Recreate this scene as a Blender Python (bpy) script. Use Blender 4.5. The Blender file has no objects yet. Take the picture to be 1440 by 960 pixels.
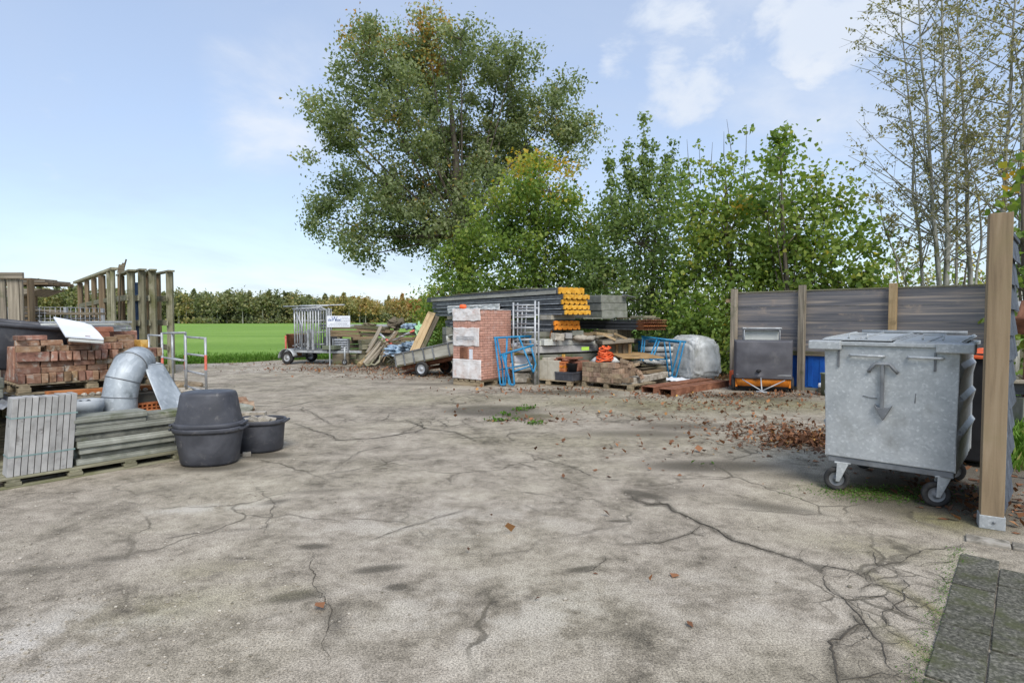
import bpy, bmesh, math, random
import numpy as np
from mathutils import Vector, Matrix, noise
random.seed(7); np.random.seed(7)
SC = bpy.context.scene
COL = SC.collection
R = math.radians
PI = math.pi
# ---------------------------------------------------------------- camera model (photo is 1440 x 960)
FPX, EYE, TILT = 830.0, 1.57, math.atan(32/830)
def ray(px, py):
    x = (px-720)/FPX; y = -(py-480)/FPX
    return Vector((x, math.cos(TILT)+y*math.sin(TILT), -math.sin(TILT)+y*math.cos(TILT)))
def G(px, py, z=0.0):
    d = ray(px, py); s = (z-EYE)/d.z
    return Vector((d.x*s, d.y*s, z))
def A(px, py, Y):
    d = ray(px, py); s = Y/d.y
    return Vector((d.x*s, Y, EYE+d.z*s))
def lin(c):
    c /= 255.0
    return c/12.92 if c <= .04045 else ((c+.055)/1.055)**2.4
def S(r, g, b): return (lin(r), lin(g), lin(b), 1.0)
# ---------------------------------------------------------------- node helpers
def newmat(name):
    m = bpy.data.materials.new(name); m.use_nodes = True
    nt = m.node_tree; nt.nodes.clear()
    return m, nt
def nd(nt, t, **kw):
    n = nt.nodes.new(t)
    for k, v in kw.items():
        if k.startswith('i_'):
            n.inputs[k[2:].replace('_', ' ')].default_value = v
        else: setattr(n, k, v)
    return n
def ramp(nt, stops, src=None):
    n = nt.nodes.new('ShaderNodeValToRGB'); cr = n.color_ramp
    while len(cr.elements) > 1: cr.elements.remove(cr.elements[-1])
    cr.elements[0].position = stops[0][0]; cr.elements[0].color = stops[0][1]
    for p, c in stops[1:]:
        e = cr.elements.new(p); e.color = c
    if src is not None: nt.links.new(src, n.inputs[0])
    return n
def fr(nt, lo, hi, src):
    """smooth 0..1 mask between lo and hi"""
    n = nt.nodes.new('ShaderNodeMapRange'); n.interpolation_type = 'SMOOTHSTEP'
    n.inputs['From Min'].default_value = lo; n.inputs['From Max'].default_value = hi
    nt.links.new(src, n.inputs['Value']); return n.outputs['Result']
def mth(nt, op, a, b=None):
    n = nt.nodes.new('ShaderNodeMath'); n.operation = op
    for i, v in enumerate((a, b)):
        if v is None: continue
        if isinstance(v, (int, float)): n.inputs[i].default_value = v
        else: nt.links.new(v, n.inputs[i])
    return n.outputs[0]
def mix(nt, fac, a, b, bt='MIX'):
    n = nt.nodes.new('ShaderNodeMix'); n.data_type = 'RGBA'; n.blend_type = bt
    for sock, v in ((n.inputs[0], fac), (n.inputs[6], a), (n.inputs[7], b)):
        if isinstance(v, (int, float)): sock.default_value = v
        elif isinstance(v, tuple): sock.default_value = v
        else: nt.links.new(v, sock)
    return n.outputs[2]
def noi(nt, vec, scale, det=5, rough=.55, dist=0.0):
    n = nt.nodes.new('ShaderNodeTexNoise'); n.inputs['Scale'].default_value = scale
    n.inputs['Detail'].default_value = det; n.inputs['Roughness'].default_value = rough
    n.inputs['Distortion'].default_value = dist
    if vec is not None: nt.links.new(vec, n.inputs['Vector'])
    return n.outputs['Fac']
def coords(nt, scale=(1, 1, 1)):
    """stored per-vertex surface coordinates, shifted per object so that copies differ"""
    a = nd(nt, 'ShaderNodeAttribute', attribute_name='gc')
    oi = nd(nt, 'ShaderNodeObjectInfo')
    m = nd(nt, 'ShaderNodeVectorMath', operation='MULTIPLY_ADD')
    cx = nd(nt, 'ShaderNodeCombineXYZ')
    k = mth(nt, 'MULTIPLY', oi.outputs['Random'], 37.0)
    nt.links.new(k, cx.inputs[0]); nt.links.new(k, cx.inputs[1]); nt.links.new(k, cx.inputs[2])
    nt.links.new(a.outputs['Vector'], m.inputs[0]); m.inputs[1].default_value = scale
    nt.links.new(cx.outputs[0], m.inputs[2])
    ar = nd(nt, 'ShaderNodeAttribute', attribute_name='rnd')
    rr = mth(nt, 'FRACT', mth(nt, 'ADD', ar.outputs['Fac'], oi.outputs['Random']))
    return a.outputs['Vector'], m.outputs[0], rr
def surf(name, cols, sc=(4, 4, 4), det=6, rough=(.6, .9), metal=0.0, bump=.15, bsc=60, dirt=None, dsc=2.5,
         dlo=.5, dhi=.68, rv=.25, spec=.35, hue=0.0, spangle=0.0, dist=.4, bdist=.004):
    m, nt = newmat(name)
    raw, v, rr = coords(nt, sc)
    f = noi(nt, v, 1.0, det, .6, dist)
    col = ramp(nt, cols, f).outputs[0]
    _, v1, _ = coords(nt, (1, 1, 1))
    if spangle:
        vo = nd(nt, 'ShaderNodeTexVoronoi'); vo.inputs['Scale'].default_value = spangle
        nt.links.new(v1, vo.inputs['Vector'])
        sp = nd(nt, 'ShaderNodeSeparateColor'); nt.links.new(vo.outputs['Color'], sp.inputs[0])
        col = mix(nt, .32, col, ramp(nt, [(0, S(138, 142, 146)), (.75, S(168, 171, 172)), (.9, S(190, 193, 194)), (1, S(220, 222, 222))], sp.outputs[0]).outputs[0])
    if dirt is not None:
        d = fr(nt, dlo, dhi, noi(nt, v1, dsc, 6, .65, .3))
        col = mix(nt, d, col, dirt)
    hs = nd(nt, 'ShaderNodeHueSaturation')
    vv = mth(nt, 'ADD', mth(nt, 'MULTIPLY', rr, 2*rv), 1-rv)
    nt.links.new(vv, hs.inputs['Value']); nt.links.new(col, hs.inputs['Color'])
    if hue:
        nt.links.new(mth(nt, 'ADD', mth(nt, 'MULTIPLY', mth(nt, 'FRACT', mth(nt, 'MULTIPLY', rr, 7.3)), 2*hue), .5-hue), hs.inputs['Hue'])
    b = nd(nt, 'ShaderNodeBsdfPrincipled')
    nt.links.new(hs.outputs[0], b.inputs['Base Color'])
    b.inputs['Metallic'].default_value = metal
    b.inputs['Specular IOR Level'].default_value = spec
    rn = noi(nt, v1, 9, 4)
    mr = nd(nt, 'ShaderNodeMapRange'); mr.inputs['To Min'].default_value = rough[0]; mr.inputs['To Max'].default_value = rough[1]
    nt.links.new(rn, mr.inputs['Value']); nt.links.new(mr.outputs[0], b.inputs['Roughness'])
    if bump:
        bn = nd(nt, 'ShaderNodeBump'); bn.inputs['Strength'].default_value = bump; bn.inputs['Distance'].default_value = bdist
        h = mth(nt, 'ADD', f, mth(nt, 'MULTIPLY', noi(nt, v1, bsc, 4), .6))
        nt.links.new(h, bn.inputs['Height']); nt.links.new(bn.outputs[0], b.inputs['Normal'])
    o = nd(nt, 'ShaderNodeOutputMaterial'); nt.links.new(b.outputs[0], o.inputs[0])
    return m
M = {}
W3 = (1.2, 22, 22)
M['wood_grey'] = surf('wood_grey', [(.25, S(82, 76, 66)), (.5, S(134, 124, 108)), (.75, S(172, 161, 142))], W3, dirt=S(86, 88, 62), dsc=2.2, dlo=.52, dhi=.75, bump=.5)
M['wood_moss'] = surf('wood_moss', [(.25, S(86, 83, 66)), (.5, S(128, 124, 102)), (.75, S(160, 156, 134))], W3, dirt=S(98, 98, 66), dsc=2.0, dlo=.48, dhi=.7, bump=.5)
M['wood_old'] = surf('wood_old', [(.25, S(70, 58, 44)), (.5, S(122, 104, 80)), (.75, S(158, 138, 108))], W3, dirt=S(92, 92, 62), dsc=1.8, dlo=.55, dhi=.75, bump=.5)
M['wood_dark'] = surf('wood_dark', [(.25, S(60, 53, 44)), (.5, S(102, 93, 76)), (.75, S(134, 122, 100))], W3, dirt=S(78, 84, 48), dsc=1.6, dlo=.5, dhi=.7, bump=.5)
M['wood_post'] = surf('wood_post', [(.25, S(104, 88, 68)), (.5, S(138, 119, 93)), (.75, S(158, 140, 114))], (.9, 16, 16), dirt=S(128, 116, 84), dsc=1.2, dlo=.55, dhi=.8, bump=.25, rv=.1)
M['wood_fresh'] = surf('wood_fresh', [(.25, S(126, 104, 72)), (.5, S(160, 136, 100)), (.75, S(180, 158, 124))], W3, dirt=S(120, 104, 74), dsc=2, bump=.3)
M['pallet'] = surf('pallet', [(.25, S(92, 80, 62)), (.5, S(148, 132, 106)), (.75, S(180, 164, 136))], W3, dirt=S(94, 88, 66), dsc=3, dlo=.5, dhi=.7, bump=.45)
M['ply'] = surf('ply', [(.3, S(120, 92, 58)), (.5, S(150, 120, 80)), (.7, S(176, 150, 108))], (3, 9, 9), dirt=S(88, 76, 56), dsc=3, bump=.3)
M['brick'] = surf('brick', [(.28, S(92, 70, 55)), (.45, S(140, 106, 82)), (.58, S(156, 124, 100)), (.74, S(178, 158, 136))], (11, 11, 11), dirt=S(166, 156, 142), dsc=9, dlo=.53, dhi=.66, rv=.34, hue=.02, bump=.9, bsc=90)
M['paver'] = surf('paver', [(.25, S(104, 84, 66)), (.5, S(148, 126, 102)), (.75, S(172, 152, 128))], (12, 12, 12), dirt=S(104, 98, 78), dsc=6, dlo=.55, dhi=.7, rv=.28, hue=.015, bump=.5)
M['concrete'] = surf('concrete', [(.25, S(128, 126, 122)), (.5, S(164, 162, 158)), (.75, S(186, 184, 180))], (5, 5, 5), dirt=S(112, 108, 104), dsc=6, dlo=.56, dhi=.72, rv=.09, bump=.5, bsc=140)
M['concrete_moss'] = surf('concrete_moss', [(.25, S(108, 109, 99)), (.5, S(132, 133, 122)), (.75, S(156, 156, 146))], (5, 6, 6), dirt=S(94, 98, 74), dsc=3, dlo=.5, dhi=.8, rv=.16, bump=.35, bsc=140)
M['concrete_dark'] = surf('concrete_dark', [(.25, S(70, 72, 66)), (.5, S(112, 112, 102)), (.75, S(150, 148, 136))], (2, 8, 8), dirt=S(84, 92, 56), dsc=3, dlo=.48, dhi=.68, rv=.2, bump=.5)
M['stone'] = surf('stone', [(.25, S(120, 112, 100)), (.5, S(160, 152, 138)), (.75, S(196, 188, 174))], (8, 8, 8), dirt=S(110, 104, 90), dsc=9, rv=.25, bump=.6)
M['galv'] = surf('galv', [(.25, S(150, 154, 154)), (.5, S(182, 185, 184)), (.75, S(206, 208, 206))], (3, 3, 3), rough=(.38, .6), metal=.22, bump=.06, spangle=55, dirt=S(140, 140, 136), dsc=2.5, dlo=.5, dhi=.8, rv=.04, spec=.5)
M['galv_duct'] = surf('galv_duct', [(.25, S(140, 148, 154)), (.5, S(176, 184, 188)), (.75, S(212, 218, 220))], (4, 4, 4), rough=(.48, .68), metal=.3, bump=.1, spangle=26, dirt=S(116, 122, 122), dsc=4, dlo=.55, dhi=.8, rv=.05, spec=.5)
M['alu'] = surf('alu', [(.25, S(134, 136, 138)), (.5, S(172, 174, 175)), (.75, S(200, 202, 203))], (6, 6, 6), rough=(.4, .65), metal=.4, bump=.1, dirt=S(128, 124, 114), dsc=5, dlo=.55, dhi=.75, rv=.12)
M['steel_grey'] = surf('steel_grey', [(.25, S(92, 94, 96)), (.5, S(124, 126, 128)), (.75, S(152, 154, 154))], (5, 5, 5), rough=(.45, .7), metal=.3, bump=.1, dirt=S(96, 84, 70), dsc=5, dlo=.58, dhi=.75, rv=.12)
M['black_plastic'] = surf('black_plastic', [(.3, S(52, 53, 57)), (.5, S(66, 67, 72)), (.72, S(86, 87, 92))], (3, 3, 3), rough=(.38, .66), bump=.2, bsc=25, dirt=S(118, 115, 112), dsc=11, dlo=.56, dhi=.8, rv=.05)
M['dark_grey_cover'] = surf('dark_grey_cover', [(.3, S(72, 71, 75)), (.5, S(84, 83, 87)), (.7, S(98, 97, 100))], (2, 2, 2), rough=(.6, .8), bump=.12, dirt=S(112, 110, 108), dsc=2.5, dlo=.58, dhi=.85, rv=.02)
M['rubber'] = surf('rubber', [(.3, S(36, 36, 37)), (.5, S(52, 51, 50)), (.7, S(82, 78, 72))], (9, 9, 9), rough=(.75, .95), bump=.2, rv=.1)
M['black'] = surf('black', [(.3, S(20, 20, 22)), (.7, S(36, 36, 38))], (5, 5, 5), rough=(.5, .8), bump=.1, rv=.05)
M['panel_dark'] = surf('panel_dark', [(.3, S(58, 60, 62)), (.5, S(76, 78, 80)), (.7, S(98, 100, 100))], (1, 6, 6), rough=(.45, .7), bump=.1, dirt=S(110, 106, 94), dsc=2, dlo=.55, dhi=.8, rv=.12)
M['panel_pale'] = surf('panel_pale', [(.3, S(138, 136, 124)), (.5, S(166, 163, 150)), (.7, S(186, 184, 172))], (1, 6, 6), bump=.1, dirt=S(120, 116, 98), dsc=2, dlo=.5, dhi=.8, rv=.05)
M['foam_yellow'] = surf('foam_yellow', [(.3, S(186, 130, 34)), (.5, S(214, 158, 52)), (.7, S(228, 180, 84))], (9, 9, 9), rough=(.8, .95), bump=.4, dirt=S(150, 110, 52), dsc=7, dlo=.58, dhi=.75, rv=.08)
M['foam_orange'] = surf('foam_orange', [(.3, S(196, 112, 30)), (.5, S(222, 134, 40)), (.7, S(232, 152, 60))], (9, 9, 9), rough=(.8, .95), bump=.4, dirt=S(170, 92, 34), dsc=7, dlo=.6, dhi=.75, rv=.05)
M['rust'] = surf('rust', [(.25, S(84, 54, 40)), (.5, S(128, 84, 62)), (.75, S(160, 114, 88))], (6, 6, 6), rough=(.75, .95), bump=.4, dirt=S(98, 66, 50), dsc=4, rv=.12)
M['rust_orange'] = surf('rust_orange', [(.25, S(116, 66, 34)), (.5, S(164, 100, 54)), (.75, S(186, 128, 80))], (6, 6, 6), rough=(.7, .9), bump=.4, dirt=S(110, 76, 46), dsc=5, rv=.1)
M['orange_paint'] = surf('orange_paint', [(.3, S(196, 110, 28)), (.5, S(216, 128, 36)), (.7, S(224, 146, 62))], (4, 4, 4), rough=(.4, .7), bump=.1, dirt=S(132, 82, 40), dsc=6, rv=.05)
M['orange_red'] = surf('orange_red', [(.3, S(206, 78, 34)), (.5, S(226, 96, 48)), (.7, S(236, 124, 78))], (6, 6, 6), rough=(.4, .7), bump=.1, rv=.18)
M['red_paint'] = surf('red_paint', [(.3, S(186, 78, 62)), (.5, S(208, 104, 84)), (.7, S(216, 142, 124))], (8, 8, 8), bump=.1, rv=.1)
M['blue_paint'] = surf('blue_paint', [(.3, S(22, 96, 136)), (.5, S(32, 120, 164)), (.72, S(70, 146, 182))], (6, 6, 6), rough=(.35, .6), bump=.1, dirt=S(74, 96, 106), dsc=8, dlo=.6, dhi=.72, rv=.12)
M['blue_plastic'] = surf('blue_plastic', [(.3, S(18, 70, 146)), (.5, S(24, 86, 168)), (.7, S(38, 102, 182))], (2, 2, 2), rough=(.35, .6), bump=.06, rv=.06)
M['blue_dark'] = surf('blue_dark', [(.3, S(40, 56, 82)), (.5, S(52, 74, 104)), (.7, S(72, 96, 124))], (3, 3, 3), bump=.15)
M['blue_tarp'] = surf('blue_tarp', [(.3, S(90, 106, 122)), (.5, S(128, 148, 164)), (.7, S(176, 186, 196))], (6, 6, 6), bump=.4, rough=(.4, .7))
M['white_panel'] = surf('white_panel', [(.3, S(208, 211, 216)), (.5, S(222, 225, 230)), (.7, S(230, 233, 236))], (2, 2, 2), rough=(.35, .6), bump=.04, dirt=S(176, 172, 164), dsc=3.5, dlo=.62, dhi=.8, rv=.03)
M['white_wrap'] = surf('white_wrap', [(.3, S(182, 182, 176)), (.5, S(212, 212, 206)), (.7, S(230, 230, 226))], (4, 4, 4), rough=(.3, .55), bump=.35, bsc=22, bdist=.015, dirt=S(170, 166, 150), dsc=2.2, dlo=.55, dhi=.8, rv=.06, spec=.5)
M['bag'] = surf('bag', [(.3, S(150, 151, 148)), (.5, S(178, 179, 176)), (.7, S(204, 205, 202))], (4, 4, 4), rough=(.25, .5), bump=.5, bsc=14, bdist=.02, dirt=S(140, 140, 130), dsc=2.2, dlo=.5, dhi=.8, rv=.04, spec=.5)
M['torn_wrap'] = surf('torn_wrap', [(.3, S(196, 176, 166)), (.46, S(216, 208, 202)), (.7, S(232, 230, 227))], (5, 5, 5), rough=(.25, .5), bump=.35, bsc=22, bdist=.015, dirt=S(206, 168, 152), dsc=3.5, dlo=.55, dhi=.75, rv=.04, spec=.5)
M['pvc'] = surf('pvc', [(.3, S(140, 146, 150)), (.5, S(158, 163, 166)), (.7, S(174, 178, 180))], (4, 4, 4), rough=(.4, .6), bump=.06, dirt=S(128, 124, 114), dsc=5, rv=.05)
M['beige_board'] = surf('beige_board', [(.3, S(168, 160, 142)), (.5, S(186, 178, 160)), (.7, S(198, 192, 176))], (5, 5, 5), bump=.12, dirt=S(156, 148, 126), dsc=3, rv=.08)
M['yellow'] = surf('yellow', [(.3, S(196, 170, 52)), (.5, S(214, 190, 70)), (.7, S(222, 204, 110))], (6, 6, 6), bump=.1, rv=.06)
M['yellow_brick'] = surf('yellow_brick', [(.3, S(176, 126, 48)), (.5, S(206, 160, 78)), (.7, S(214, 182, 120))], (12, 12, 12), bump=.5, rv=.05)
M['tile_red'] = surf('tile_red', [(.3, S(112, 68, 52)), (.5, S(140, 92, 72)), (.7, S(164, 118, 96))], (9, 9, 9), bump=.4, rv=.2)
M['tile_orange'] = surf('tile_orange', [(.3, S(156, 84, 46)), (.5, S(188, 110, 64)), (.7, S(204, 138, 92))], (9, 9, 9), bump=.4, rv=.15)
M['slate'] = surf('slate', [(.3, S(54, 59, 66)), (.5, S(74, 80, 88)), (.7, S(94, 100, 108))], (9, 9, 9), bump=.5, bsc=120, rv=.16)
M['strap'] = surf('strap', [(.3, S(110, 134, 132)), (.7, S(140, 162, 158))], (9, 9, 9), bump=.05, rv=.05)
M['pale_green'] = surf('pale_green', [(.3, S(140, 186, 140)), (.7, S(176, 212, 170))], (6, 6, 6), bump=.2)
M['lime'] = surf('lime', [(.3, S(140, 180, 60)), (.7, S(170, 205, 80))], (6, 6, 6), bump=.05)
M['green_box'] = surf('green_box', [(.3, S(92, 100, 82)), (.7, S(122, 128, 106))], (4, 4, 4), bump=.1)
M['ink_blue'] = surf('ink_blue', [(.3, S(34, 70, 124)), (.7, S(44, 84, 140))], (4, 4, 4), bump=0, rv=.02)
M['ink_grey'] = surf('ink_grey', [(.3, S(128, 134, 142)), (.7, S(150, 154, 160))], (4, 4, 4), bump=0, rv=.05)
M['crack'] = surf('crack', [(.3, S(58, 53, 46)), (.7, S(92, 85, 74))], (14, 14, 14), rough=(.9, 1), bump=.3, rv=.05)
M['white_dim'] = surf('white_dim', [(.3, S(186, 188, 180)), (.7, S(206, 206, 198))], (3, 3, 3), bump=.1, dirt=S(150, 146, 128), dsc=4, rv=.05)
# ---------------------------------------------------------------- mesh builder
_ico = {}
def ico(sub):
    if sub not in _ico:
        b = bmesh.new(); bmesh.ops.create_icosphere(b, subdivisions=sub, radius=1.0)
        b.verts.ensure_lookup_table()
        _ico[sub] = ([v.co.copy() for v in b.verts], [[v.index for v in f.verts] for f in b.faces]); b.free()
    return _ico[sub]
SPACE = {}            # object name -> its space in the world
class MB:
    def __init__(s, T=None):
        s.v = []; s.f = []; s.g = []; s.r = []; s.sm = []; s.T = T
    def add(s, vs, fs, gs=None, smooth=False, r=None):
        n0 = len(s.v); r = random.random() if r is None else r
        o = Vector((random.random()*9, random.random()*9, random.random()*9))
        for i, v in enumerate(vs):
            v = Vector(v)
            s.g.append((Vector(gs[i]) if gs is not None else v)+o)
            s.v.append(s.T @ v if s.T is not None else v); s.r.append(r)
        for f in fs:
            s.f.append([n0+i for i in f]); s.sm.append(smooth)
        return s
    def box(s, c, size, rot=None, r=None, tap=0.0):
        c = Vector(c); hx, hy, hz = (k/2 for k in size)
        Q = rot if isinstance(rot, Matrix) else Matrix.Rotation(rot or 0.0, 3, 'Z')
        ax = sorted(range(3), key=lambda k: -size[k])
        vs, gs = [], []
        for x in (-1, 1):
            for y in (-1, 1):
                for z in (-1, 1):
                    k = 1-tap if z > 0 else 1
                    l = Vector((x*hx*k, y*hy*k, z*hz)); vs.append(c+Q @ l); gs.append((l[ax[0]], l[ax[1]], l[ax[2]]))
        return s.add(vs, [(0, 1, 3, 2), (4, 6, 7, 5), (0, 4, 5, 1), (2, 3, 7, 6), (0, 2, 6, 4), (1, 5, 7, 3)], gs, r=r)
    def bb(s, x0, x1, y0, y1, z0, z1, r=None):
        return s.box(((x0+x1)/2, (y0+y1)/2, (z0+z1)/2), (abs(x1-x0), abs(y1-y0), abs(z1-z0)), r=r)
    def beam(s, p0, p1, w, h, up=(0, 0, 1), bend=0.0, r=None):
        p0, p1 = Vector(p0), Vector(p1); d = (p1-p0); L = d.length; d.normalize()
        sd = d.cross(Vector(up))
        if sd.length < 1e-4: sd = d.cross(Vector((0, 1, 0)))
        sd.normalize(); u = sd.cross(d)
        n = 5 if bend else 1
        vs, gs, fs = [], [], []
        for i in range(n+1):
            t = i/n; c = p0+d*L*t-u*bend*4*t*(1-t)
            for a, b in ((-1, -1), (1, -1), (1, 1), (-1, 1)):
                vs.append(c+sd*a*w/2+u*b*h/2); gs.append((L*t, a*w/2, b*h/2))
        for i in range(n):
            for k in range(4): fs.append((i*4+k, i*4+(k+1) % 4, i*4+4+(k+1) % 4, i*4+4+k))
        fs += [(3, 2, 1, 0), tuple(n*4+k for k in range(4))]
        return s.add(vs, fs, gs, r=r)
    def tube(s, pts, rad, n=8, caps=True, r=None):
        pts = [Vector(p) for p in pts]; m = len(pts)
        rr = rad if isinstance(rad, (list, tuple)) else [rad]*m
        vs, gs, fs = [], [], []; L = 0; ref = None
        for i, p in enumerate(pts):
            t = (pts[min(i+1, m-1)]-pts[max(i-1, 0)]).normalized()
            if i: L += (p-pts[i-1]).length
            if ref is None: ref = Vector((0, 0, 1)) if abs(t.z) < .9 else Vector((1, 0, 0))
            a = t.cross(ref); a.normalize(); b = a.cross(t); ref = b
            for k in range(n):
                q = 2*PI*k/n
                vs.append(p+(a*math.cos(q)+b*math.sin(q))*rr[i]); gs.append((L, math.cos(q)*rr[i], math.sin(q)*rr[i]))
        for i in range(m-1):
            for k in range(n): fs.append((i*n+k, i*n+n+k, i*n+n+(k+1) % n, i*n+(k+1) % n))
        s.add(vs, fs, gs, True, r=r)
        if caps:
            b0 = len(s.v)-len(vs)
            s.f += [[b0+k for k in range(n)], [b0+(m-1)*n+k for k in reversed(range(n))]]; s.sm += [False, False]
        return s
    def lathe(s, prof, n=32, c=(0, 0, 0), e=2.0, sx=1.0, sy=1.0, rot=None, r=None):
        c = Vector(c); vs, fs = [], []; m = len(prof)
        for (q, z) in prof:
            for k in range(n):
                a = 2*PI*k/n; ca, sa = math.cos(a), math.sin(a)
                if e != 2.0:
                    ca = math.copysign(abs(ca)**(2/e), ca); sa = math.copysign(abs(sa)**(2/e), sa)
                p = Vector((q*ca*sx, q*sa*sy, z))
                vs.append(c+(rot @ p if rot is not None else p))
        for i in range(m-1):
            for k in range(n): fs.append((i*n+k, i*n+(k+1) % n, i*n+n+(k+1) % n, i*n+n+k))
        return s.add(vs, fs, None, True, r=r)
    def ext(s, poly, h0, h1, X=(1, 0, 0), Y=(0, 1, 0), o=(0, 0, 0), r=None):
        """polygon in the X,Y plane through o, given thickness along X x Y"""
        X, Y, o = Vector(X).normalized(), Vector(Y).normalized(), Vector(o); Z = X.cross(Y)
        n = len(poly); vs, gs = [], []
        for h in (h0, h1):
            for (a, b) in poly: vs.append(o+X*a+Y*b+Z*h); gs.append((a, b, h))
        fs = [tuple(reversed(range(n))), tuple(range(n, 2*n))]+[(k, (k+1) % n, n+(k+1) % n, n+k) for k in range(n)]
        return s.add(vs, fs, gs, r=r)
    def blob(s, c, size, seed=0, sub=3, amp=.18, fq=1.4, e=None, rot=None, cut=None, smooth=True):
        V, F = ico(sub); c = Vector(c); o = Vector((seed*7.1, seed*3.3, seed*1.7)); vs = []
        for v in V:
            w = v.copy()
            if e:
                w = Vector([math.copysign(abs(k)**(2/e), k) for k in w])
            w = w*(1+amp*noise.noise(v*fq+o)+amp*.4*noise.noise(v*fq*3+o))
            w = Vector((w.x*size[0], w.y*size[1], w.z*size[2]))
            if cut is not None and w.z < cut: w.z = cut
            vs.append(c+(rot @ w if rot is not None else w))
        return s.add(vs, F, None, smooth)
    def sheet(s, fn, nu, nv, th=0.0):
        vs, gs, fs = [], [], []
        for i in range(nu+1):
            for j in range(nv+1):
                p = fn(i/nu, j/nv); vs.append(p); gs.append((i/nu, j/nv, 0))
        gs = None
        w = nv+1
        for i in range(nu):
            for j in range(nv): fs.append((i*w+j, i*w+w+j, i*w+w+j+1, i*w+j+1))
        return s.add(vs, fs, gs, True)
    def build(s, name, mat, parent=None, bevel=0.0, solid=0.0, flat=False):
        me = bpy.data.meshes.new(name)
        if parent is not None:
            T = SPACE[parent.name]; inv = T.inverted()
        else:
            xs = [v.x for v in s.v]; ys = [v.y for v in s.v]; zs = [v.z for v in s.v]
            T = Matrix.Translation(((min(xs)+max(xs))/2, (min(ys)+max(ys))/2, min(zs))); inv = T.inverted()
        me.from_pydata([inv @ v for v in s.v], [], s.f)
        me.polygons.foreach_set('use_smooth', [bool(x) and not flat for x in s.sm])
        a = me.attributes.new('gc', 'FLOAT_VECTOR', 'POINT'); a.data.foreach_set('vector', [k for g in s.g for k in g])
        a = me.attributes.new('rnd', 'FLOAT', 'POINT'); a.data.foreach_set('value', s.r)
        me.materials.append(M[mat] if isinstance(mat, str) else mat); me.update()
        o = bpy.data.objects.new(name, me); COL.objects.link(o)
        if parent is not None: o.parent = parent
        else: o.location = T.translation
        SPACE[o.name] = T
        if solid:
            md = o.modifiers.new('thick', 'SOLIDIFY'); md.thickness = solid; md.offset = 0
        if bevel:
            md = o.modifiers.new('edge', 'BEVEL'); md.width = bevel; md.segments = 2; md.limit_method = 'ANGLE'; md.angle_limit = R(40)
        return o
def tag(o, label=None, cat=None, group=None, kind=None):
    for k, v in (('label', label), ('category', cat), ('group', group), ('kind', kind)):
        if v: o[k] = v
    return o
def thing(name, label, cat, loc=(0, 0, 0), rz=0.0, group=None):
    o = bpy.data.objects.new(name, None); COL.objects.link(o)
    o.empty_display_size = .1
    o.location = loc; o.rotation_euler = (0, 0, rz)
    SPACE[o.name] = Matrix.Translation(Vector(loc)) @ Matrix.Rotation(rz, 4, 'Z')
    return tag(o, label, cat, group)
KIDS = {}
def dup(root, loc=None, rz=None, label=None, group=None):
    def cp(o, par):
        c = o.copy(); COL.objects.link(c)
        if par is not None: c.parent = par
        for ch in [k for k in COL.objects if k.parent == o]: cp(ch, c)
        return c
    c = cp(root, None)
    if loc is not None: c.location = loc
    if rz is not None: c.rotation_euler = (0, 0, rz)
    tag(c, label, None, group)
    SPACE[c.name] = Matrix.Translation(c.location) @ Matrix.Rotation(c.rotation_euler.z, 4, 'Z')
    return c
def frame(o, ang, z=0.0):
    return Matrix.Translation((o[0], o[1], z)) @ Matrix.Rotation(ang, 4, 'Z')
ORD = ['first', 'second', 'third', 'fourth', 'fifth', 'sixth', 'seventh', 'eighth', 'ninth', 'tenth', 'eleventh', 'twelfth', 'thirteenth', 'fourteenth',
       'fifteenth', 'sixteenth', 'seventeenth', 'eighteenth', 'nineteenth', 'twentieth']
def pallet(T, L, W, H, label, mat='pallet', nb=6, blocks=3, group='wooden pallets'):
    """deck along local x (length L) and y (depth W), top at H"""
    P = T.translation
    t = thing('pallet', label, 'pallet', P, T.to_euler().z, group)
    d = MB(T); bw = W/nb
    for i in range(nb):
        d.box((L/2, (i+.5)*bw, H-.011+random.uniform(-.002, .002)), (L+random.uniform(-.01, .01), bw*.78, .022))
    d.build('deck', mat, t, .003)
    b = MB(T)
    for i in range(blocks):
        x = .07+(L-.14)*i/(blocks-1)
        b.box((x, W/2, H-.034), (.1, W*.99, .022))
    b.build('cross_board', mat, t, .003)
    for i in range(blocks):
        for j in range(3):
            x = .07+(L-.14)*i/(blocks-1); y = .06+(W-.12)*j/2
            MB(T).bb(x-.06, x+.06, y-.055, y+.055, .024, H-.045).build('block', mat, t, .004)
    k = MB(T)
    for j in range(3):
        y = .06+(W-.12)*j/2
        k.box((L/2, y, .011), (L, .1, .022))
    k.build('base_board', mat, t, .003)
    return t
# ================================================================ camera, light, sky
cam = bpy.data.cameras.new('camera'); co = bpy.data.objects.new('camera', cam); COL.objects.link(co)
cam.sensor_width = 36; cam.sensor_fit = 'HORIZONTAL'; cam.lens = 36*FPX/1440; cam.clip_start = .05; cam.clip_end = 3000
co.location = (0, 0, EYE); co.rotation_euler = (PI/2-TILT, 0, 0); SC.camera = co
SUN_EL, SUN_DIR = R(48), Vector((.22, -.9, 0)).normalized()
sl = bpy.data.lights.new('sun', 'SUN'); so = bpy.data.objects.new('sun', sl); COL.objects.link(so)
sl.energy = 1.5; sl.angle = R(30); sl.color = (1, .965, .91)
sv = Vector((SUN_DIR.x*math.cos(SUN_EL), SUN_DIR.y*math.cos(SUN_EL), math.sin(SUN_EL)))
so.rotation_euler = sv.to_track_quat('Z', 'Y').to_euler(); so.location = sv*40
w = bpy.data.worlds.new('World'); SC.world = w; w.use_nodes = True; nt = w.node_tree; nt.nodes.clear()
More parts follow.
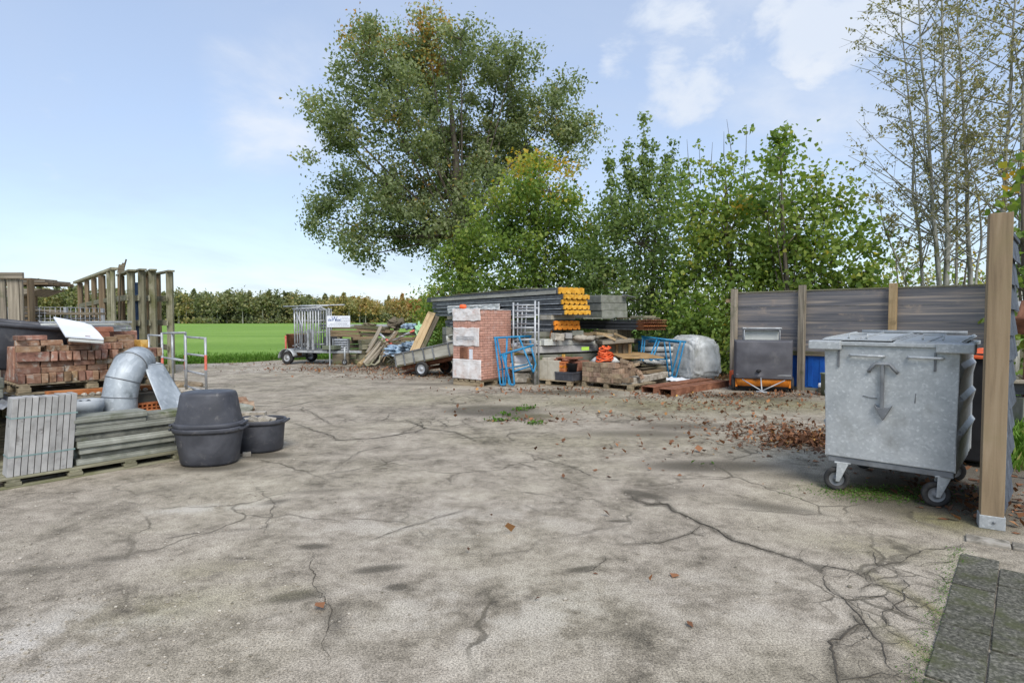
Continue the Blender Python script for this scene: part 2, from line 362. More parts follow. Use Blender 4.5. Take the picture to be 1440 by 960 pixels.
sky = nd(nt, 'ShaderNodeTexSky', sky_type='NISHITA'); sky.sun_disc = False
sky.sun_elevation = SUN_EL; sky.sun_rotation = math.atan2(SUN_DIR.x, SUN_DIR.y)
sky.air_density = 1.0; sky.dust_density = .6; sky.ozone_density = 1.2; sky.altitude = 0
tc = nd(nt, 'ShaderNodeTexCoord'); sp = nd(nt, 'ShaderNodeSeparateXYZ'); nt.links.new(tc.outputs['Generated'], sp.inputs[0])
zz = mth(nt, 'ADD', mth(nt, 'MAXIMUM', sp.outputs['Z'], 0.0), .16)
cx = nd(nt, 'ShaderNodeCombineXYZ')
nt.links.new(mth(nt, 'DIVIDE', sp.outputs['X'], zz), cx.inputs[0]); nt.links.new(mth(nt, 'DIVIDE', sp.outputs['Y'], zz), cx.inputs[1])
cl = noi(nt, cx.outputs[0], 1.15, 9, .56, .35)
def lobe(px, py, c0, c1):
    """a bank of cloud round one direction of the sky"""
    d = ray(px, py).normalized()
    v = nd(nt, 'ShaderNodeVectorMath', operation='DOT_PRODUCT'); nt.links.new(tc.outputs['Generated'], v.inputs[0]); v.inputs[1].default_value = d
    return fr(nt, c0, c1, v.outputs['Value'])
bank = mth(nt, 'MAXIMUM', lobe(1120, 10, .962, .9995), mth(nt, 'MULTIPLY', lobe(980, 80, .991, .9999), .95))
bank = mth(nt, 'MAXIMUM', bank, mth(nt, 'MULTIPLY', lobe(400, 125, .985, .9999), .95))
bank = mth(nt, 'MAXIMUM', bank, mth(nt, 'MULTIPLY', lobe(1050, 240, .975, .999), .6))
d2 = mth(nt, 'ADD', cl, mth(nt, 'MULTIPLY', bank, .26))
mask = fr(nt, .60, .9, d2)
pf = nd(nt, 'ShaderNodeVectorMath', operation='MULTIPLY'); nt.links.new(tc.outputs['Generated'], pf.inputs[0]); pf.inputs[1].default_value = (1, 1, 1.7)
pn = noi(nt, pf.outputs[0], 8.5, 9, .58, .25)
puff = mth(nt, 'MAXIMUM', lobe(985, 78, .992, .9996), lobe(1030, 116, .999, .99999)); puff = mth(nt, 'MAXIMUM', puff, lobe(1170, -10, .987, .998))
puff = mth(nt, 'MAXIMUM', puff, mth(nt, 'MULTIPLY', lobe(960, 5, .995, .9996), .8)); puff = mth(nt, 'MAXIMUM', puff, mth(nt, 'MULTIPLY', lobe(885, 85, .9985, .9999), .6))
puffm = fr(nt, .72, .98, mth(nt, 'ADD', mth(nt, 'MULTIPLY', pn, 1.15), mth(nt, 'MULTIPLY', puff, .33)))
mask = mth(nt, 'MAXIMUM', mth(nt, 'MULTIPLY', mask, .75), puffm)
veil = mth(nt, 'MULTIPLY', fr(nt, .30, .8, noi(nt, cx.outputs[0], .5, 6, .6, .5)), .34)
hz = mth(nt, 'MULTIPLY', fr(nt, .85, 0.05, sp.outputs['Z']), .55)
cov = mth(nt, 'MINIMUM', 1.0, mth(nt, 'ADD', veil, mth(nt, 'MAXIMUM', hz, .52)))
blue = mix(nt, 1.0, sky.outputs[0], (1.2, 1.2, 1.22, 1), 'MULTIPLY')
skyc = mix(nt, cov, blue, (3.0, 3.52, 4.5, 1))
shade = ramp(nt, [(.0, (4.0, 4.4, 5.05, 1)), (.5, (4.7, 4.9, 5.2, 1)), (1, (5.1, 5.15, 5.3, 1))], fr(nt, .62, 1.0, d2)).outputs[0]
skyc = mix(nt, mth(nt, 'MULTIPLY', mask, .93), skyc, shade)
bg = nd(nt, 'ShaderNodeBackground'); bg.inputs['Strength'].default_value = .085
nt.links.new(skyc, bg.inputs[0]); wo = nd(nt, 'ShaderNodeOutputWorld'); nt.links.new(bg.outputs[0], wo.inputs[0])
SC.view_settings.view_transform = 'Standard'; SC.view_settings.look = 'None'; SC.view_settings.gamma = 1
SC.view_settings.use_curve_mapping = False; SC.view_settings.exposure = 1.17
SC.render.engine = 'CYCLES'; SC.cycles.max_bounces = 8; SC.cycles.diffuse_bounces = 5; SC.cycles.transparent_max_bounces = 6
SC.cycles.use_denoising = True
# ================================================================ ground
XS = [-24, -20, -11.8, -9.9, -8.8, -6, -3, 0, 3, 5, 5.6, 7, 9, 12, 16]
YS = [15, 17, 20.2, 21, 22.4, 23.2, 22.4, 20.4, 18.2, 16.6, 15.2, 13.6, 11.6, 10, 9]
def yend(x): return float(np.interp(x, XS, YS))
NX = np.arange(-24, 16.01, .06); T_ = np.linspace(0, 1, 300)
GX = np.repeat(NX, len(T_)); YE = np.interp(GX, XS, YS)
GY = .7*(YE/.7)**np.tile(T_, len(NX))
GV = np.stack([GX, GY, np.zeros_like(GX)], 1)
def np_mesh(name, V, F, attrs={}, mats=(), midx=None, smooth=False):
    me = bpy.data.meshes.new(name); k = F.shape[1]
    me.vertices.add(len(V)); me.vertices.foreach_set('co', V.astype(np.float32).ravel())
    me.loops.add(F.size); me.loops.foreach_set('vertex_index', F.astype(np.int32).ravel())
    me.polygons.add(len(F)); me.polygons.foreach_set('loop_start', np.arange(0, F.size, k, dtype=np.int32))
    if smooth: me.polygons.foreach_set('use_smooth', np.ones(len(F), bool))
    for m in mats: me.materials.append(m)
    if midx is not None: me.polygons.foreach_set('material_index', midx.astype(np.int32))
    for nme, a in attrs.items():
        if a.ndim == 2:
            at = me.attributes.new(nme, 'FLOAT_VECTOR', 'POINT'); at.data.foreach_set('vector', a.astype(np.float32).ravel())
        else:
            at = me.attributes.new(nme, 'FLOAT', 'POINT'); at.data.foreach_set('value', a.astype(np.float32))
    me.update(calc_edges=True); me.validate(); return me
def np_obj(name, me, parent=None, loc=None):
    o = bpy.data.objects.new(name, me); COL.objects.link(o)
    if loc is not None: o.location = loc
    if parent is not None: o.parent = parent
    SPACE[o.name] = SPACE[parent.name] if parent is not None else Matrix.Translation(loc or (0, 0, 0))
    return o
def blot(lst, soft=1.0):
    out = np.zeros(len(GX))
    for (px, py, rx, ry, ang, k) in lst:
        c = G(px, py); a = R(ang); dx, dy = GX-c.x, GY-c.y
        u = (dx*math.cos(a)+dy*math.sin(a))/rx; v = (-dx*math.sin(a)+dy*math.cos(a))/ry
        out = np.maximum(out, k*np.exp(-(u*u+v*v)**1.1*1.2))
    return out
stain_dark = blot([(60, 800, .55, .09, 12, .55), (155, 785, .22, .09, 10, .6), (440, 768, .16, .07, 0, .9), (415, 838, .22, .1, 20, .8), (470, 870, .09, .3, 20, .6),
  (530, 800, .22, .08, 15, .8), (560, 825, .09, .06, 0, 1), (330, 745, .3, .06, 8, .5), (340, 785, .14, .05, 0, .7), (600, 640, .5, .14, 0, .4),
  (870, 732, .14, .05, 0, .8), (815, 800, .14, .05, 20, .9), (845, 790, .06, .03, 60, .8), (905, 695, .3, .12, -40, .9), (1000, 655, 1.0, .35, 0, .8), (960, 690, .5, .2, 10, .45),
  (1080, 712, .6, .2, -30, .6), (1120, 670, .7, .3, -10, .5), (690, 577, 1.0, .75, 0, 1.0), (740, 585, .6, .4, 0, .8), (840, 650, .5, .2, 0, .35), (900, 610, 1.4, .4, -5, .6), (960, 600, 1.2, .5, 0, .55),
  (450, 690, .5, .12, 12, .5), (520, 700, .25, .1, 0, .45), (620, 690, .4, .1, 6, .4), (700, 720, .3, .1, 0, .35), (660, 760, .35, .1, 10, .4), (390, 705, .2, .1, 30, .6), (250, 690, .5, .12, 15, .35),
  (1170, 780, .5, .1, -20, .35), (1300, 700, .9, .9, 0, 1.0), (1330, 660, 1.2, 1.0, 0, 1.0), (1250, 690, .7, .35, -20, .85), (1375, 735, .25, .3, 0, .7), (1190, 940, .12, .35, 10, .4),  # besides stains, this row darkens the ground under the waste container
  (220, 690, .7, .12, 38, .45), (60, 700, .5, .1, 40, .4), (300, 655, .5, .3, 0, .9), (375, 640, .4, .25, 0, .8), (120, 730, .6, .12, 20, .35), (640, 850, .3, .1, 0, .3), (980, 880, .3, .1, 15, .3),  # besides stains, this row darkens the ground round the tubs
  (500, 515, 3.2, .8, 0, .6), (610, 540, 1.8, .6, 0, .55), (800, 552, 1.6, .7, 0, .7), (1060, 560, 1.6, .8, -30, .7), (560, 575, 2.2, .2, 4, .4), (450, 600, 1.2, .15, 12, .4), (330, 540, 1.6, .5, 0, .35)])
moss = blot([(1225, 690, .5, .25, -20, 1.0), (1290, 690, .35, .2, -20, .8), (1330, 735, .3, .3, 0, .7), (1320, 860, .06, .5, 10, .9), (1300, 920, .07, .3, 10, .8), (1120, 570, 1.6, .9, -20, .75), (960, 570, 2.2, 1.0, 0, .7), (830, 565, 1.6, .8, 0, .6),
  (700, 560, 2.5, .9, 0, .35), (560, 560, 2.5, 1.2, 0, .22), (260, 850, .5, .25, 20, .45), (300, 800, .4, .2, 20, .35), (820, 620, 1.6, .6, 0, .3), (1240, 770, .6, .25, -20, .4), (760, 585, .5, .3, 0, .5), (400, 830, .2, .12, 0, .3)])
dirt = blot([(1130, 620, 1.0, .7, 0, .8), (1060, 600, 1.6, .6, 0, .6), (1000, 575, 2.0, .6, 0, .5), (520, 520, 2.6, 1.0, 0, .9), (600, 530, 2, 1, 0, .7), (900, 545, 2.0, .6, 0, .6), (1090, 555, 1.5, .7, 0, .8), (1380, 700, .6, .8, 0, .9), (760, 590, .35, .2, 0, .9), (790, 548, 1.6, .4, 0, .6)])
pale = blot([(330, 512, 2.2, .9, 0, .6), (380, 520, 1.2, .7, 0, .8), (620, 735, 1.2, .5, 0, .3), (100, 890, .5, .35, 30, .75), (40, 930, .3, .3, 0, .5), (720, 860, 1.0, .5, 0, .35), (1040, 840, .6, .4, 0, .25), (280, 715, .5, .12, 12, .6)])
# ---- deep cracks that are wide enough to have a body
def z2(l): return [(720+x/2, 560+y/2) for x, y in l]
def z1(l): return [(x/2, 560+y/2) for x, y in l]
CR = [(z2([(320, 265), (350, 285), (380, 300), (430, 298), (460, 318), (540, 355), (590, 380), (640, 405), (740, 435), (810, 455), (870, 485)]), .022),
 (z2([(380, 300), (410, 292), (430, 298)]), .012), (z2([(530, 358), (500, 382), (420, 405), (360, 410), (300, 410)]), .012), (z2([(500, 375), (540, 388)]), .01),
 (z2([(870, 485), (880, 470), (960, 485), (1010, 520)]), .013), (z2([(870, 487), (885, 530), (940, 575), (975, 605), (1000, 645), (1040, 690), (1050, 735), (1095, 785)]), .012),
 (z2([(940, 575), (985, 560), (1045, 555), (1085, 590), (1120, 610), (1190, 645)]), .009), (z2([(975, 545), (1010, 520), (1080, 540), (1120, 560), (1200, 600)]), .009),
 (z2([(985, 500), (1000, 490), (1030, 475), (1085, 465), (1130, 440), (1180, 425), (1270, 415)]), .01), (z2([(1085, 480), (1105, 520), (1095, 570), (1045, 605), (1050, 640), (1030, 650)]), .009),
 (z2([(960, 600), (985, 640), (930, 660), (905, 690), (900, 740), (915, 790), (920, 830)]), .017), (z2([(915, 788), (960, 785), (1030, 782), (1095, 785), (1120, 800)]), .009),
 (z2([(1010, 430), (1025, 450), (1032, 472)]), .009), (z2([(940, 436), (1000, 432), (1015, 432)]), .006), (z2([(1140, 480), (1200, 500), (1230, 520), (1260, 520)]), .008),
 (z2([(1100, 460), (1150, 470), (1250, 455)]), .006), (z2([(980, 500), (1050, 520), (1100, 520)]), .007), (z2([(1050, 640), (1040, 610)]), .006), (z2([(1000, 645), (985, 640)]), .006),
 (z2([(810, 455), (800, 440), (830, 425)]), .006), (z2([(955, 600), (1000, 610), (1045, 640)]), .006), (z2([(1085, 590), (1150, 585), (1200, 560)]), .006), (z2([(1040, 690), (1100, 680), (1140, 700)]), .006), (z2([(905, 690), (960, 700), (1010, 660)]), .006),
 (z2([(260, 445), (262, 455), (240, 470), (225, 485), (190, 488)]), .01), (z1([(880, 415), (876, 470), (882, 500), (905, 560), (925, 600), (930, 640), (905, 690), (920, 720), (890, 760)]), .007),
 (z1([(910, 215), (1000, 200), (1060, 185), (1120, 170)]), .008), (z1([(1040, 400), (1100, 378), (1150, 360), (1230, 335), (1320, 310)]), .008), (z1([(720, 250), (750, 275), (775, 298), (762, 330), (740, 380)]), .008),
 (z1([(830, 70), (880, 90), (920, 100), (950, 118), (1060, 112), (1160, 95), (1280, 100)]), .02), (z1([(860, 30), (900, 55), (935, 75)]), .016), (z1([(1140, 60), (1200, 85), (1280, 95), (1340, 120)]), .02), (z1([(1180, 60), (1190, 85), (1160, 100)]), .015),
 (z1([(1230, 60), (1260, 80), (1320, 70)]), .015), (z1([(700, 20), (800, 25), (880, 8), (980, 2)]), .02), (z1([(940, 200), (1010, 150), (1100, 130)]), .009), (z1([(460, 395), (520, 385), (575, 375)]), .009),
 (z2([(20, 145), (80, 170), (160, 190), (240, 225), (300, 230)]), .011), (z2([(30, 300), (60, 310), (85, 318)]), .008)]
halo = np.zeros(len(GX))
for pts_, wd_ in CR:
    W_ = [G(*p) for p in pts_]
    for a_, b_ in zip(W_[:-1], W_[1:]):
        ax_, ay_ = a_.x, a_.y; dx_, dy_ = b_.x-ax_, b_.y-ay_; ll = dx_*dx_+dy_*dy_
        near = (np.abs(GX-(ax_+b_.x)/2) < abs(dx_)/2+.4) & (np.abs(GY-(ay_+b_.y)/2) < abs(dy_)/2+.4)
        gx_, gy_ = GX[near], GY[near]; tt = np.clip(((gx_-ax_)*dx_+(gy_-ay_)*dy_)/ll, 0, 1)
        dd = np.hypot(gx_-ax_-tt*dx_, gy_-ay_-tt*dy_); halo[near] = np.maximum(halo[near], np.exp(-(dd/(.02+wd_*1.2))**2)*min(1, .5+wd_*24))
stain_dark = np.maximum(stain_dark, halo*.75)
craze = blot([(1225, 850, .5, .55, 0, 1), (1270, 810, .4, .3, 0, 1), (640, 592, 1.3, .8, 0, .9), (470, 590, 1.6, .8, 0, .8), (900, 700, .8, .6, 0, .45), (760, 660, 1.2, 1.0, 0, .4), (560, 700, 1.0, .8, 0, .35), (450, 740, .5, .4, 0, .45), (880, 600, 1.5, .8, 0, .5)])
def ground_mat(name, tone=1.0):
    m, nt = newmat(name)
    tcn = nd(nt, 'ShaderNodeTexCoord'); P = tcn.outputs['Object']
    at = {k: nd(nt, 'ShaderNodeAttribute', attribute_name=k).outputs['Fac'] for k in ('stain_dark', 'moss', 'dirt', 'pale', 'craze')}
    n1 = noi(nt, P, .7, 8, .6, .2); n2 = noi(nt, P, 2.6, 9, .66, .15); n3 = noi(nt, P, 13, 6, .65); sp1 = noi(nt, P, 95, 3, .7); sp2 = noi(nt, P, 230, 2, .6)
    f = mth(nt, 'ADD', mth(nt, 'MULTIPLY', n1, .26), mth(nt, 'ADD', mth(nt, 'MULTIPLY', n2, .46), mth(nt, 'MULTIPLY', n3, .28)))
    c = ramp(nt, [(.37, S(90, 84, 74)), (.44, S(131, 123, 109)), (.51, S(158, 149, 134)), (.61, S(182, 173, 157))], f).outputs[0]
    c = mix(nt, mth(nt, 'MULTIPLY', at['pale'], fr(nt, .42, .62, n2)), c, S(192, 187, 178))
    st = fr(nt, .38, .64, mth(nt, 'ADD', mth(nt, 'MULTIPLY', at['stain_dark'], .5), mth(nt, 'MULTIPLY', mth(nt, 'ADD', mth(nt, 'MULTIPLY', n2, .55), mth(nt, 'MULTIPLY', n3, .45)), .55)))
    c = mix(nt, mth(nt, 'MULTIPLY', st, .8), c, S(78, 73, 63))
    ms = mth(nt, 'MULTIPLY', at['moss'], fr(nt, .32, .54, mth(nt, 'ADD', mth(nt, 'MULTIPLY', n2, .5), mth(nt, 'MULTIPLY', noi(nt, P, 8, 7, .65, .4), .5))))
    c = mix(nt, mth(nt, 'MULTIPLY', ms, .88), c, ramp(nt, [(.35, S(96, 92, 54)), (.65, S(142, 136, 92))], n3).outputs[0])
    dr = mth(nt, 'MULTIPLY', at['dirt'], fr(nt, .4, .6, noi(nt, P, 5, 7, .65, .5)))
    c = mix(nt, mth(nt, 'MULTIPLY', dr, .7), c, S(82, 70, 54))
    tint = fr(nt, .42, .62, noi(nt, P, .45, 4, .6)); c = mix(nt, .34, c, mix(nt, tint, (1.03, .985, .97, 1), (1.02, 1.0, .87, 1)), 'MULTIPLY')
    # small dark blotches and oil specks
    bl = fr(nt, .60, .70, noi(nt, P, 2.4, 8, .72, .2))
    c = mix(nt, mth(nt, 'MULTIPLY', bl, .55), c, S(92, 86, 76))
    # exposed aggregate
    ag = ramp(nt, [(.38, (.42, .41, .40, 1)), (.5, (1, 1, 1, 1)), (.62, (1.45, 1.43, 1.4, 1))], sp1).outputs[0]
    c = mix(nt, .8, c, ag, 'MULTIPLY')
    ag2 = ramp(nt, [(.4, (.5, .5, .5, 1)), (.5, (1, 1, 1, 1)), (.6, (1.4, 1.4, 1.4, 1))], sp2).outputs[0]
    c = mix(nt, .7, c, ag2, 'MULTIPLY')
    # hairline cracks
    dv = nd(nt, 'ShaderNodeVectorMath', operation='ADD'); nn = nd(nt, 'ShaderNodeTexNoise'); nn.inputs['Scale'].default_value = 1.7; nn.inputs['Detail'].default_value = 6
    nt.links.new(P, nn.inputs['Vector'])
    ns = nd(nt, 'ShaderNodeVectorMath', operation='SCALE'); ns.inputs['Scale'].default_value = .55; nt.links.new(nn.outputs['Color'], ns.inputs[0])
    nt.links.new(P, dv.inputs[0]); nt.links.new(ns.outputs[0], dv.inputs[1])
    vo = nd(nt, 'ShaderNodeTexVoronoi', feature='DISTANCE_TO_EDGE'); vo.inputs['Scale'].default_value = .75; nt.links.new(dv.outputs[0], vo.inputs['Vector'])
    ck = mth(nt, 'MULTIPLY', fr(nt, .016, .003, vo.outputs['Distance']), fr(nt, .45, .60, noi(nt, P, .6, 4)))
    dv2 = nd(nt, 'ShaderNodeVectorMath', operation='ADD'); ns2 = nd(nt, 'ShaderNodeVectorMath', operation='SCALE'); ns2.inputs['Scale'].default_value = .16
    nn2 = nd(nt, 'ShaderNodeTexNoise'); nn2.inputs['Scale'].default_value = 6; nn2.inputs['Detail'].default_value = 5; nt.links.new(P, nn2.inputs['Vector']); nt.links.new(nn2.outputs['Color'], ns2.inputs[0]); nt.links.new(P, dv2.inputs[0]); nt.links.new(ns2.outputs[0], dv2.inputs[1])
    vo2 = nd(nt, 'ShaderNodeTexVoronoi', feature='DISTANCE_TO_EDGE'); vo2.inputs['Scale'].default_value = 3.6; nt.links.new(dv2.outputs[0], vo2.inputs['Vector'])
    ck2 = mth(nt, 'MULTIPLY', fr(nt, .05, .008, vo2.outputs['Distance']), fr(nt, .42, .62, mth(nt, 'ADD', mth(nt, 'MULTIPLY', at['craze'], .45), mth(nt, 'MULTIPLY', noi(nt, P, 1.4, 5), .4))))
    ck = mth(nt, 'MAXIMUM', ck, ck2)
    c = mix(nt, mth(nt, 'MULTIPLY', ck, .72), c, S(78, 72, 60))
    b = nd(nt, 'ShaderNodeBsdfPrincipled'); nt.links.new(c, b.inputs['Base Color']); b.inputs['Roughness'].default_value = .88; b.inputs['Specular IOR Level'].default_value = .25
    bn = nd(nt, 'ShaderNodeBump'); bn.inputs['Strength'].default_value = .55; bn.inputs['Distance'].default_value = .004
    h = mth(nt, 'ADD', mth(nt, 'MULTIPLY', sp1, .9), mth(nt, 'ADD', mth(nt, 'MULTIPLY', n3, .8), mth(nt, 'MULTIPLY', ck, -1.2)))
    nt.links.new(h, bn.inputs['Height']); nt.links.new(bn.outputs[0], b.inputs['Normal'])
    o = nd(nt, 'ShaderNodeOutputMaterial'); nt.links.new(b.outputs[0], o.inputs[0]); return m
nT = len(T_); ii = np.arange(len(NX)-1)[:, None]*nT+np.arange(nT-1)[None, :]; ii = ii.ravel()
GF = np.stack([ii, ii+nT, ii+nT+1, ii+1], 1)
yard = np_obj('yard_ground', np_mesh('yard_ground', GV, GF, dict(stain_dark=stain_dark, moss=moss, dirt=dirt, pale=pale, craze=craze), [ground_mat('worn_asphalt')]))
tag(yard, 'worn pale asphalt yard with cracks, stains and moss', 'yard', kind='structure')
def field_mat():
    m, nt = newmat('field_grass')
    P = nd(nt, 'ShaderNodeTexCoord').outputs['Object']
    n1 = noi(nt, P, .05, 6, .6); n2 = noi(nt, P, 3, 6, .7); n3 = noi(nt, P, 30, 3, .7)
    mpn = nd(nt, 'ShaderNodeMapping'); mpn.inputs['Scale'].default_value = (.012, .16, 1); nt.links.new(P, mpn.inputs['Vector']); n4 = noi(nt, mpn.outputs[0], 1.0, 6, .65)
    c = ramp(nt, [(.36, S(94, 128, 52)), (.5, S(120, 152, 66)), (.64, S(148, 172, 92))], mth(nt, 'ADD', mth(nt, 'MULTIPLY', n1, .3), mth(nt, 'ADD', mth(nt, 'MULTIPLY', n4, .4), mth(nt, 'MULTIPLY', n2, .3)))).outputs[0]
    c = mix(nt, .5, c, ramp(nt, [(.35, (.6, .62, .5, 1)), (.6, (1.15, 1.15, 1.1, 1))], n3).outputs[0], 'MULTIPLY')
    sx = nd(nt, 'ShaderNodeSeparateXYZ'); nt.links.new(P, sx.inputs[0])
    soil = mth(nt, 'MULTIPLY', fr(nt, -5.0, -1.5, sx.outputs[0]), fr(nt, 42, 34, sx.outputs[1]))
    soil = mth(nt, 'MAXIMUM', soil, mth(nt, 'MULTIPLY', fr(nt, 25.5, 22.5, mth(nt, 'ADD', sx.outputs[1], mth(nt, 'MULTIPLY', n2, 1.5))), .55))
    c = mix(nt, soil, c, ramp(nt, [(.4, S(70, 62, 44)), (.6, S(98, 92, 60))], n2).outputs[0])
    b = nd(nt, 'ShaderNodeBsdfPrincipled'); nt.links.new(c, b.inputs['Base Color']); b.inputs['Roughness'].default_value = .9; b.inputs['Specular IOR Level'].default_value = .15
    bn = nd(nt, 'ShaderNodeBump'); bn.inputs['Strength'].default_value = .6; bn.inputs['Distance'].default_value = .04
    nt.links.new(mth(nt, 'ADD', n2, n3), bn.inputs['Height']); nt.links.new(bn.outputs[0], b.inputs['Normal'])
    o = nd(nt, 'ShaderNodeOutputMaterial'); nt.links.new(b.outputs[0], o.inputs[0]); return m
fv = []; gx = np.concatenate([[-1500, -700], np.linspace(-300, 300, 41), [700, 1500]]); gy = np.concatenate([[-600, -100], np.linspace(-20, 300, 41), [700, 1600]])
FV = np.array([(x, y, -.014) for x in gx for y in gy]); k = len(gy); ii = (np.arange(len(gx)-1)[:, None]*k+np.arange(k-1)[None, :]).ravel()
fo = np_obj('field', np_mesh('field', FV, np.stack([ii, ii+k, ii+k+1, ii+1], 1), {}, [field_mat()]))
tag(fo, 'flat bright green meadow beyond the yard', 'field', kind='structure')
ck = MB(); rs = random.Random(4); extra = []
for pts, wd in CR:
    for _ in range(rs.randint(2, 5) if wd > .006 else 1):
        i = rs.randrange(len(pts)-1); p = G(*pts[i]).lerp(G(*pts[i+1]), rs.random()); a = rs.random()*6.28; l = rs.uniform(.06, .28)
        w_ = [p]
        for k in range(3): a += rs.gauss(0, .5); w_.append(w_[-1]+Vector((math.cos(a), math.sin(a), 0))*l/3)
        extra.append((w_, wd*rs.uniform(.3, .5)))
for pts, wd in CR+extra:
    wd *= .68
    W = [p if isinstance(p, Vector) else G(*p) for p in pts]; P = []
    for a, b in zip(W[:-1], W[1:]):
        n = max(2, int((b-a).length/.025))
        for i in range(n): P.append(a.lerp(b, i/n))
    P.append(W[-1]); sd = random.random()*50; Q = []
    for i, p in enumerate(P):
        q = Vector((p.x*3+sd, p.y*3, 0)); Q.append(p+Vector((noise.noise(q*2.2), noise.noise(q*2.2+Vector((9, 4, 0))), 0))*.035+Vector((noise.noise(q*11), noise.noise(q*11+Vector((3, 8, 0))), 0))*.014)
    vs, fs = [], []
    for i, p in enumerate(Q):
        t = (Q[min(i+1, len(Q)-1)]-Q[max(i-1, 0)]).normalized(); nrm = Vector((-t.y, t.x, 0))
        e = min(1, 4*i/len(Q)+.15, 4*(len(Q)-1-i)/len(Q)+.15)
        ww = wd*.5*e*(.45+1.3*abs(noise.noise(Vector((i*.45+sd, 0, 0))))+.7*max(0, noise.noise(Vector((i*.11+sd, 5, 0)))))
        z = Vector((0, 0, .004)); vs += [p-nrm*ww+z, p+nrm*ww+z]
    for i in range(len(Q)-1): fs.append((2*i, 2*i+2, 2*i+3, 2*i+1))
    ck.add(vs, fs)
    for p in Q:
        if rs.random() < .4:
            c = p+Vector((rs.gauss(0, wd*.9), rs.gauss(0, wd*.9), .0045)); n = 6; s_ = wd*rs.uniform(.12, .5)
            ck.add([c+Vector((math.cos(6.28*k/n)*s_*rs.uniform(.5, 1.4), math.sin(6.28*k/n)*s_*rs.uniform(.5, 1.4), 0)) for k in range(n)], [tuple(range(n))])
tag(ck.build('yard_cracks', 'crack'), 'dark open cracks running across the asphalt', 'cracks', kind='structure')
# ---- paving at the right
pv = MB(); e0, e1 = G(1352, 772), G(1292, 975); ex = (e0-e1).normalized(); ey = Vector((ex.y, -ex.x, 0))
for i in range(-4, 8):
    for j in range(0, 14):
        c = e1+ex*(.15+i*.3+ (.0 if j % 2 else .15)+random.uniform(-.01, .01))+ey*(.105+j*.205)
        d = (c-e0).dot(ex)
        if d > -.12: continue
        pv.box(c+Vector((0, 0, .003+random.uniform(-.002, .003))), (.292, .197, .02), Matrix.Rotation(math.atan2(ex.y, ex.x)+random.uniform(-.015, .015), 3, 'Z') @ Matrix.Rotation(random.gauss(0, .006), 3, 'X'))
M['paving'] = surf('paving', [(.3, S(52, 51, 45)), (.5, S(88, 86, 77)), (.7, S(132, 128, 116))], (55, 55, 55), dirt=S(74, 76, 52), dsc=5.5, dlo=.42, dhi=.72, rv=.2, spec=.1, bump=.6, bsc=160)
tag(pv.build('paving', 'paving', bevel=.004), 'dark mossy concrete paving slabs beside the asphalt', 'paving', kind='structure')
ks = MB(); k0 = G(1356, 757); kd = (G(1440, 772)-k0).normalized()
for i in range(5):
    c = k0+kd*(.13+.255*i); ks.box(c+Vector((0, 0, .006)), (.245, .14, .03), math.atan2(kd.y, kd.x)+random.uniform(-.02, .02))
tag(ks.build('kerb', 'stone', bevel=.006), 'pale row of kerb stones below the timber post', 'kerb', kind='structure')
# ================================================================ foliage
def leaf_mat(name, stops, trans=.45, rough=.55):
    m, nt = newmat(name)
    a = nd(nt, 'ShaderNodeAttribute', attribute_name='tone'); c = ramp(nt, stops, a.outputs['Fac']).outputs[0]
    b = nd(nt, 'ShaderNodeBsdfPrincipled'); nt.links.new(c, b.inputs['Base Color']); b.inputs['Roughness'].default_value = rough; b.inputs['Specular IOR Level'].default_value = .3
    t = nd(nt, 'ShaderNodeBsdfTranslucent'); nt.links.new(mix(nt, 1.0, c, (1.25, 1.3, .7, 1), 'MULTIPLY'), t.inputs['Color'])
    x = nd(nt, 'ShaderNodeMixShader'); x.inputs[0].default_value = trans
    nt.links.new(b.outputs[0], x.inputs[1]); nt.links.new(t.outputs[0], x.inputs[2])
    o = nd(nt, 'ShaderNodeOutputMaterial'); nt.links.new(x.outputs[0], o.inputs[0]); return m
L_OAK = leaf_mat('oak_leaf', [(0, S(80, 94, 62)), (.3, S(112, 126, 84)), (.6, S(144, 154, 112)), (.82, S(170, 176, 138)), (.9, S(178, 160, 82)), (1, S(186, 142, 72))], .5)
L_MAPLE = leaf_mat('maple_leaf', [(0, S(78, 102, 52)), (.3, S(110, 136, 64)), (.6, S(144, 162, 80)), (.8, S(172, 178, 88)), (.92, S(196, 176, 70)), (1, S(206, 162, 58))], .5)
L_DARK = leaf_mat('shrub_leaf', [(0, S(78, 100, 58)), (.4, S(112, 134, 76)), (.75, S(144, 160, 98)), (1, S(168, 172, 106))], .5)
L_BIRCH = leaf_mat('birch_leaf', [(0, S(122, 122, 84)), (.5, S(156, 150, 108)), (.8, S(180, 164, 116)), (1, S(186, 152, 100))], .55)
L_FOREST = leaf_mat('forest_leaf', [(0, S(88, 98, 70)), (.25, S(118, 126, 92)), (.45, S(142, 144, 102)), (.65, S(168, 156, 100)), (.85, S(186, 152, 98)), (1, S(188, 142, 94))], .4, .8)
L_LITTER = leaf_mat('dead_leaf', [(0, S(82, 58, 42)), (.35, S(122, 82, 56)), (.65, S(156, 108, 74)), (.85, S(182, 136, 84)), (1, S(204, 160, 84))], .1, .7)
L_GRASS = leaf_mat('grass_blade', [(0, S(64, 96, 30)), (.5, S(96, 136, 46)), (.85, S(128, 160, 72)), (1, S(164, 160, 96))], .3, .6)
M['bark_grey'] = surf('bark_grey', [(.3, S(106, 104, 94)), (.5, S(156, 154, 142)), (.72, S(192, 190, 178))], (3, 14, 14), dirt=S(104, 106, 82), dsc=2, bump=.6, rv=.12)
M['bark_dark'] = surf('bark_dark', [(.3, S(56, 50, 42)), (.5, S(86, 78, 66)), (.72, S(112, 104, 90))], (3, 14, 14), bump=.6, rv=.12)
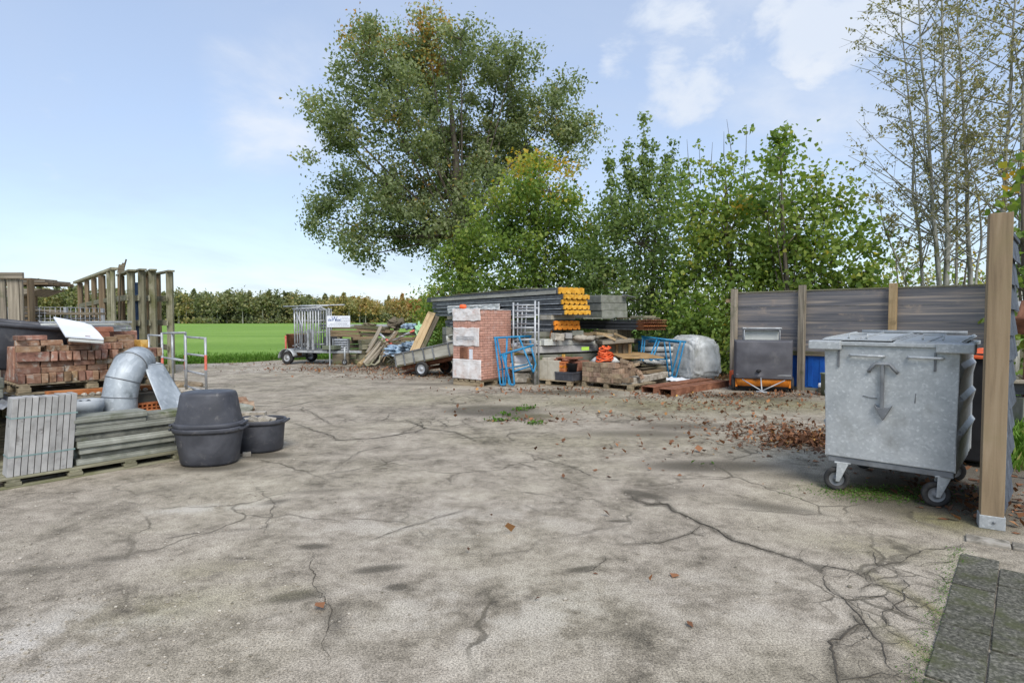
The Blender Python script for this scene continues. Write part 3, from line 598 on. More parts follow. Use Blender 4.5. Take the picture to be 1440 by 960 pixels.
def rdir(n, zb=0.0):
    v = np.random.normal(size=(n, 3)); v[:, 2] += zb; return v/np.linalg.norm(v, axis=1)[:, None]
def leaf_arrays(P, L, wr, tone, up=.6, droop=-.25, fold=.18, out=None):
    n = len(P); d = rdir(n, droop); nn = rdir(n, 0)*(1-up)+np.array([0, 0, 1.0])*up
    if out is not None: nn = nn*.6+out*.75
    s = np.cross(d, nn); s /= np.linalg.norm(s, axis=1)[:, None]+1e-9; q = np.cross(s, d)
    L = (np.ones(n)*L)[:, None] if np.ndim(L) == 0 else L[:, None]
    w = L*wr*.5
    V = np.stack([P, P+d*L*.45+s*w+q*L*fold, P+d*L, P+d*L*.45-s*w+q*L*fold], 1).reshape(-1, 3)
    F = np.arange(4*n).reshape(n, 4)
    return V, F, np.repeat(tone, 4)
def foliage(name, P, L, wr, tone, mat, parent, **kw):
    V, F, t = leaf_arrays(P, L, wr, tone, **kw)
    inv = SPACE[parent.name].inverted() if parent is not None else Matrix()
    off = np.array(inv.translation) if parent is not None else 0
    return np_obj(name, np_mesh(name, V+off, F, dict(tone=t), [mat]), parent)
def ball(n, c, r, shell=.55):
    v = rdir(n); q = np.random.random(n)**shell
    return np.array(c)+v*q[:, None]*np.array(r)
def bez(a, b, c, n):
    return [a*(1-t)**2+b*2*t*(1-t)+c*t*t for t in [i/n for i in range(n+1)]]
def tree(name, label, cat, base, trunk, tr, lobes, lm, bark, leaf_L, wr, cl_r, per, dens, tone_fn, group=None, leafname='crown', shoots=(), zmin=.1, up=.25, flat=.75, twig=True):
    """trunk: world points; lobes: (centre, radii); dens: clusters per square metre of the lobe's outline"""
    base = Vector(base); t = thing(name, label, cat, base, 0, group)
    tb = MB(); tb.tube(trunk, tr, 9)
    br = MB(); CP = []
    tp = [Vector(p) for p in trunk]
    for (c, r) in lobes:
        c = Vector(c); zt = max(base.z+zmin*2.4, base.z+(c.z-base.z)*random.uniform(.35, .62))
        k = min(range(len(tp)), key=lambda i: abs(tp[i].z-zt)); a = tp[k]; r0 = (tr[k] if isinstance(tr, list) else tr)*random.uniform(.3, .5)*(.62 if name == 'oak_tree' else 1)
        mid = (a+c)/2+Vector((0, 0, -.06*(c-a).length))+Vector([random.uniform(-.08, .08)*(c-a).length for _ in range(3)])
        limb = bez(a, mid, c, 9); lr = [r0*(1-.78*i/9) for i in range(10)]
        br.tube(limb, lr, 6)
        n = max(2, int(dens*r[0]*r[2])); cs = ball(n, c, r)
        for q in cs:
            q = Vector(q)
            if q.z < base.z+zmin: continue
            CP.append(q)
            if twig:
                p0 = min(limb[3:], key=lambda p: (p-q).length_squared+random.random()*.3)
                m2 = (p0+q)/2+Vector([random.uniform(-.12, .12)*(p0-q).length for _ in range(3)])
                br.tube(bez(p0, m2, q, 3), [.022, .017, .011, .005], 4, False)
    for (p0, p1, k) in shoots:
        p0, p1 = Vector(p0), Vector(p1); br.tube([p0, p0.lerp(p1, .5)+Vector((random.uniform(-.06, .06), 0, 0)), p1], [.014, .01, .004], 4, False)
        for i in range(k): CP.append((p0.lerp(p1, random.random()**1.3), .1))
    tb.build('trunk', bark, t); br.build('branches', bark, t)
    Ps, Ts, Os = [], [], []
    for q in CP:
        if isinstance(q, tuple): q, sg = q; n = max(2, per//4)
        else: sg = cl_r*random.uniform(.7, 1.25); n = int(per*random.uniform(.55, 1.4))
        pts = np.random.normal(size=(n, 3))*sg*np.array([1, 1, flat])+np.array(q)
        ov = pts-np.array(q); Os.append(ov/(np.linalg.norm(ov, axis=1)[:, None]+1e-6)); k = tone_fn(q); Ps.append(pts); Ts.append(np.clip(k+np.random.normal(size=n)*.13, 0, 1))
    P = np.concatenate(Ps); TT = np.concatenate(Ts); ok = P[:, 2] > base.z+zmin; P = P[ok]; TT = TT[ok]; OV = np.concatenate(Os)[ok]
    foliage(leafname, P, leaf_L*np.random.uniform(.6, 1.25, len(P)), wr, TT, lm, t, up=up, out=OV)
    return t
def lob(lst, Y, dy=1.5, sq=1.0):
    out = []
    for (px, py, r) in lst:
        y = Y+random.uniform(-dy, dy); c = A(px, py, y); s = y/FPX; out.append((c, (r*s, r*s*.95, r*s*sq)))
    return out
# ---- the oak
OY = 28.0
ol = lob([(520, 92, 58), (585, 80, 66), (655, 95, 62), (722, 120, 58), (775, 165, 56), (800, 205, 40), (478, 168, 50), (560, 165, 72), (650, 190, 84), (740, 215, 66), (468, 205, 38), (480, 268, 46), (545, 258, 70), (630, 280, 76), (700, 290, 62),
  (470, 322, 38), (520, 332, 42), (565, 305, 52), (506, 40, 20), (530, 55, 26), (600, 42, 28), (648, 55, 34), (720, 84, 30), (700, 90, 30), (447, 150, 24), (452, 300, 26), (600, 325, 44), (560, 345, 28), (640, 325, 46), (520, 358, 22), (790, 130, 28), (815, 180, 24)], OY, 2.2)
ol += lob([(600, 140, 60), (690, 200, 60), (620, 240, 50)], OY+2.5, 1.0)
ob = G(648, 500); ob = Vector((A(655, 448, OY).x, OY, 0))
otr = [ob, A(652, 380, OY), A(649, 330, OY), A(644, 280, OY), A(640, 220, OY), A(634, 150, OY), A(625, 80, OY)]
def oak_tone(q):
    k = random.random()*.34+.32+.2*noise.noise(Vector(q)*.55)+.12*noise.noise(Vector(q)*1.6)
    if q[2] > 13.2 and q[0] < -3 and random.random() < .5: k += .4
    if random.random() < .02: k = .95
    return k
tree('oak_tree', 'tall spreading oak with grey green crown rising above the shrubs', 'tree', ob, otr, [.42, .34, .3, .22, .16, .1, .05], ol, L_OAK, 'bark_dark', .17, .66, .31, 112, 6.6, oak_tone, zmin=2.0)
# ---- maples and shrubs behind the stacks
def mtone(y0, z0, k0=.3, amp=.28, ytop=None):
    def fn(q):
        q = Vector(q) if not isinstance(q, Vector) else q
        k = k0+random.random()*.2+amp*noise.noise(q*.9+Vector((y0, 0, 0)))+.16*noise.noise(q*2.6)
        if ytop and q.z > ytop: k += min(.5, (q.z-ytop)*.28)*(1 if random.random() < .75 else 0)
        if random.random() < .012: k = .95
        return min(1, k)
    return fn
def maple(name, label, px, Y, lst, lm, tf, L=.2, per=40, dens=11, cl=.34, stems=3, dy=1.2, shoots=(), cat='tree', bark='bark_dark', wr=.75):
    b = Vector((A(px, 448, Y).x, Y, 0)); ls = lob(lst, Y, dy)
    top = min(lst, key=lambda k: k[1]); tp = A(top[0], top[1], Y)
    trk = [b, b.lerp(tp, .3)+Vector((.1, 0, 0)), b.lerp(tp, .6), tp]
    return tree(name, label, cat, b, trk, [.11, .085, .05, .02], ls, lm, bark, L, wr, cl, per, dens, tf, group='trees and shrubs behind the yard', shoots=[(A(a, b_, Y), A(c, d, Y), k) for a, b_, c, d, k in shoots], up=.25)
maple('maple_tree', 'field maple with yellow leaves at its top, in front of the oak', 742, 23,
  [(752, 240, 34), (735, 265, 44), (775, 270, 40), (705, 300, 44), (750, 310, 50), (800, 300, 44), (680, 345, 48), (730, 360, 56), (790, 355, 56), (640, 375, 38), (660, 400, 44), (720, 410, 56), (790, 410, 60), (622, 405, 28), (835, 330, 36), (840, 380, 50), (632, 430, 36), (700, 446, 50), (780, 452, 50), (650, 470, 46), (730, 470, 50), (612, 440, 22), (820, 450, 50), (760, 218, 16), (800, 238, 16), (720, 236, 18)],
  L_MAPLE, mtone(1, 0, .3, .26, 5.7), .155, 70, 11, cl=.3)
maple('alder_tree', 'dark green tree with tall upright leafy shoots, right of the yellow topped maple', 905, 20.5,
  [(880, 300, 40), (915, 290, 42), (860, 330, 44), (945, 310, 36), (900, 345, 54), (860, 380, 56), (930, 370, 54), (880, 420, 60), (945, 420, 56), (840, 430, 50), (910, 460, 56), (960, 465, 50), (860, 470, 50), (930, 505, 44), (985, 500, 44), (905, 255, 24), (930, 250, 20), (862, 290, 24), (885, 510, 40)],
  L_DARK, mtone(5, 0, .36, .3), .13, 64, 14, cl=.3, shoots=[(905, 280, 905, 163, 34), (912, 280, 918, 200, 24), (885, 290, 884, 196, 30), (866, 300, 854, 208, 26), (935, 280, 948, 200, 18), (928, 270, 938, 215, 14), (957, 290, 962, 225, 10), (893, 260, 872, 215, 14)])
maple('maple_tree', 'green field maple behind the left end of the dark board fence', 1030, 17.5,
  [(985, 290, 34), (1015, 285, 36), (1050, 290, 38), (975, 335, 44), (1020, 330, 50), (1065, 335, 46), (980, 380, 50), (1030, 385, 56), (1080, 385, 48), (985, 430, 52), (1040, 435, 56), (1000, 480, 50), (1050, 485, 50), (1090, 440, 50), (960, 440, 44), (975, 260, 22), (1020, 250, 20), (990, 515, 40)],
  L_MAPLE, mtone(9, 0, .38, .28), .14, 66, 13, cl=.3, shoots=[(985, 260, 983, 205, 2), (1022, 250, 1018, 185, 2), (1045, 260, 1050, 175, 3), (1032, 250, 1022, 168, 3), (970, 265, 966, 196, 2), (1002, 262, 1002, 200, 2)])
maple('maple_tree', 'large leaved maple behind the middle of the dark board fence', 1110, 16,
  [(1098, 225, 24), (1085, 258, 34), (1115, 262, 34), (1080, 300, 40), (1120, 305, 44), (1160, 310, 40), (1090, 345, 46), (1140, 350, 50), (1190, 345, 40), (1100, 395, 50), (1160, 395, 50), (1210, 385, 42), (1225, 345, 28), (1130, 430, 50), (1200, 420, 44), (1180, 290, 28), (1235, 395, 26), (1150, 275, 28)],
  L_MAPLE, mtone(14, 0, .36, .24), .135, 62, 13, cl=.28, shoots=[(1098, 225, 1092, 190, 10), (1104, 240, 1108, 178, 8), (1086, 240, 1086, 185, 3), (1150, 290, 1147, 240, 6)], wr=.9)
maple('laurel_shrub', 'dense dark shrub behind the white wrapped pallet', 985, 16.6, [(960, 500, 40), (1005, 500, 40), (985, 470, 36), (1030, 480, 36), (1015, 530, 30), (950, 530, 30), (940, 480, 30)], L_DARK, mtone(21, 0, .25, .25), .11, 60, 17, cl=.22, cat='shrub', dy=.5)
maple('hazel_shrub', 'olive green shrub behind the stacked roof panels', 690, 26, [(610, 430, 24), (600, 455, 24), (640, 440, 40), (700, 430, 44), (760, 440, 44), (620, 480, 36), (590, 470, 18)], L_MAPLE, mtone(25, 0, .5, .25), .13, 60, 12, cat='shrub', dy=.8)
maple('young_maple', 'pale yellow green sapling beyond the fence among the thin stems', 1345, 22, [(1330, 380, 26), (1360, 365, 30), (1300, 395, 24), (1390, 385, 26), (1345, 410, 34), (1395, 410, 30), (1290, 420, 30)], L_MAPLE, mtone(30, 0, .62, .25), .16, 24, 7, cat='tree')
maple('young_maple', 'grey green thicket of twigs far behind the fence, by the birch stems', 1270, 26, [(1260, 360, 30), (1290, 375, 30), (1240, 395, 34), (1300, 400, 34), (1265, 410, 40), (1340, 395, 30)], L_BIRCH, mtone(33, 0, .4, .25), .16, 20, 7, cat='thicket')
maple('maple_tree', 'big leaved bright green bush at the right edge, behind the slate wall', 1450, 10, [(1445, 280, 34), (1435, 330, 26), (1460, 340, 40), (1440, 390, 24), (1465, 420, 40), (1443, 520, 22), (1460, 480, 40), (1438, 250, 14), (1470, 250, 30), (1450, 455, 26)], L_MAPLE, mtone(40, 0, .32, .2), .17, 22, 22, cl=.2, cat='bush', dy=.5, wr=.9)
# ---- thin birch stems beyond the fence
def stems(label, path, Y, r0, nb, ln, leafn, tone=.4, droop=.0, lean=0):
    pts = [A(px, py, Y+random.uniform(-.05, .05)) for px, py in path]; b = Vector((pts[0].x-.05, Y, 0)); pts = [b]+pts
    t = thing('birch_tree', label, 'tree', b, 0, 'thin stemmed birches beyond the fence')
    n = len(pts); tb = MB(); P = []
    for i in range(n-1):
        for k in range(5): P.append(pts[i].lerp(pts[i+1], k/5)+Vector((noise.noise(Vector((i+k*.2, Y, px_seed(label)))), 0, 0))*.05)
    P.append(pts[-1]); tb.tube(P, [max(.012, .85*r0*(1-.86*i/len(P))) for i in range(len(P))], 8); tb.build('trunk', 'bark_grey', t)
    br = MB(); LP = []; H = P[-1].z
    for i in range(nb):
        u = .2+.8*(i+random.random())/nb; k = min(len(P)-2, int(u*(len(P)-1))); p = P[k]
        a = random.random()*2*PI; l = ln*random.uniform(.5, 1.15)*(1.1-.45*u)
        d = Vector((math.cos(a), math.sin(a), random.uniform(.35, .9)+droop)).normalized()
        q = p+d*l+Vector((0, 0, .1*l)); m = (p+q)/2+Vector((random.uniform(-.1, .1), random.uniform(-.1, .1), random.uniform(-.12, .02)))*l
        bp = bez(p, m, q, 6); br.tube(bp, [.02*(1-.75*j/6)*(1.3-u*.6) for j in range(7)], 5, False)
        for j in range(5):
            s = bp[random.randint(2, 6)]; e = s+Vector((random.uniform(-1, 1), random.uniform(-1, 1), random.uniform(-.3, .9))).normalized()*l*random.uniform(.18, .4)
            br.tube([s, (s+e)/2+Vector((0, 0, .03)), e], [.006, .005, .003], 3, False)
            dense = leafn if p.z > 3.2 else leafn*.35
            for _ in range(int(dense*random.uniform(.3, 1.8))): LP.append(s.lerp(e, random.random())+Vector((random.gauss(0, .05), random.gauss(0, .05), random.gauss(0, .05))))
    br.build('branches', 'bark_grey', t)
    P = np.array(LP); foliage('crown', P, .10*np.random.uniform(.6, 1.3, len(P)), .5, np.clip(np.random.normal(size=len(P))*.22+tone, 0, 1), L_BIRCH, t, up=.3)
def px_seed(s): return sum(map(ord, s)) % 17
stems('slim birch whose bare lower stem rises left of the others', [(1297, 400), (1294, 340), (1284, 280), (1286, 210), (1276, 120), (1268, 40), (1262, -60)], 17, .06, 34, 2.5, 7)
stems('birch with a straight pale stem, second of the thin trees from the left', [(1321, 400), (1315, 330), (1310, 260), (1305, 180), (1297, 100), (1293, 20), (1290, -80)], 16, .085, 46, 2.6, 9)
stems('stoutest of the thin birches, with a rough straight stem', [(1330, 400), (1333, 330), (1331, 260), (1328, 180), (1326, 90), (1325, 0), (1324, -90)], 16.2, .10, 50, 2.7, 9)
stems('very thin birch just right of the stoutest stem', [(1344, 400), (1347, 330), (1345, 270), (1342, 200), (1346, 120), (1350, 60)], 17.5, .05, 22, 1.5, 7)
stems('birch with a slightly bent stem that forks low into a curved shoot', [(1364, 400), (1361, 330), (1360, 260), (1355, 190), (1352, 120), (1348, 40), (1345, -70)], 16.4, .085, 42, 2.1, 9)
stems('slender dark curved stem leaning left above the timber post', [(1372, 400), (1380, 345), (1378, 300), (1372, 260), (1362, 215), (1356, 190)], 16.0, .045, 10, 1.0, 6)
stems('birch seen just above the timber post, leaning right', [(1408, 330), (1411, 290), (1414, 240), (1418, 180), (1422, 100), (1428, 0), (1434, -80)], 14, .08, 40, 1.9, 10)
stems('short thin stem leaning left behind the right part of the fence', [(1275, 400), (1262, 365), (1250, 335), (1242, 310), (1236, 280)], 15.5, .04, 10, .9, 8, .3)
stems('birch at the right edge of the picture with a trunk cut by the frame', [(1436, 330), (1437, 240), (1440, 140), (1444, 40), (1446, -60)], 13.5, .09, 34, 1.9, 10)
# ---- far wood
def forest():
    Ps, Ls, Ts = [], [], []; tk = MB()
    for k in range(620):
        px = random.uniform(-260, 760); far = random.random()
        Y0 = 188+max(0, (px-330))*.16; Y = Y0+far*46; x = (px-720)/FPX*Y
        h = random.uniform(9.2, 11.6) if px > 130 else random.uniform(10, 14.5)
        if px > 470: h *= .93
        r = random.uniform(2.3, 3.8); conif = random.random() < .18
        b = .52+.3*max(-1, min(1, (px-470)/130)) if px > 100 else .40
        if px < 420 and px > 100: b = .34
        if px < 90: b = .45 if far < .4 else .08
        b += random.gauss(0, .1)
        zb = random.uniform(.8, 2.6) if far < .6 else .2; n = 300
        if conif:
            u = np.random.random(n)**.7; P = np.stack([np.random.normal(size=n)*r*.45*(1.05-u), np.random.normal(size=n)*r*.45*(1.05-u), zb+u*(h*1.05-zb)], 1)
        else:
            cs = ball(12, (0, 0, (zb+h)/2), (r*.8, r*.8, (h-zb)*.42)); P = cs[np.random.randint(0, 12, n)]+np.random.normal(size=(n, 3))*.75
            P[:, 2] = np.clip(P[:, 2], .3, None)
        if random.random() < .55 and far < .5: # undergrowth
            Q = np.random.normal(size=(90, 3))*np.array([1.8, 1, .7])+np.array([0, -1, .9]); Q[:, 2] = np.abs(Q[:, 2]); P = np.concatenate([P, Q])
        Ps.append(P+np.array([x, Y, 0])); m = len(P); Ls.append(np.random.uniform(.55, 1.15, m)); Ts.append(np.clip(b+np.random.normal(size=m)*.1, 0, 1))
        if far < .45: tk.tube([(x, Y, 0), (x+random.uniform(-.3, .3), Y, h*.7)], [.22, .08], 5, False)
    for k in range(900):
        px = random.uniform(-260, 760); Y = 196+max(0, (px-330))*.16+random.random()*26; m = 70
        Q = np.random.normal(size=(m, 3))*np.array([2.6, 1.5, 1.3])+np.array([(px-720)/FPX*Y, Y, 2.2]); Q[:, 2] = np.abs(Q[:, 2]); Ps.append(Q); Ls.append(np.random.uniform(.6, 1.2, m)); Ts.append(np.clip(.25+.3*max(-1, min(1, (px-470)/150))+np.random.normal(size=m)*.1, 0, 1))
    P = np.concatenate(Ps); V, F, t = leaf_arrays(P, np.concatenate(Ls), .8, np.concatenate(Ts), up=.5)
    n0 = len(V); TV = np.array([tuple(v) for v in tk.v]); TF = np.array(tk.f)
    me = np_mesh('far_wood', np.concatenate([V, TV]), np.concatenate([F, TF+n0]), dict(tone=np.concatenate([t, np.zeros(len(TV))]), gc=np.concatenate([V*0, TV]), rnd=np.zeros(n0+len(TV))), [L_FOREST, M['bark_grey']], np.concatenate([np.zeros(len(F)), np.ones(len(TF))]))
    tag(np_obj('far_wood', me), 'autumn wood along the far edge of the meadow', 'wood', kind='stuff')
forest()
# ---- grass at the edge of the meadow and by the slate wall
def grass(name, pts, h, label, tone=.45):
    n = len(pts); P = np.array(pts); hh = h*np.random.uniform(.5, 1.3, n); a = np.random.random(n)*2*PI; ln = np.random.uniform(.1, .6, n)
    d = np.stack([np.cos(a), np.sin(a), np.zeros(n)], 1); s = np.stack([-np.sin(a), np.cos(a), np.zeros(n)], 1)*(.035*hh+.004)[:, None]
    up = np.array([0, 0, 1.0]); m = P+d*(hh*ln*.35)[:, None]+up*(hh*.6)[:, None]; tpp = P+d*(hh*ln)[:, None]+up*(hh*(1-.3*ln))[:, None]
    V = np.stack([P-s, P+s, m+s*.7, tpp, m-s*.7], 1).reshape(-1, 3); F = np.arange(5*n).reshape(n, 5)
    tn = np.repeat(np.clip(np.random.normal(size=n)*.2+tone, 0, 1), 5)
    tag(np_obj(name, np_mesh(name, V, F, dict(tone=tn), [L_GRASS])), label, 'grass', kind='stuff')
pts = []
while len(pts) < 26000:
    x = random.uniform(-17, -2.5); y = yend(x)+abs(random.gauss(0, 1))*2.4-.1+.35*noise.noise(Vector((x*1.3, 0, 0)))
    pts.append((x, y, -.012))
grass('meadow_grass', pts, .12, 'fringe of longer grass where the meadow meets the yard')
pts = []
for _ in range(9000):
    u = random.random(); x = random.uniform(4.4, 9.5); y = x*1.16+random.uniform(-.6, 2.2)
    if x*1.11 < y < x*1.195 and y > 6.0: pts.append((x, y, -.0))
grass('verge_grass', pts, .24, 'tufted grass growing right of the slate wall', .6)
# ---- fallen leaves
def litter():
    P = []
    def sc(n, px0, px1, py0, py1, k=1.0, z=.006):
        for _ in range(n):
            px, py = random.uniform(px0, px1), random.uniform(py0, py1); g = G(px, py)
            P.append((g.x, g.y, z+random.random()*.02*k))
    def gb(n, px, py, rx, ry, hh=.02):
        c = G(px, py)
        for _ in range(n):
            x, y = random.gauss(0, rx), random.gauss(0, ry); e = math.exp(-(x/rx)**2-(y/ry)**2)
            P.append((c.x+x, c.y+y, .006+random.random()*hh*e))
    gb(1500, 1150, 622, .36, .30, .09); gb(800, 1120, 612, .6, .4, .03); gb(300, 1080, 598, .7, .35); gb(420, 1040, 570, 1.0, .4); gb(360, 960, 558, 1.0, .35); gb(120, 890, 585, .9, .4)
    gb(1500, 520, 520, 1.9, .55, .05); gb(900, 600, 528, 1.3, .6, .04); gb(500, 470, 512, 1.2, .4, .03); gb(600, 1020, 535, .5, .5, .12); gb(600, 930, 545, 1.0, .3, .05); gb(350, 770, 550, 1.2, .3, .03); gb(600, 1080, 556, 1.1, .25, .05)
    gb(350, 1370, 700, .3, .5, .03); gb(90, 735, 592, .35, .12, .03); gb(90, 1000, 630, 1.0, .4); sc(30, 800, 1250, 600, 700); sc(14, 300, 1200, 600, 900); sc(110, 620, 1100, 545, 590); gb(250, 1350, 650, .7, .7, .03); gb(200, 330, 512, 1.4, .4)
    P = np.array(P); n = len(P); V, F, t = leaf_arrays(P, np.clip(np.random.lognormal(-3.0, .4, n), .02, .11), np.random.uniform(.45, .95, n)[:, None], np.clip(np.random.normal(size=n)*.25+.34, 0, 1), up=.9, droop=0, fold=.12)
    V[:, 2] = np.maximum(V[:, 2], .005)
    tag(np_obj('fallen_leaves', np_mesh('fallen_leaves', V, F, dict(tone=t), [L_LITTER])), 'brown autumn leaves scattered over the yard', 'leaves', kind='stuff')
litter()
wp = np.array([tuple(G(px, py)+Vector((random.gauss(0, .07), random.gauss(0, .05), random.random()*.035))) for px, py, n in ((699, 592, 60), (712, 584, 50), (730, 577, 70), (752, 596, 50), (745, 574, 60), (725, 590, 20), (995, 655, 5)) for _ in range(n)])
V, F, t = leaf_arrays(wp, np.random.uniform(.025, .065, len(wp)), .6, np.random.uniform(.0, .55, len(wp)), up=.7, droop=.2)
tag(np_obj('weeds', np_mesh('weeds', V, F, dict(tone=t), [L_GRASS])), 'small green weeds growing in the sunken patch', 'weeds', kind='stuff')
mp = np.array([tuple(G(px, py)+Vector((random.gauss(0, .28), random.gauss(0, .09), random.random()*.012))) for px, py, n in ((1215, 690, 900), (1260, 700, 800), (1295, 690, 500)) for _ in range(n)]+[tuple(e0.lerp(e1, random.random())+ey*random.gauss(-.02, .035)+Vector((0, 0, .006+random.random()*.006))) for _ in range(1000)])
V, F, t = leaf_arrays(mp, np.random.uniform(.008, .024, len(mp))*np.where(np.arange(len(mp)) < 2200, 1, .55), .7, np.random.uniform(0, .45, len(mp)), up=.8, droop=.0); V[:, 2] = np.maximum(V[:, 2], .004)
tag(np_obj('moss', np_mesh('moss', V, F, dict(tone=t), [L_GRASS])), 'bright green moss under the steel waste container', 'moss', kind='stuff')
gr = MB()
for _ in range(900):
    px, py = (random.uniform(0, 420), random.uniform(690, 960)) if random.random() < .6 else (random.uniform(200, 1300), random.uniform(600, 900))
    g = G(px, py); s = random.uniform(.003, .010) if random.random() < .985 else random.uniform(.01, .016)
    gr.blob(g+Vector((0, 0, s*.4)), (s, s*.8, s*.6), random.randint(0, 99), 1, .3, smooth=False)
tag(gr.build('grit', 'stone'), 'loose grit and crumbs lying on the asphalt', 'grit', kind='stuff')
# ================================================================ left group (local frame: x along the row, y to the back)
AN = math.atan2(.768, .64)
F = frame((-4.67, 5.33), AN)
def L(u, n, z): return F @ Vector((u, n, z))
def LT(u, n, z, a=0.0): return F @ Matrix.Translation((u, n, z)) @ Matrix.Rotation(a, 4, 'Z')
pallet(LT(-.45, 0, 0), 2.05, 1.0, .10, 'long weathered pallet on the asphalt under the strapped grey slabs and concrete planks', 'wood_moss', 7, 5)
# strapped kerb slabs
for i in range(10):
    b = MB(F); x = .055+i*.0505; ln = .06
    P = [(x, .04, .102), (x+.0445, .04, .102), (x+.0445, .24, .102), (x, .24, .102)]
    dz = random.uniform(-.006, .006); dy = random.uniform(-.004, .004)
    vs = [Vector(p)+Vector((0, dy, 0)) for p in P]+[Vector((p[0]+ln, p[1]+dy, .828+dz)) for p in P]
    gs = [(v.z, v.x, v.y) for v in vs]
    b.add(vs, [(3, 2, 1, 0), (4, 5, 6, 7), (0, 1, 5, 4), (1, 2, 6, 5), (2, 3, 7, 6), (3, 0, 4, 7)], gs)
    tag(b.build('concrete_slab', 'concrete', bevel=.003), 'pale grey concrete slab on end, %s from the left in the strapped bundle' % ORD[i], 'slab', 'slabs strapped together on end')
for nm, z, sl in (('upper', .645, -.012), ('lower', .285, -.012)):
    b = MB(F); x0, x1 = .055+.06*(z-.1)/.728, .057+.505+.06*(z-.1)/.728
    b.box(((x0+x1)/2, .0365, z), (x1-x0+.006, .0016, .013)); b.box(((x0+x1)/2, .2445, z), (x1-x0+.006, .0016, .013))
    b.box((x0-.003, .14, z), (.0016, .21, .013)); b.box((x1+.003, .14, z), (.0016, .21, .013))
    tag(b.build('packing_strap', 'strap'), '%s pale green packing strap tight round the bundle of grey slabs' % nm, 'strap', 'packing straps')
# concrete planks
pk = [(.60, 1.66, .102, .158, 'rough broken pale concrete plank at the very bottom of the plank stack', 'concrete_moss', .03), (.64, 1.64, .160, .212, 'rough mossy concrete plank, second from the bottom of the plank stack', 'concrete_moss', .05),
      (.62, 1.72, .215, .278, 'grey green concrete plank, third from the bottom of the plank stack', 'concrete_moss', .0), (.60, 1.74, .281, .344, 'grey green concrete plank in the middle of the plank stack', 'concrete_moss', -.02),
      (.59, 1.74, .347, .410, 'dark edged concrete plank, third from the top of the plank stack', 'concrete_dark', .01), (.58, 1.74, .413, .476, 'concrete plank with a shadowed groove, second full plank from the top', 'concrete_moss', -.01),
      (.585, 1.22, .479, .528, 'short plank under the topmost plank, left part of the plank stack', 'concrete_moss', .0), (.575, 1.23, .531, .59, 'topmost greenish concrete plank, ending halfway along the stack', 'concrete_moss', -.015), (1.14, 1.76, .479, .545, 'topmost plank at the right end of the stack, beside the black tubs', 'concrete_dark', .03)]
for x0, x1, z0, z1, lb, mt, dy in pk:
    b = MB(F); h = z1-z0
    prof = [(0, 0), (.22, 0), (.22, h*.55), (.205, h*.6), (.205, h), (0.0, h), (0, h*.6), (.012, h*.55), (.012, 0)] if False else [(.0, .0), (.25, .0), (.25, h), (.012, h), (.012, h*.62), (0, h*.56)]
    b.ext(prof, 0, x1-x0, (0, 1, 0), (0, 0, 1), (x0, .05+dy, z0))
    tag(b.build('concrete_plank', mt, bevel=.004), lb, 'plank', 'concrete planks stacked on the pallet')
b = MB(F); b.blob((1.42, .1, .36-.145), (.1, .06, .03), 4, 2, .2); 
# pvc branch
t = thing('pipe_branch', 'light grey plastic pipe branch with a round side opening behind the planks', 'pipe fitting', L(.82, .52, 0))
b = MB(F); b.lathe([(.0, .2), (.135, .2), (.135, .60), (.147, .605), (.147, .70), (.137, .705), (.128, .70), (.128, .4), (0, .4)], 36, (.82, .52, 0)); b.build('body', 'pvc', t)
Q = Matrix.Rotation(PI/2, 3, 'X')
b = MB(F); b.lathe([(.085, -.05), (.085, .09), (.098, .1), (.098, .14), (.088, .142), (.078, .14), (.078, -.02)], 28, (.83, .41, .44), rot=Q); b.build('socket', 'white_dim', t)
b = MB(F); b.lathe([(0, .03), (.078, .03)], 24, (.83, .41, .44), rot=Q); b.build('opening', 'black', t)  # black disc paints the darkness inside the socket
# support under the reclaimed bricks
for i, z in enumerate((0, .15, .30)):
    pallet(LT(.15+.02*i, 1.12+.03*i, z), 1.5, 1.15, .148, 'empty pallet, %s from the ground in the low stack under the reclaimed bricks' % ['lowest', 'middle one', 'topmost'][i], 'wood_dark', 7, 3)
for i, (z, lb) in enumerate(((.452, 'lower'), (.585, 'upper'))):
    b = MB(F)
    for n in (1.2, 1.7, 2.2): b.bb(.3, 1.6, n-.05, n+.05, z, z+.131)
    tag(b.build('timber_bearer', 'wood_dark', bevel=.004), '%s dark timber bearers carrying the brick pallet' % lb, 'timber', 'timber bearers')
b = MB(F)
def corr(u, v):
    x = -.55+u*1.5; y = .62+v*1.4; return Vector((x, y, .70+.012*math.sin(x*2*PI/.076)-.02*(1-v)))
b.sheet(corr, 120, 4); tag(b.build('corrugated_sheet', 'steel_grey', solid=.004), 'grey corrugated sheet lying flat behind the strapped slabs', 'sheet')
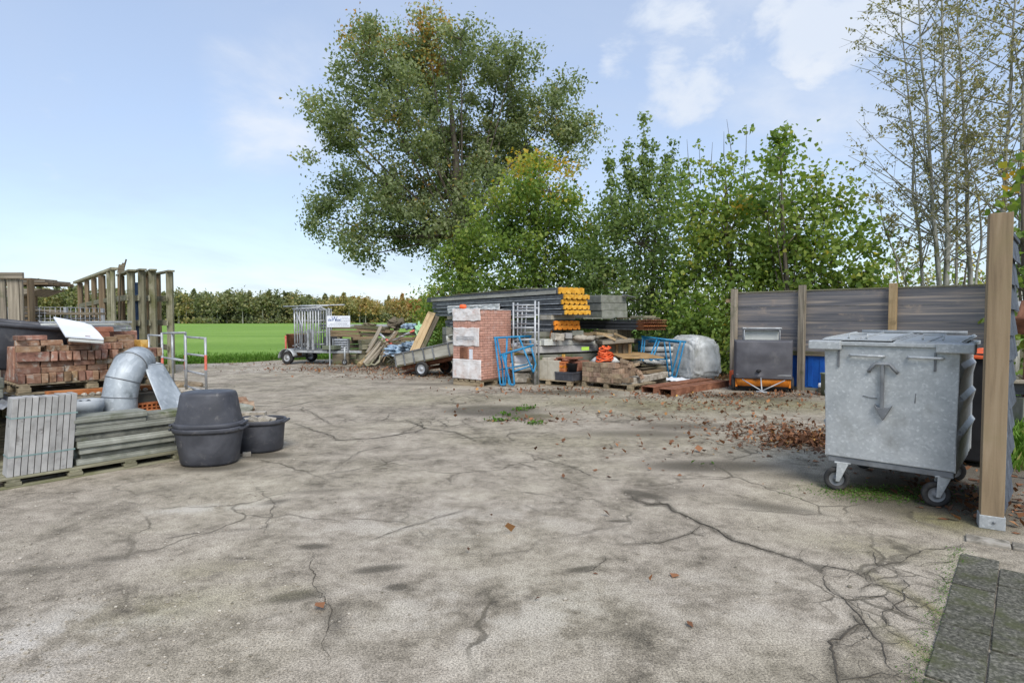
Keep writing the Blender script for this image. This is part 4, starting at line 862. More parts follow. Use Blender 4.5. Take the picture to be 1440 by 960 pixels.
# rusty beams and bits behind
b = MB(F); P0, P1 = (.55, .95, .755), (1.78, .95, .735)
b.beam(P0, P1, .09, .055); tag(b.build('rusty_beam', 'rust_orange', bevel=.004), 'long rust orange beam lying behind the galvanised duct', 'beam')
b = MB(F); b.beam((.6, .86, .70), (1.75, .86, .68), .10, .02); b.beam((.6, .95, .715), (1.75, .95, .695), .1, .02); tag(b.build('pale_board', 'wood_grey', bevel=.003), 'pale weathered board under the rust orange beam', 'board')
b = MB(F); b.bb(.62, 1.72, .8, 1.0, .5, .685); tag(b.build('grey_block', 'concrete_dark', bevel=.008), 'grey concrete beam below the rusty beam, behind the duct', 'beam')
b = MB(F); b.bb(.65, 1.7, .78, 1.04, 0, .498); tag(b.build('block_stack', 'concrete_dark', bevel=.01), 'low dark concrete footing hidden behind the plank stack', 'block')
for i in range(14):
    x = .62+i*.08+random.uniform(-.02, .02)
    b = MB(F); b.blob((x, .865, .712+.012), (.03, .025, .022), i, 2, .3, smooth=False); tag(b.build('rubble_lump', 'stone'), 'small pale rubble lump along the rusty beam', 'rubble', 'rubble lumps along the rusty beam')
t = thing('hollow_brick', 'bright orange perforated brick right of the duct', 'brick', L(1.5, .7, .5))
b = MB(F)
for z0, z1 in ((.50, .515), (.535, .55), (.575, .59)): b.bb(1.32, 1.72, .62, .74, z0, z1)
for i in range(9): b.bb(1.32+i*.0485, 1.335+i*.0485, .62, .74, .515, .535); b.bb(1.32+i*.0485, 1.335+i*.0485, .62, .74, .55, .575)
b.bb(1.325, 1.715, .70, .735, .51, .58)
b.build('body', 'tile_orange', t)
b = MB(F); b.bb(1.3, 1.74, .6, .77, 0, .498); tag(b.build('block', 'concrete_dark', bevel=.01), 'dark block carrying the orange perforated brick', 'block')
# galvanised bend
def duct_pts():
    pts = [A(168, 584, 6.62), A(167.5, 560, 6.63), A(169, 545, 6.64), A(172, 533, 6.64), A(178, 521, 6.65), A(185, 512, 6.66), A(189, 506, 6.68)]
    return pts
dp = duct_pts(); RD = .174
t = thing('duct_bend', 'galvanised steel duct bend with bead joints, standing behind the concrete planks', 'duct', (dp[0].x, dp[0].y, .45))
P = [dp[0]+Vector((0, 0, -.1))]; segs = [dp[0], A(168.5, 558, 6.63), A(173, 534, 6.66), A(183, 514, 6.72), A(195, 508, 7.05)]
b = MB(); b.tube([segs[0]+Vector((0, 0, -.22))]+segs[1:], RD, 44, False)
b.build('body', 'galv_duct', t)
def ringat(p, d, r, th, name, mt):
    d = d.normalized(); a = d.cross(Vector((0, 1, .3))).normalized(); c = a.cross(d)
    q = MB(); q.tube([p+(a*math.cos(2*PI*k/36)+c*math.sin(2*PI*k/36))*r for k in range(37)], th, 6, False); return q.build(name, mt, t)
for p, d in ((segs[1], segs[2]-segs[0]), (segs[2], segs[3]-segs[1]), (segs[3], segs[4]-segs[2]), (segs[4], segs[4]-segs[3]), (A(168, 577, 6.62), Vector((0, 0, 1)))):
    ringat(p, d, RD+.001, .006, 'bead_joint', 'steel_grey')
b = MB(); b.lathe([(0, 0), (RD, 0)], 36, segs[4]-(segs[4]-segs[3]).normalized()*.05, rot=(segs[4]-segs[3]).to_track_quat('Z', 'Y').to_matrix()); b.build('opening', 'black', t)  # black disc stands in for the dark hollow of the duct
b = MB(); b.tube([segs[0]+Vector((0, 0, -.22)), (segs[0].x, segs[0].y, 0.0)], RD*.98, 30, False); b.build('lower_pipe', 'galv_duct', t)
# straight chute leaning to the right
t = thing('metal_chute', 'folded galvanised sheet chute leaning behind the planks, beside the black tubs', 'chute', tuple(G(240, 600)))
a0, a1 = A(205, 522, 6.75), A(229, 580, 6.62); c0, c1 = A(228, 511, 7.0), A(251, 574, 6.85); f0, f1 = A(232, 516, 7.08), A(266, 571, 6.95)
a1 = a0+(a1-a0)*1.7; c1 = c0+(c1-c0)*1.7; f1 = f0+(f1-f0)*1.35
def chute(u, v):
    if v < .75:
        k = v/.75; p = a0.lerp(a1, u); q = c0.lerp(c1, u); nrm = Vector((-.3, -.9, .3)); return p.lerp(q, k)+nrm*.09*math.sin(PI*k)
    k = (v-.75)/.25; return c0.lerp(c1, u).lerp(f0.lerp(f1, u), k)
b = MB(); b.sheet(chute, 8, 20); b.build('body', 'galv_duct', t, solid=.004)
b = MB(); b.tube([a0.lerp(c0, k/6)+Vector((-.3, -.9, .3))*.09*math.sin(PI*k/6) for k in range(7)], .006, 6); b.build('rolled_edge', 'galv_duct', t)
# ---- reclaimed bricks on their pallet
BP = LT(.38, 1.35, .718)
pallet(BP, 1.42, 1.0, .122, 'pallet under the stack of reclaimed bricks', 'pallet', 7, 3)
def brick(u, n, z, l, w, h, lb, mt='brick', a=0.0, grp='reclaimed bricks stacked on the pallet', tilt=0.0):
    b = MB(); Tm = BP @ Matrix.Translation((u, n, z)) @ Matrix.Rotation(a, 4, 'Z') @ Matrix.Rotation(tilt, 4, 'Y')
    b.T = Tm; k = random.uniform
    b.box((0, 0, h/2), (l, w, h))
    for i in range(len(b.v)): b.v[i] = b.v[i]+Vector((k(-.006, .006), k(-.006, .006), k(-.004, .004)))
    return tag(b.build('brick', mt, bevel=.005), lb, 'brick', grp)
z = .124
cols = ['pale', 'brown', 'reddish', 'grey brown']
def course(spec, z, h, ordn, nm, n0=.02, depth=.2):
    u = .02; c = 0
    for (kind, cnt) in spec:
        for _ in range(cnt):
            if kind == 'gap': u += .05; continue
            w = {'h': .066, 's': .215, 'b': .3}[kind]
            c += 1
            how = 'end on' if kind == 'h' else 'lengthwise'
            brick(u+w/2, n0+depth/2+random.uniform(-.022, .022), z+random.uniform(-.003, 0), w-.003-abs(random.gauss(0, .003)), .215 if kind == 'h' else .105, h-.003, 'brick laid %s, %s from left in the %s course of the reclaimed stack' % (how, ORD[c-1], nm), a=random.gauss(0, .03))
            u += w+.0035
course([('h', 20)], z, .112, 0, 'lowest'); z += .112
course([('s', 3), ('h', 0), ('s', 2)], z, .066, 1, 'second'); z += .066
course([('s', 1), ('b', 1), ('s', 3)], z, .066, 2, 'third'); z += .066
course([('b', 1), ('h', 8), ('gap', 1), ('h', 1), ('s', 1), ('h', 4)], z, .112, 3, 'fourth'); zf = z; z += .112
course([('s', 1), ('gap', 1), ('s', 2), ('h', 1), ('gap', 2)], z, .066, 4, 'fifth'); z5 = z; z += .066
course([('s', 1), ('s', 1), ('gap', 1), ('s', 1)], z, .066, 5, 'sixth'); z += .066
course([('h', 1), ('s', 1), ('gap', 4)], z, .055, 6, 'top')
brick(.83, .16, z5, .22, .1, .07, 'loose brown brick lying under the right side of the white panel', a=.1); brick(1.0, .14, z5, .1, .2, .075, 'squarish brown brick standing right of the white panel'); brick(1.13, .2, z5+.0, .11, .2, .1, 'dark squarish brick on the right part of the stack', a=.05)
brick(1.28, .15, z5, .085, .2, .1, 'bright yellow brick at the right end of the reclaimed stack', 'yellow_brick', a=.06); brick(.95, .34, z5+.078, .21, .1, .066, 'brick lying across the right part of the stack top'); brick(1.16, .36, z5+.1, .2, .1, .066, 'pale brick lying furthest right on the stack top')
for i, (u, n, zz, a) in enumerate(((.72, .6, z5+.135, .02), (.95, .6, z5+.135, .0), (.74, .62, z5+.2, .05), (1.0, .62, z5+.2, .02))): brick(u, n, zz, .21, .1, .066, 'red brick in the back row below the grey sheets', 'tile_red', a, 'red bricks below the grey sheets')
for i in range(7): # hidden rear of the stack
    b = MB(BP); b.bb(.02+i*.19, .2+i*.19, .25, .95, .124, z5+(.05 if i < 6 else -.03)); 
    tag(b.build('brick_row', 'brick', bevel=.008), 'row of bricks at the rear of the reclaimed stack', 'bricks', 'rear rows of the reclaimed brick stack')
# loose bricks at the right end, on the grey beams
for i, (px, py, Y, a, lb) in enumerate(((208, 506, 7.5, .4, 'broken brick lying on the right end of the stack, upper one'), (203, 513, 7.45, 1.2, 'broken brick lying on the right end of the stack, lower one'), (211, 519, 7.5, .2, 'pale broken brick just above the sheet chute'))):
    p = A(px, py, Y); b = MB(); b.T = Matrix.Translation(p) @ Matrix.Rotation(a, 4, 'Z'); b.box((0, 0, 0), (.18, .1, .065)); tag(b.build('brick', 'brick', bevel=.005), lb, 'brick', 'loose bricks at the end of the stack')
b = MB(F); b.bb(1.66, 1.86, 1.4, 1.7, 0, .93+.02); tag(b.build('block_pile', 'concrete_dark', bevel=.02), 'dark rubble block under the loose bricks at the stack end', 'block')
# mossy blocks at the left of the brick pallet
for i, (u, z0, w, h, lb) in enumerate(((.02, .712, .19, .1, 'lower left'), (.23, .712, .13, .1, 'lower right'), (.0, .814, .16, .12, 'upper left'), (.2, .814, .17, .12, 'upper right'))):
    b = MB(F); b.bb(u-.1, u-.1+w, 1.3, 1.62, z0, z0+h); tag(b.build('mossy_block', 'concrete_dark', bevel=.012), '%s mossy stone block below the big black tub' % lb, 'block', 'mossy blocks at the left edge')
b = MB(F); b.bb(-.9, .2, 1.62, 2.6, 0, .93); tag(b.build('block_plinth', 'concrete_dark', bevel=.02), 'rough dark stone plinth behind the mossy blocks', 'block')
# ---- tubs
def tub(name, label, c, sx, sy, h, rim, bot, rz=0.0, flip=False, tilt=0.0, e=2.5, group='black mortar tubs', mat='black_plastic'):
    """bot, rim: scale of the half width at the bottom and under the rim"""
    c = Vector(c); t = thing(name, label, 'tub', c, rz, group)
    Tm = Matrix.Translation(c) @ Matrix.Rotation(rz, 4, 'Z') @ Matrix.Rotation(tilt, 4, 'Y')
    if flip: Tm = Tm @ Matrix.Translation((0, 0, h)) @ Matrix.Rotation(PI, 4, 'X')
    b = MB(Tm); k = bot
    pr = [(0, .004), (k*.86, .0), (k*.95, .008), (k, .035), (k+(.93-k)*.5, h*.5), (.93, h*.84), (.95, h-.02), (.95, h), (.925, h), (.915, h-.03), (k+(.9-k)*.5, h*.5), (k*.95, .05), (k*.88, .03), (0, .03)]
    b.lathe(pr, 56, (0, 0, 0), e, sx, sy); b.build('body', mat, t)
    b = MB(Tm); b.lathe([(.945, h-.045), (.965, h-.05), (1.0, h-.03), (1.0, h-.004), (.985, h+.004), (.93, h+.003), (.925, h-.005)], 56, (0, 0, 0), e, sx, sy); b.build('rim', mat, t)
    for s in (-1, 1):
        b = MB(Tm); b.ext([(-.13, 0), (.13, 0), (.10, .035), (-.10, .035)], -.012, .012, (0, 1, 0), (s, 0, 0), (s*sx*.97, 0, h-.02)); b.build('grip', mat, t, .006)
    return t
tub('mortar_tub', 'big black tub at the left edge, resting on mossy blocks beside the bricks', A(2, 516, 7.15), .72, .5, .56, 1, .74, AN*.4, tilt=R(7), e=2.3)
g0 = G(291, 655); tc_ = Vector((-3.30, 6.40, 0))
tub('mortar_tub', 'upright black mortar tub on the asphalt, carrying an upturned tub', tc_, .36, .29, .405, 1, .80, .12)
tub('mortar_tub', 'upturned black mortar tub stacked rim to rim on the upright one', tc_+Vector((-.005, .01, .412)), .352, .28, .37, 1, .79, .16, flip=True)
t3 = tub('mortar_tub', 'low black mortar tub holding grey rubble, right of the stacked pair', (-3.03, 7.02, 0), .315, .26, .375, 1, .86, .1, e=2.2)
b = MB(); b.lathe([(0, .335), (.5, .33), (.89, .31)], 40, (-3.03, 7.02, 0), 2.2, .315, .26, Matrix.Rotation(.1, 3, 'Z')); tag(b.build('sand_fill', 'stone'), 'grey sand filling the low black tub', 'sand')
for i, (dx, dy, s, lb) in enumerate(((-.12, -.08, .06, 'leftmost grey rubble stone in the low black tub'), (-.02, -.1, .07, 'grey rubble stone at the front of the low black tub'), (.06, -.04, .08, 'largest grey rubble stone in the low black tub'), (-.1, .06, .06, 'grey rubble stone at the back left in the low tub'), (.14, .03, .05, 'small grey rubble stone at the right in the low tub'), (.02, .1, .06, 'grey rubble stone at the back of the low tub'))):
    b = MB(); b.blob((-3.03+dx, 7.02+dy, .36), (s*1.15, s*.95, s*.7), i+3, 2, .45, 1.8, smooth=False); tag(b.build('rubble_stone', 'stone'), lb, 'stone', 'rubble in the low tub')
def stone(px, py, s, lb, mt='stone', seed=0, box=False, a=0.3, tl=0.3):
    g = G(px, py); b = MB()
    if box:
        b.T = Matrix.Translation(g+Vector((0, 0, s[2]*.5))) @ Matrix.Rotation(a, 4, 'Z') @ Matrix.Rotation(tl, 4, 'X'); b.box((0, 0, 0), s)
    else: b.blob(g+Vector((0, 0, s[2]*.6)), s, seed, 2, .4, 1.6, smooth=False)
    return tag(b.build('stone', mt, bevel=.006 if box else 0), lb, 'stone', 'loose stones near the tubs')
stone(347, 641, (.09, .06, .045), 'squarish grey stone at the foot of the stacked tubs', box=True, a=.4, tl=.05)
stone(336, 577, (.26, .18, .2), 'brown rubble chunk behind the low tub, touching the tall tubs', 'brick', box=True, a=.8, tl=.5)
stone(339, 580, (.2, .14, .1), 'greenish rubble chunk behind the low tub', 'concrete_moss', 5)
stone(350, 578, (.17, .17, .13), 'tilted brown block behind the low tub, furthest right', 'paver', box=True, a=.5, tl=.7)
stone(355, 583, (.42, .16, .05), 'flat pale stone slab lying behind the low tub', 'stone', box=True, a=.12, tl=.0)
stone(275, 552, (.4, .2, .08), 'sandy lump of rubble at the foot of the small scaffold frame', 'stone', 8); stone(258, 545, (.5, .25, .1), 'brown heap of soil at the foot of the scaffold frames', 'paver', 9)
# ---- white panel and sheets on top
p1, p2, p3, p4 = A(75, 447.5, 7.25), A(119, 450, 7.3), A(146, 478.5, 6.95), A(92, 474.5, 6.75)
X = (p3-p4).normalized(); Yv = (p1-p4); Yv = (Yv-X*Yv.dot(X)).normalized()
pp = [((q-p4).dot(X), (q-p4).dot(Yv)) for q in (p4, p3, p2, p1)]
t = thing('white_hatch', 'white flat panel with one rounded corner, sloping on top of the reclaimed bricks', 'panel', tuple(p4))
cr_ = [pp[0], pp[1], (pp[1][0]*.72+pp[2][0]*.28, pp[1][1]*.62+pp[2][1]*.42), (pp[1][0]*.35+pp[2][0]*.65, pp[1][1]*.2+pp[2][1]*.86), (pp[2][0], pp[2][1]), pp[3]]
b = MB(); b.ext(cr_, -.001, .022, X, Yv, p4); b.build('face', 'white_panel', t, .004)
b = MB(); b.ext([(pp[0][0]+.03, -.03), (pp[1][0]+.0, -.03), (pp[1][0]-.0, .02), (pp[0][0]+.03, .02)], -.035, -.012, X, Yv, p4); b.build('lower_edge', 'white_dim', t, .004)
b = MB(); b.ext([(.18, .03), (.23, .03), (.23, .045), (.18, .045)], .0221, .026, X, Yv, p4); b.build('clip', 'rust', t)
for i, (z0, px0, px1) in enumerate(((1.40, 128, 186), (1.428, 124, 187), (1.456, 129, 186), (1.484, 122, 184), (1.512, 110, 187))):
    a_, b_ = A(px0, 455, 7.5), A(px1, 455, 8.15); d = (b_-a_).normalized(); nrm = Vector((-d.y, d.x, 0)).normalized()
    q = MB(); c = (a_+b_)/2+nrm*.42; q.box((c.x, c.y, z0+.012), ((b_-a_).length, .8, .022), math.atan2(d.y, d.x)+random.uniform(-.02, .02))
    tag(q.build('fibre_sheet', 'alu' if i != 3 else 'white_dim', bevel=.003), 'grey fibre cement sheet, %s from the bottom of the sheets on the bricks' % ORD[i], 'sheet', 'sheets on the brick stack')
b = MB(); c = A(150, 470, 8.4); b.box((c.x, c.y+.1, .7), (.5, .5, 1.398), AN); tag(b.build('brick_block', 'brick', bevel=.01), 'brick stack under the rear of the grey sheets', 'bricks')
# ---- wire crate, boards and plank crate at the far left
t = thing('wire_crate', 'rusty steel wire crate full of old boards, behind the black tub', 'crate', (-7.05, 9.2, 0))
b = MB(); x0, x1, y0, y1, zt = -7.75, -6.72, 8.9, 9.7, 1.74
for k in range(14): x = x0+(x1-x0)*k/13; b.tube([(x, y0, .12), (x, y0, zt)], .004, 5)
for k in range(9): y = y0+(y1-y0)*k/8; b.tube([(x1, y, .12), (x1, y, zt)], .004, 5)
for k in range(20):
    z = .12+(zt-.12)*k/19; b.tube([(x0, y0, z), (x1, y0, z)], .004, 5); b.tube([(x1, y0, z), (x1, y1, z)], .004, 5)
b.build('wire_mesh', 'alu', t)
for (x, y) in ((x0, y0), (x1, y0), (x0, y1), (x1, y1)): MB().bb(x-.02, x+.02, y-.02, y+.02, 0, zt).build('corner_post', 'alu', t)
MB().bb(x0, x1, y0, y1, .1, .13).build('base', 'alu', t)
for k in range(7):
    b = MB(); z = 1.2+k*.075; b.box((-7.22+random.uniform(-.04, .04), 9.32, z), (.92, .66, .05), random.uniform(-.05, .05)); tag(b.build('old_board', 'wood_dark' if k < 6 else 'wood_grey', bevel=.004), 'old board lying in the wire crate, %s from the bottom' % ORD[k], 'board', 'boards in the wire crate')
b = MB(); b.bb(-7.7, -6.78, 8.96, 9.64, .132, 1.17); tag(b.build('timber_load', 'wood_dark', bevel=.01), 'dark timber filling the lower part of the wire crate', 'timber')
b = MB(); b.beam(A(45, 436, 9.05), A(92, 438, 9.05)+Vector((0, 0, .0)), .3, .03); tag(b.build('pale_plank', 'wood_grey', bevel=.003), 'pale plank lying on top of the wire crate', 'plank')
b = MB(); b.beam(A(78, 441, 8.8), A(137, 441, 8.5), .25, .035); tag(b.build('grey_plank', 'wood_dark', bevel=.003), 'dark plank jutting to the right from the wire crate', 'plank')
t = thing('plank_crate', 'tall crate of weathered vertical planks at the left edge of the picture', 'crate', (-7.9, 8.6, 0))
xr = A(33, 400, 8.5).x; xm = A(28, 400, 8.5).x; zt = 2.235
MB().box((xr-.9, 8.5, zt-.045), (1.8, .04, .085)).build('top_rail', 'wood_grey', t, .004)
for k, (pa, pb) in enumerate(((-30, -13), (-12, 9), (12, 28), (29.5, 33))):
    xa, xb = A(pa, 420, 8.55).x, A(pb, 420, 8.55).x; MB().bb(xa, xb, 8.53, 8.56, .05, zt-.09 if k < 3 else zt-.1).build('plank', 'wood_grey', t, .004)
for k in range(1): MB().bb(xr-.02, xr+.005, 8.58+k*.13, 8.69+k*.13, .05, zt-.1).build('plank', 'wood_old', t, .004)
MB().bb(xr-1.8, xr-.03, 8.58, 8.75, .0, .1).build('base', 'wood_dark', t, .004)
xa, xb = A(32, 420, 9.6).x, A(43.5, 420, 9.6).x
b = MB(); b.bb(xa, xb, 9.62, 9.74, 0, 1.93); tag(b.build('timber_post', 'wood_old', bevel=.006), 'brown squared post standing between the plank crate and wire crate', 'post')
for i, (pa, pb, py0, py1) in enumerate(((20, 74, 402, 407), (20, 86, 398.5, 402), (18, 82, 395.5, 398.5), (20, 63, 392.5, 395))):
    p0, p1 = A(pa, py0, 9.68), A(pb, py0, 9.68); zt0 = A(pa, py1, 9.68).z; zb0 = A(pa, py0, 9.68).z
    if i == 0: zb0 = 1.932; 
    b = MB(); b.ext([(p0.x, zb0), (p1.x-.1*(i == 0)*3, zb0), (p1.x, zt0-.01), (p1.x, zt0), (p0.x, zt0)], 0, .55, (1, 0, 0), (0, 0, 1), (0, 9.95, 0)); tag(b.build('flat_board', 'wood_old' if i % 2 else 'wood_grey', bevel=.003), 'weathered flat board, %s from the bottom, jutting out right of the plank crate' % ORD[i], 'board', 'boards on the plank crate')
b = MB(); p = A(43, 408, 9.5); b.blob(p, (.06, .05, .06), 2, 2, .4); tag(b.build('rusty_clamp', 'rust'), 'rusty clamp hanging under the jutting boards', 'clamp')
# ---- tall frames of mossy posts
def tb(b, px0, px1, pyt, Y, z0=0.0, d=.07):
    x0, x1 = A(px0, 448, Y).x, A(px1, 448, Y).x; zt = A(px0, pyt, Y).z
    b.box(((x0+x1)/2, Y, (z0+zt)/2), (x1-x0, d, zt-z0), .0); return zt
t = thing('slatted_rack', 'leftmost tall mossy frame, a row of slats under a long sloping top rail', 'wooden frame', (A(135, 448, 16.6).x, 16.6, 0), 0, 'tall mossy timber frames standing in a row')
MB().beam(A(107, 397.5, 18.2), A(161, 377.5, 15.7), .16, .07).build('top_rail', 'wood_moss', t, .006)
for (a, b_, Y) in ((111, 117, 18), (121, 126, 17.5), (130.5, 136.5, 17), (140.5, 149, 16.4), (152, 157, 15.95), (157.5, 162.5, 15.75)):
    q = MB(); tb(q, a, b_, 378.5+(18.2-Y)*0+ (161-a)*.37+1, Y); q.build('slat', 'wood_moss' if a > 150 else 'wood_old', t, .006)
for z in (.6, 1.5, 2.1): MB().beam((A(110, 448, 18.1).x, 18.1, z*.93), (A(160, 448, 15.85).x, 15.85, z), .04, .12).build('cross_rail', 'wood_moss', t, .006)
fr_ = [((181, 189, 382), (168, 175, 388), 16.4, 17.4, 'tall mossy frame next to the blue sheet, on its left'), ((196.5, 205, 381), (185, 190, 384), 16.6, 17.7, 'tall mossy frame next to the blue sheet, on its right'),
       ((211.5, 220, 381.5), (205, 210, 386), 16.8, 17.8, 'tall mossy frame with a brown rear post, second from the right'), ((235.5, 244, 383), (220, 226, 386), 16.95, 18.1, 'rightmost tall mossy frame, standing at the edge of the meadow')]
for (fa, fb, ft), (ra, rb, rt), Y0, Y1, lb in fr_:
    t = thing('timber_rack', lb, 'wooden frame', (A(fa, 448, Y0).x, Y0, 0), 0, 'tall mossy timber frames standing in a row')
    q = MB(); zt = tb(q, fa, fb, ft, Y0, 0, .10); q.build('front_post', 'wood_moss', t, .008)
    q = MB(); zr = tb(q, ra, rb, rt, Y1, 0, .12); q.build('rear_post', 'wood_old', t, .008)
    pa = Vector((A((fa+fb)/2, 448, Y0).x, Y0, 0)); pb = Vector((A((ra+rb)/2, 448, Y1).x, Y1, 0)); d = (pa-pb).normalized()
    MB().beam(pb-d*.25+Vector((0, 0, zr+.03)), pa+d*.22+Vector((0, 0, zt+.03)), .18, .05).build('top_rail', 'wood_moss', t, .006)
    sd = Vector((d.y, -d.x, 0))
    for z in (.15, .75, 1.45, 2.15): MB().beam(pb-d*.1+sd*.09+Vector((0, 0, z)), pa+d*.1+sd*.1+Vector((0, 0, z)), .04, .16).build('cross_rail', 'wood_moss', t, .006)
b = MB(); x0, x1 = A(189.5, 448, 16.9).x, A(196.5, 448, 16.9).x; b.bb(x0, x1, 16.9, 16.95, 0, A(190, 397, 16.9).z); tag(b.build('blue_sheet', 'blue_dark', bevel=.004), 'narrow dark blue sheet standing between the mossy frames', 'sheet')
b = MB(); b.beam(A(180, 460, 17.2)+Vector((0, .3, 0)), A(183.5, 402, 17.2)+Vector((0, .3, 0)), .3, .03, (0, 1, 0)); tag(b.build('blue_board', 'blue_dark'), 'blue board behind the first mossy frame right of the slatted frame', 'board')
b = MB(); b.ext([(0, 0), (.2, 0), (.24, .32), (.2, .28), (.17, .3), (.13, .24), (.06, .25)], 0, .02, (1, 0, 0), (0, 0, 1), A(165, 384, 17.0)); b.beam(A(169, 384, 17.0), A(168, 500, 17.0), .05, .04); b.beam(A(174, 378, 17.0), A(177.5, 364.5, 17.0), .03, .03); tag(b.build('rusty_sheet', 'wood_dark'), 'jagged rusty metal piece sticking up behind the mossy frames', 'scrap metal')
# ---- small scaffold frames
def scaff(label, l, r, rungs, r_=.024, bands=(), group='small aluminium scaffold frames'):
    """l, r: (px, top, bottom, Y) of the two posts"""
    t = thing('scaffold_ladder', label, 'scaffold frame', (A(l[0], 448, l[3]).x, l[3], 0), 0, group)
    pl = lambda s, py: A(s[0], py, s[3])
    for s in (l, r):
        top, bot = pl(s, s[1]), pl(s, s[2]); bot = Vector((top.x, top.y, max(0, bot.z))) if s[2] < 900 else Vector((top.x, top.y, 0.0))
        MB().tube([bot, top], r_, 12).build('post', 'alu', t)
        for (b0, b1) in bands:
            z0, z1 = A(s[0], b1, s[3]).z, A(s[0], b0, s[3]).z; MB().tube([(top.x, top.y, z0), (top.x, top.y, z1)], r_+.0015, 12, False).build('painted_band', 'red_paint', t)
    for (a, b_) in rungs: MB().tube([pl(l, a), pl(r, b_)], r_*.9, 10).build('rung', 'alu', t)
    return t
scaff('aluminium scaffold frame with red bands, nearest the black tubs', (260, 472, 999, 12.8), (288.6, 474, 999, 11.75), [(473.5, 475.5), (497, 500.5), (520.5, 527), (542, 551)], bands=[(499, 520)])
scaff('aluminium scaffold frame at the right end of the bricks, with three rungs', (209, 470, 999, 13.4), (227.5, 468, 999, 12.9), [(471, 472), (489, 491.5), (508, 512)], bands=[(503, 511)])
scaff('wider aluminium scaffold frame between the two others, open to the meadow', (242, 468, 999, 13.3), (260.5, 467, 999, 12.4), [(468.5, 468), (503.5, 507)])
b = MB(); b.tube([A(227.5, 468.5, 12.95), A(261, 467.5, 12.35)], .022, 10); b.tube([A(227.5, 502, 12.95), A(256, 507, 12.5)], .02, 10); tag(b.build('scaffold_brace', 'alu'), 'aluminium brace pipes linking the small scaffold frames', 'brace')
# ================================================================ middle distance
def pbeam(name, mt, px0, py0, Y0, px1, py1, Y1, th, dep, label, cat, group=None, bend=0.0, bevel=.006):
    """squared length between two points given by photo pixel and distance; th: height in photo pixels, dep: depth in metres"""
    b = MB(); b.beam(A(px0, py0, Y0), A(px1, py1, Y1), dep, th*(Y0+Y1)/2/FPX, bend=bend)
    return tag(b.build(name, mt, bevel=bevel), label, cat, group)
def wheel(c, r, w, ax, t, hub='alu', hr=.55):
    """wheel part with tyre and rim on axis ax"""
    q = Vector(ax).to_track_quat('Z', 'Y').to_matrix()
    b = MB(); b.lathe([(r*hr, -w*.4), (r*.8, -w*.5), (r*.95, -w*.42), (r, -w*.2), (r, w*.2), (r*.95, w*.42), (r*.8, w*.5), (r*hr, w*.4), (r*hr, -w*.4)], 28, c, rot=q); o = b.build('wheel', 'rubber', t)
    b = MB(); b.lathe([(0, -w*.3), (r*.16, -w*.34), (r*.18, -w*.22), (r*hr*.8, -w*.2), (r*hr*.98, -w*.38), (r*hr, -w*.38), (r*hr, w*.38), (r*hr*.98, w*.38), (r*hr*.8, w*.2), (r*.18, w*.22), (r*.16, w*.34), (0, w*.3)], 24, c, rot=q); b.build('rim', hub, o)
    return o
# ---- trailer with upright scaffold frames
w0 = G(405, 512); TA = math.atan2(-.3, .954); TF = frame((w0.x, w0.y), TA)
def tp(x, y, z): return TF @ Vector((x, y, z))
t = thing('car_trailer', 'small galvanised trailer at the meadow edge loaded with upright scaffold frames', 'trailer', (w0.x, w0.y, 0), TA)
for y in (.0, 1.3):
    wheel(tp(0, y, .225), .225, .15, TF.to_3x3() @ Vector((0, 1, 0)), t)
    b = MB(TF); b.sheet(lambda u, v: Vector((.31*math.cos(PI*(1.02-u*.96)), y-.12+.24*v, .225+.31*math.sin(PI*(1.02-u*.96)))), 14, 2); b.build('mudguard', 'galv', t, solid=.012)
b = MB(TF)
for y in (.2, 1.1): b.bb(-.3, 1.45, y-.03, y+.03, .40, .50)
for x in (-.28, .0, .5, 1.0, 1.42): b.bb(x-.03, x+.03, .23, 1.07, .41, .49)
b.build('chassis', 'galv', t, .006)
MB(TF).bb(-.3, 1.45, .15, 1.15, .503, .52).build('deck', 'steel_grey', t, .003)
b = MB(TF); b.beam((1.4, .2, .43), (2.1, .65, .43), .06, .08); b.beam((1.4, 1.1, .43), (2.1, .65, .43), .06, .08); b.beam((2.05, .65, .43), (2.5, .65, .43), .07, .08); b.build('drawbar', 'galv', t, .006)
MB(TF).tube([(.0, -.02, .225), (0, 1.32, .225)], .03, 8).build('axle', 'steel_grey', t)
b = MB(TF); b.tube([(2.06, .3, .08), (2.06, .3, .62)], .03, 10); b.tube([(2.06, .3, .62), (2.06, .2, .64)], .012, 6); b.build('jockey_leg', 'galv', t)
wheel(tp(2.06, .3, .1), .1, .06, TF.to_3x3() @ Vector((0, 1, 0)), t)
MB(TF).bb(1.30, 1.78, .1, .5, .52, .66).build('tool_box', 'green_box', t, .01)
for (x, y) in ((-.25, .22), (-.25, 1.08)): MB(TF).bb(x-.025, x+.025, y-.025, y+.025, .5, .98).build('corner_post', 'red_paint' if y < 1 else 'alu', t, .003)
b = MB(TF); b.bb(1.4, 1.46, .2, .26, .5, 1.88); b.beam((1.43, .23, 1.86), (1.15, .23, 1.98), .04, .04); b.build('head_board_post', 'galv', t, .004)
MB(TF).bb(1.33, 1.39, .2, 1.1, .52, .95).build('head_board', 'panel_dark', t, .004)
b = MB(TF); b.bb(.68, .76, .12, .18, .5, 1.2); b.bb(.88, .96, .12, .18, .5, 1.2); b.build('side_post', 'alu', t, .004)
kk = 0
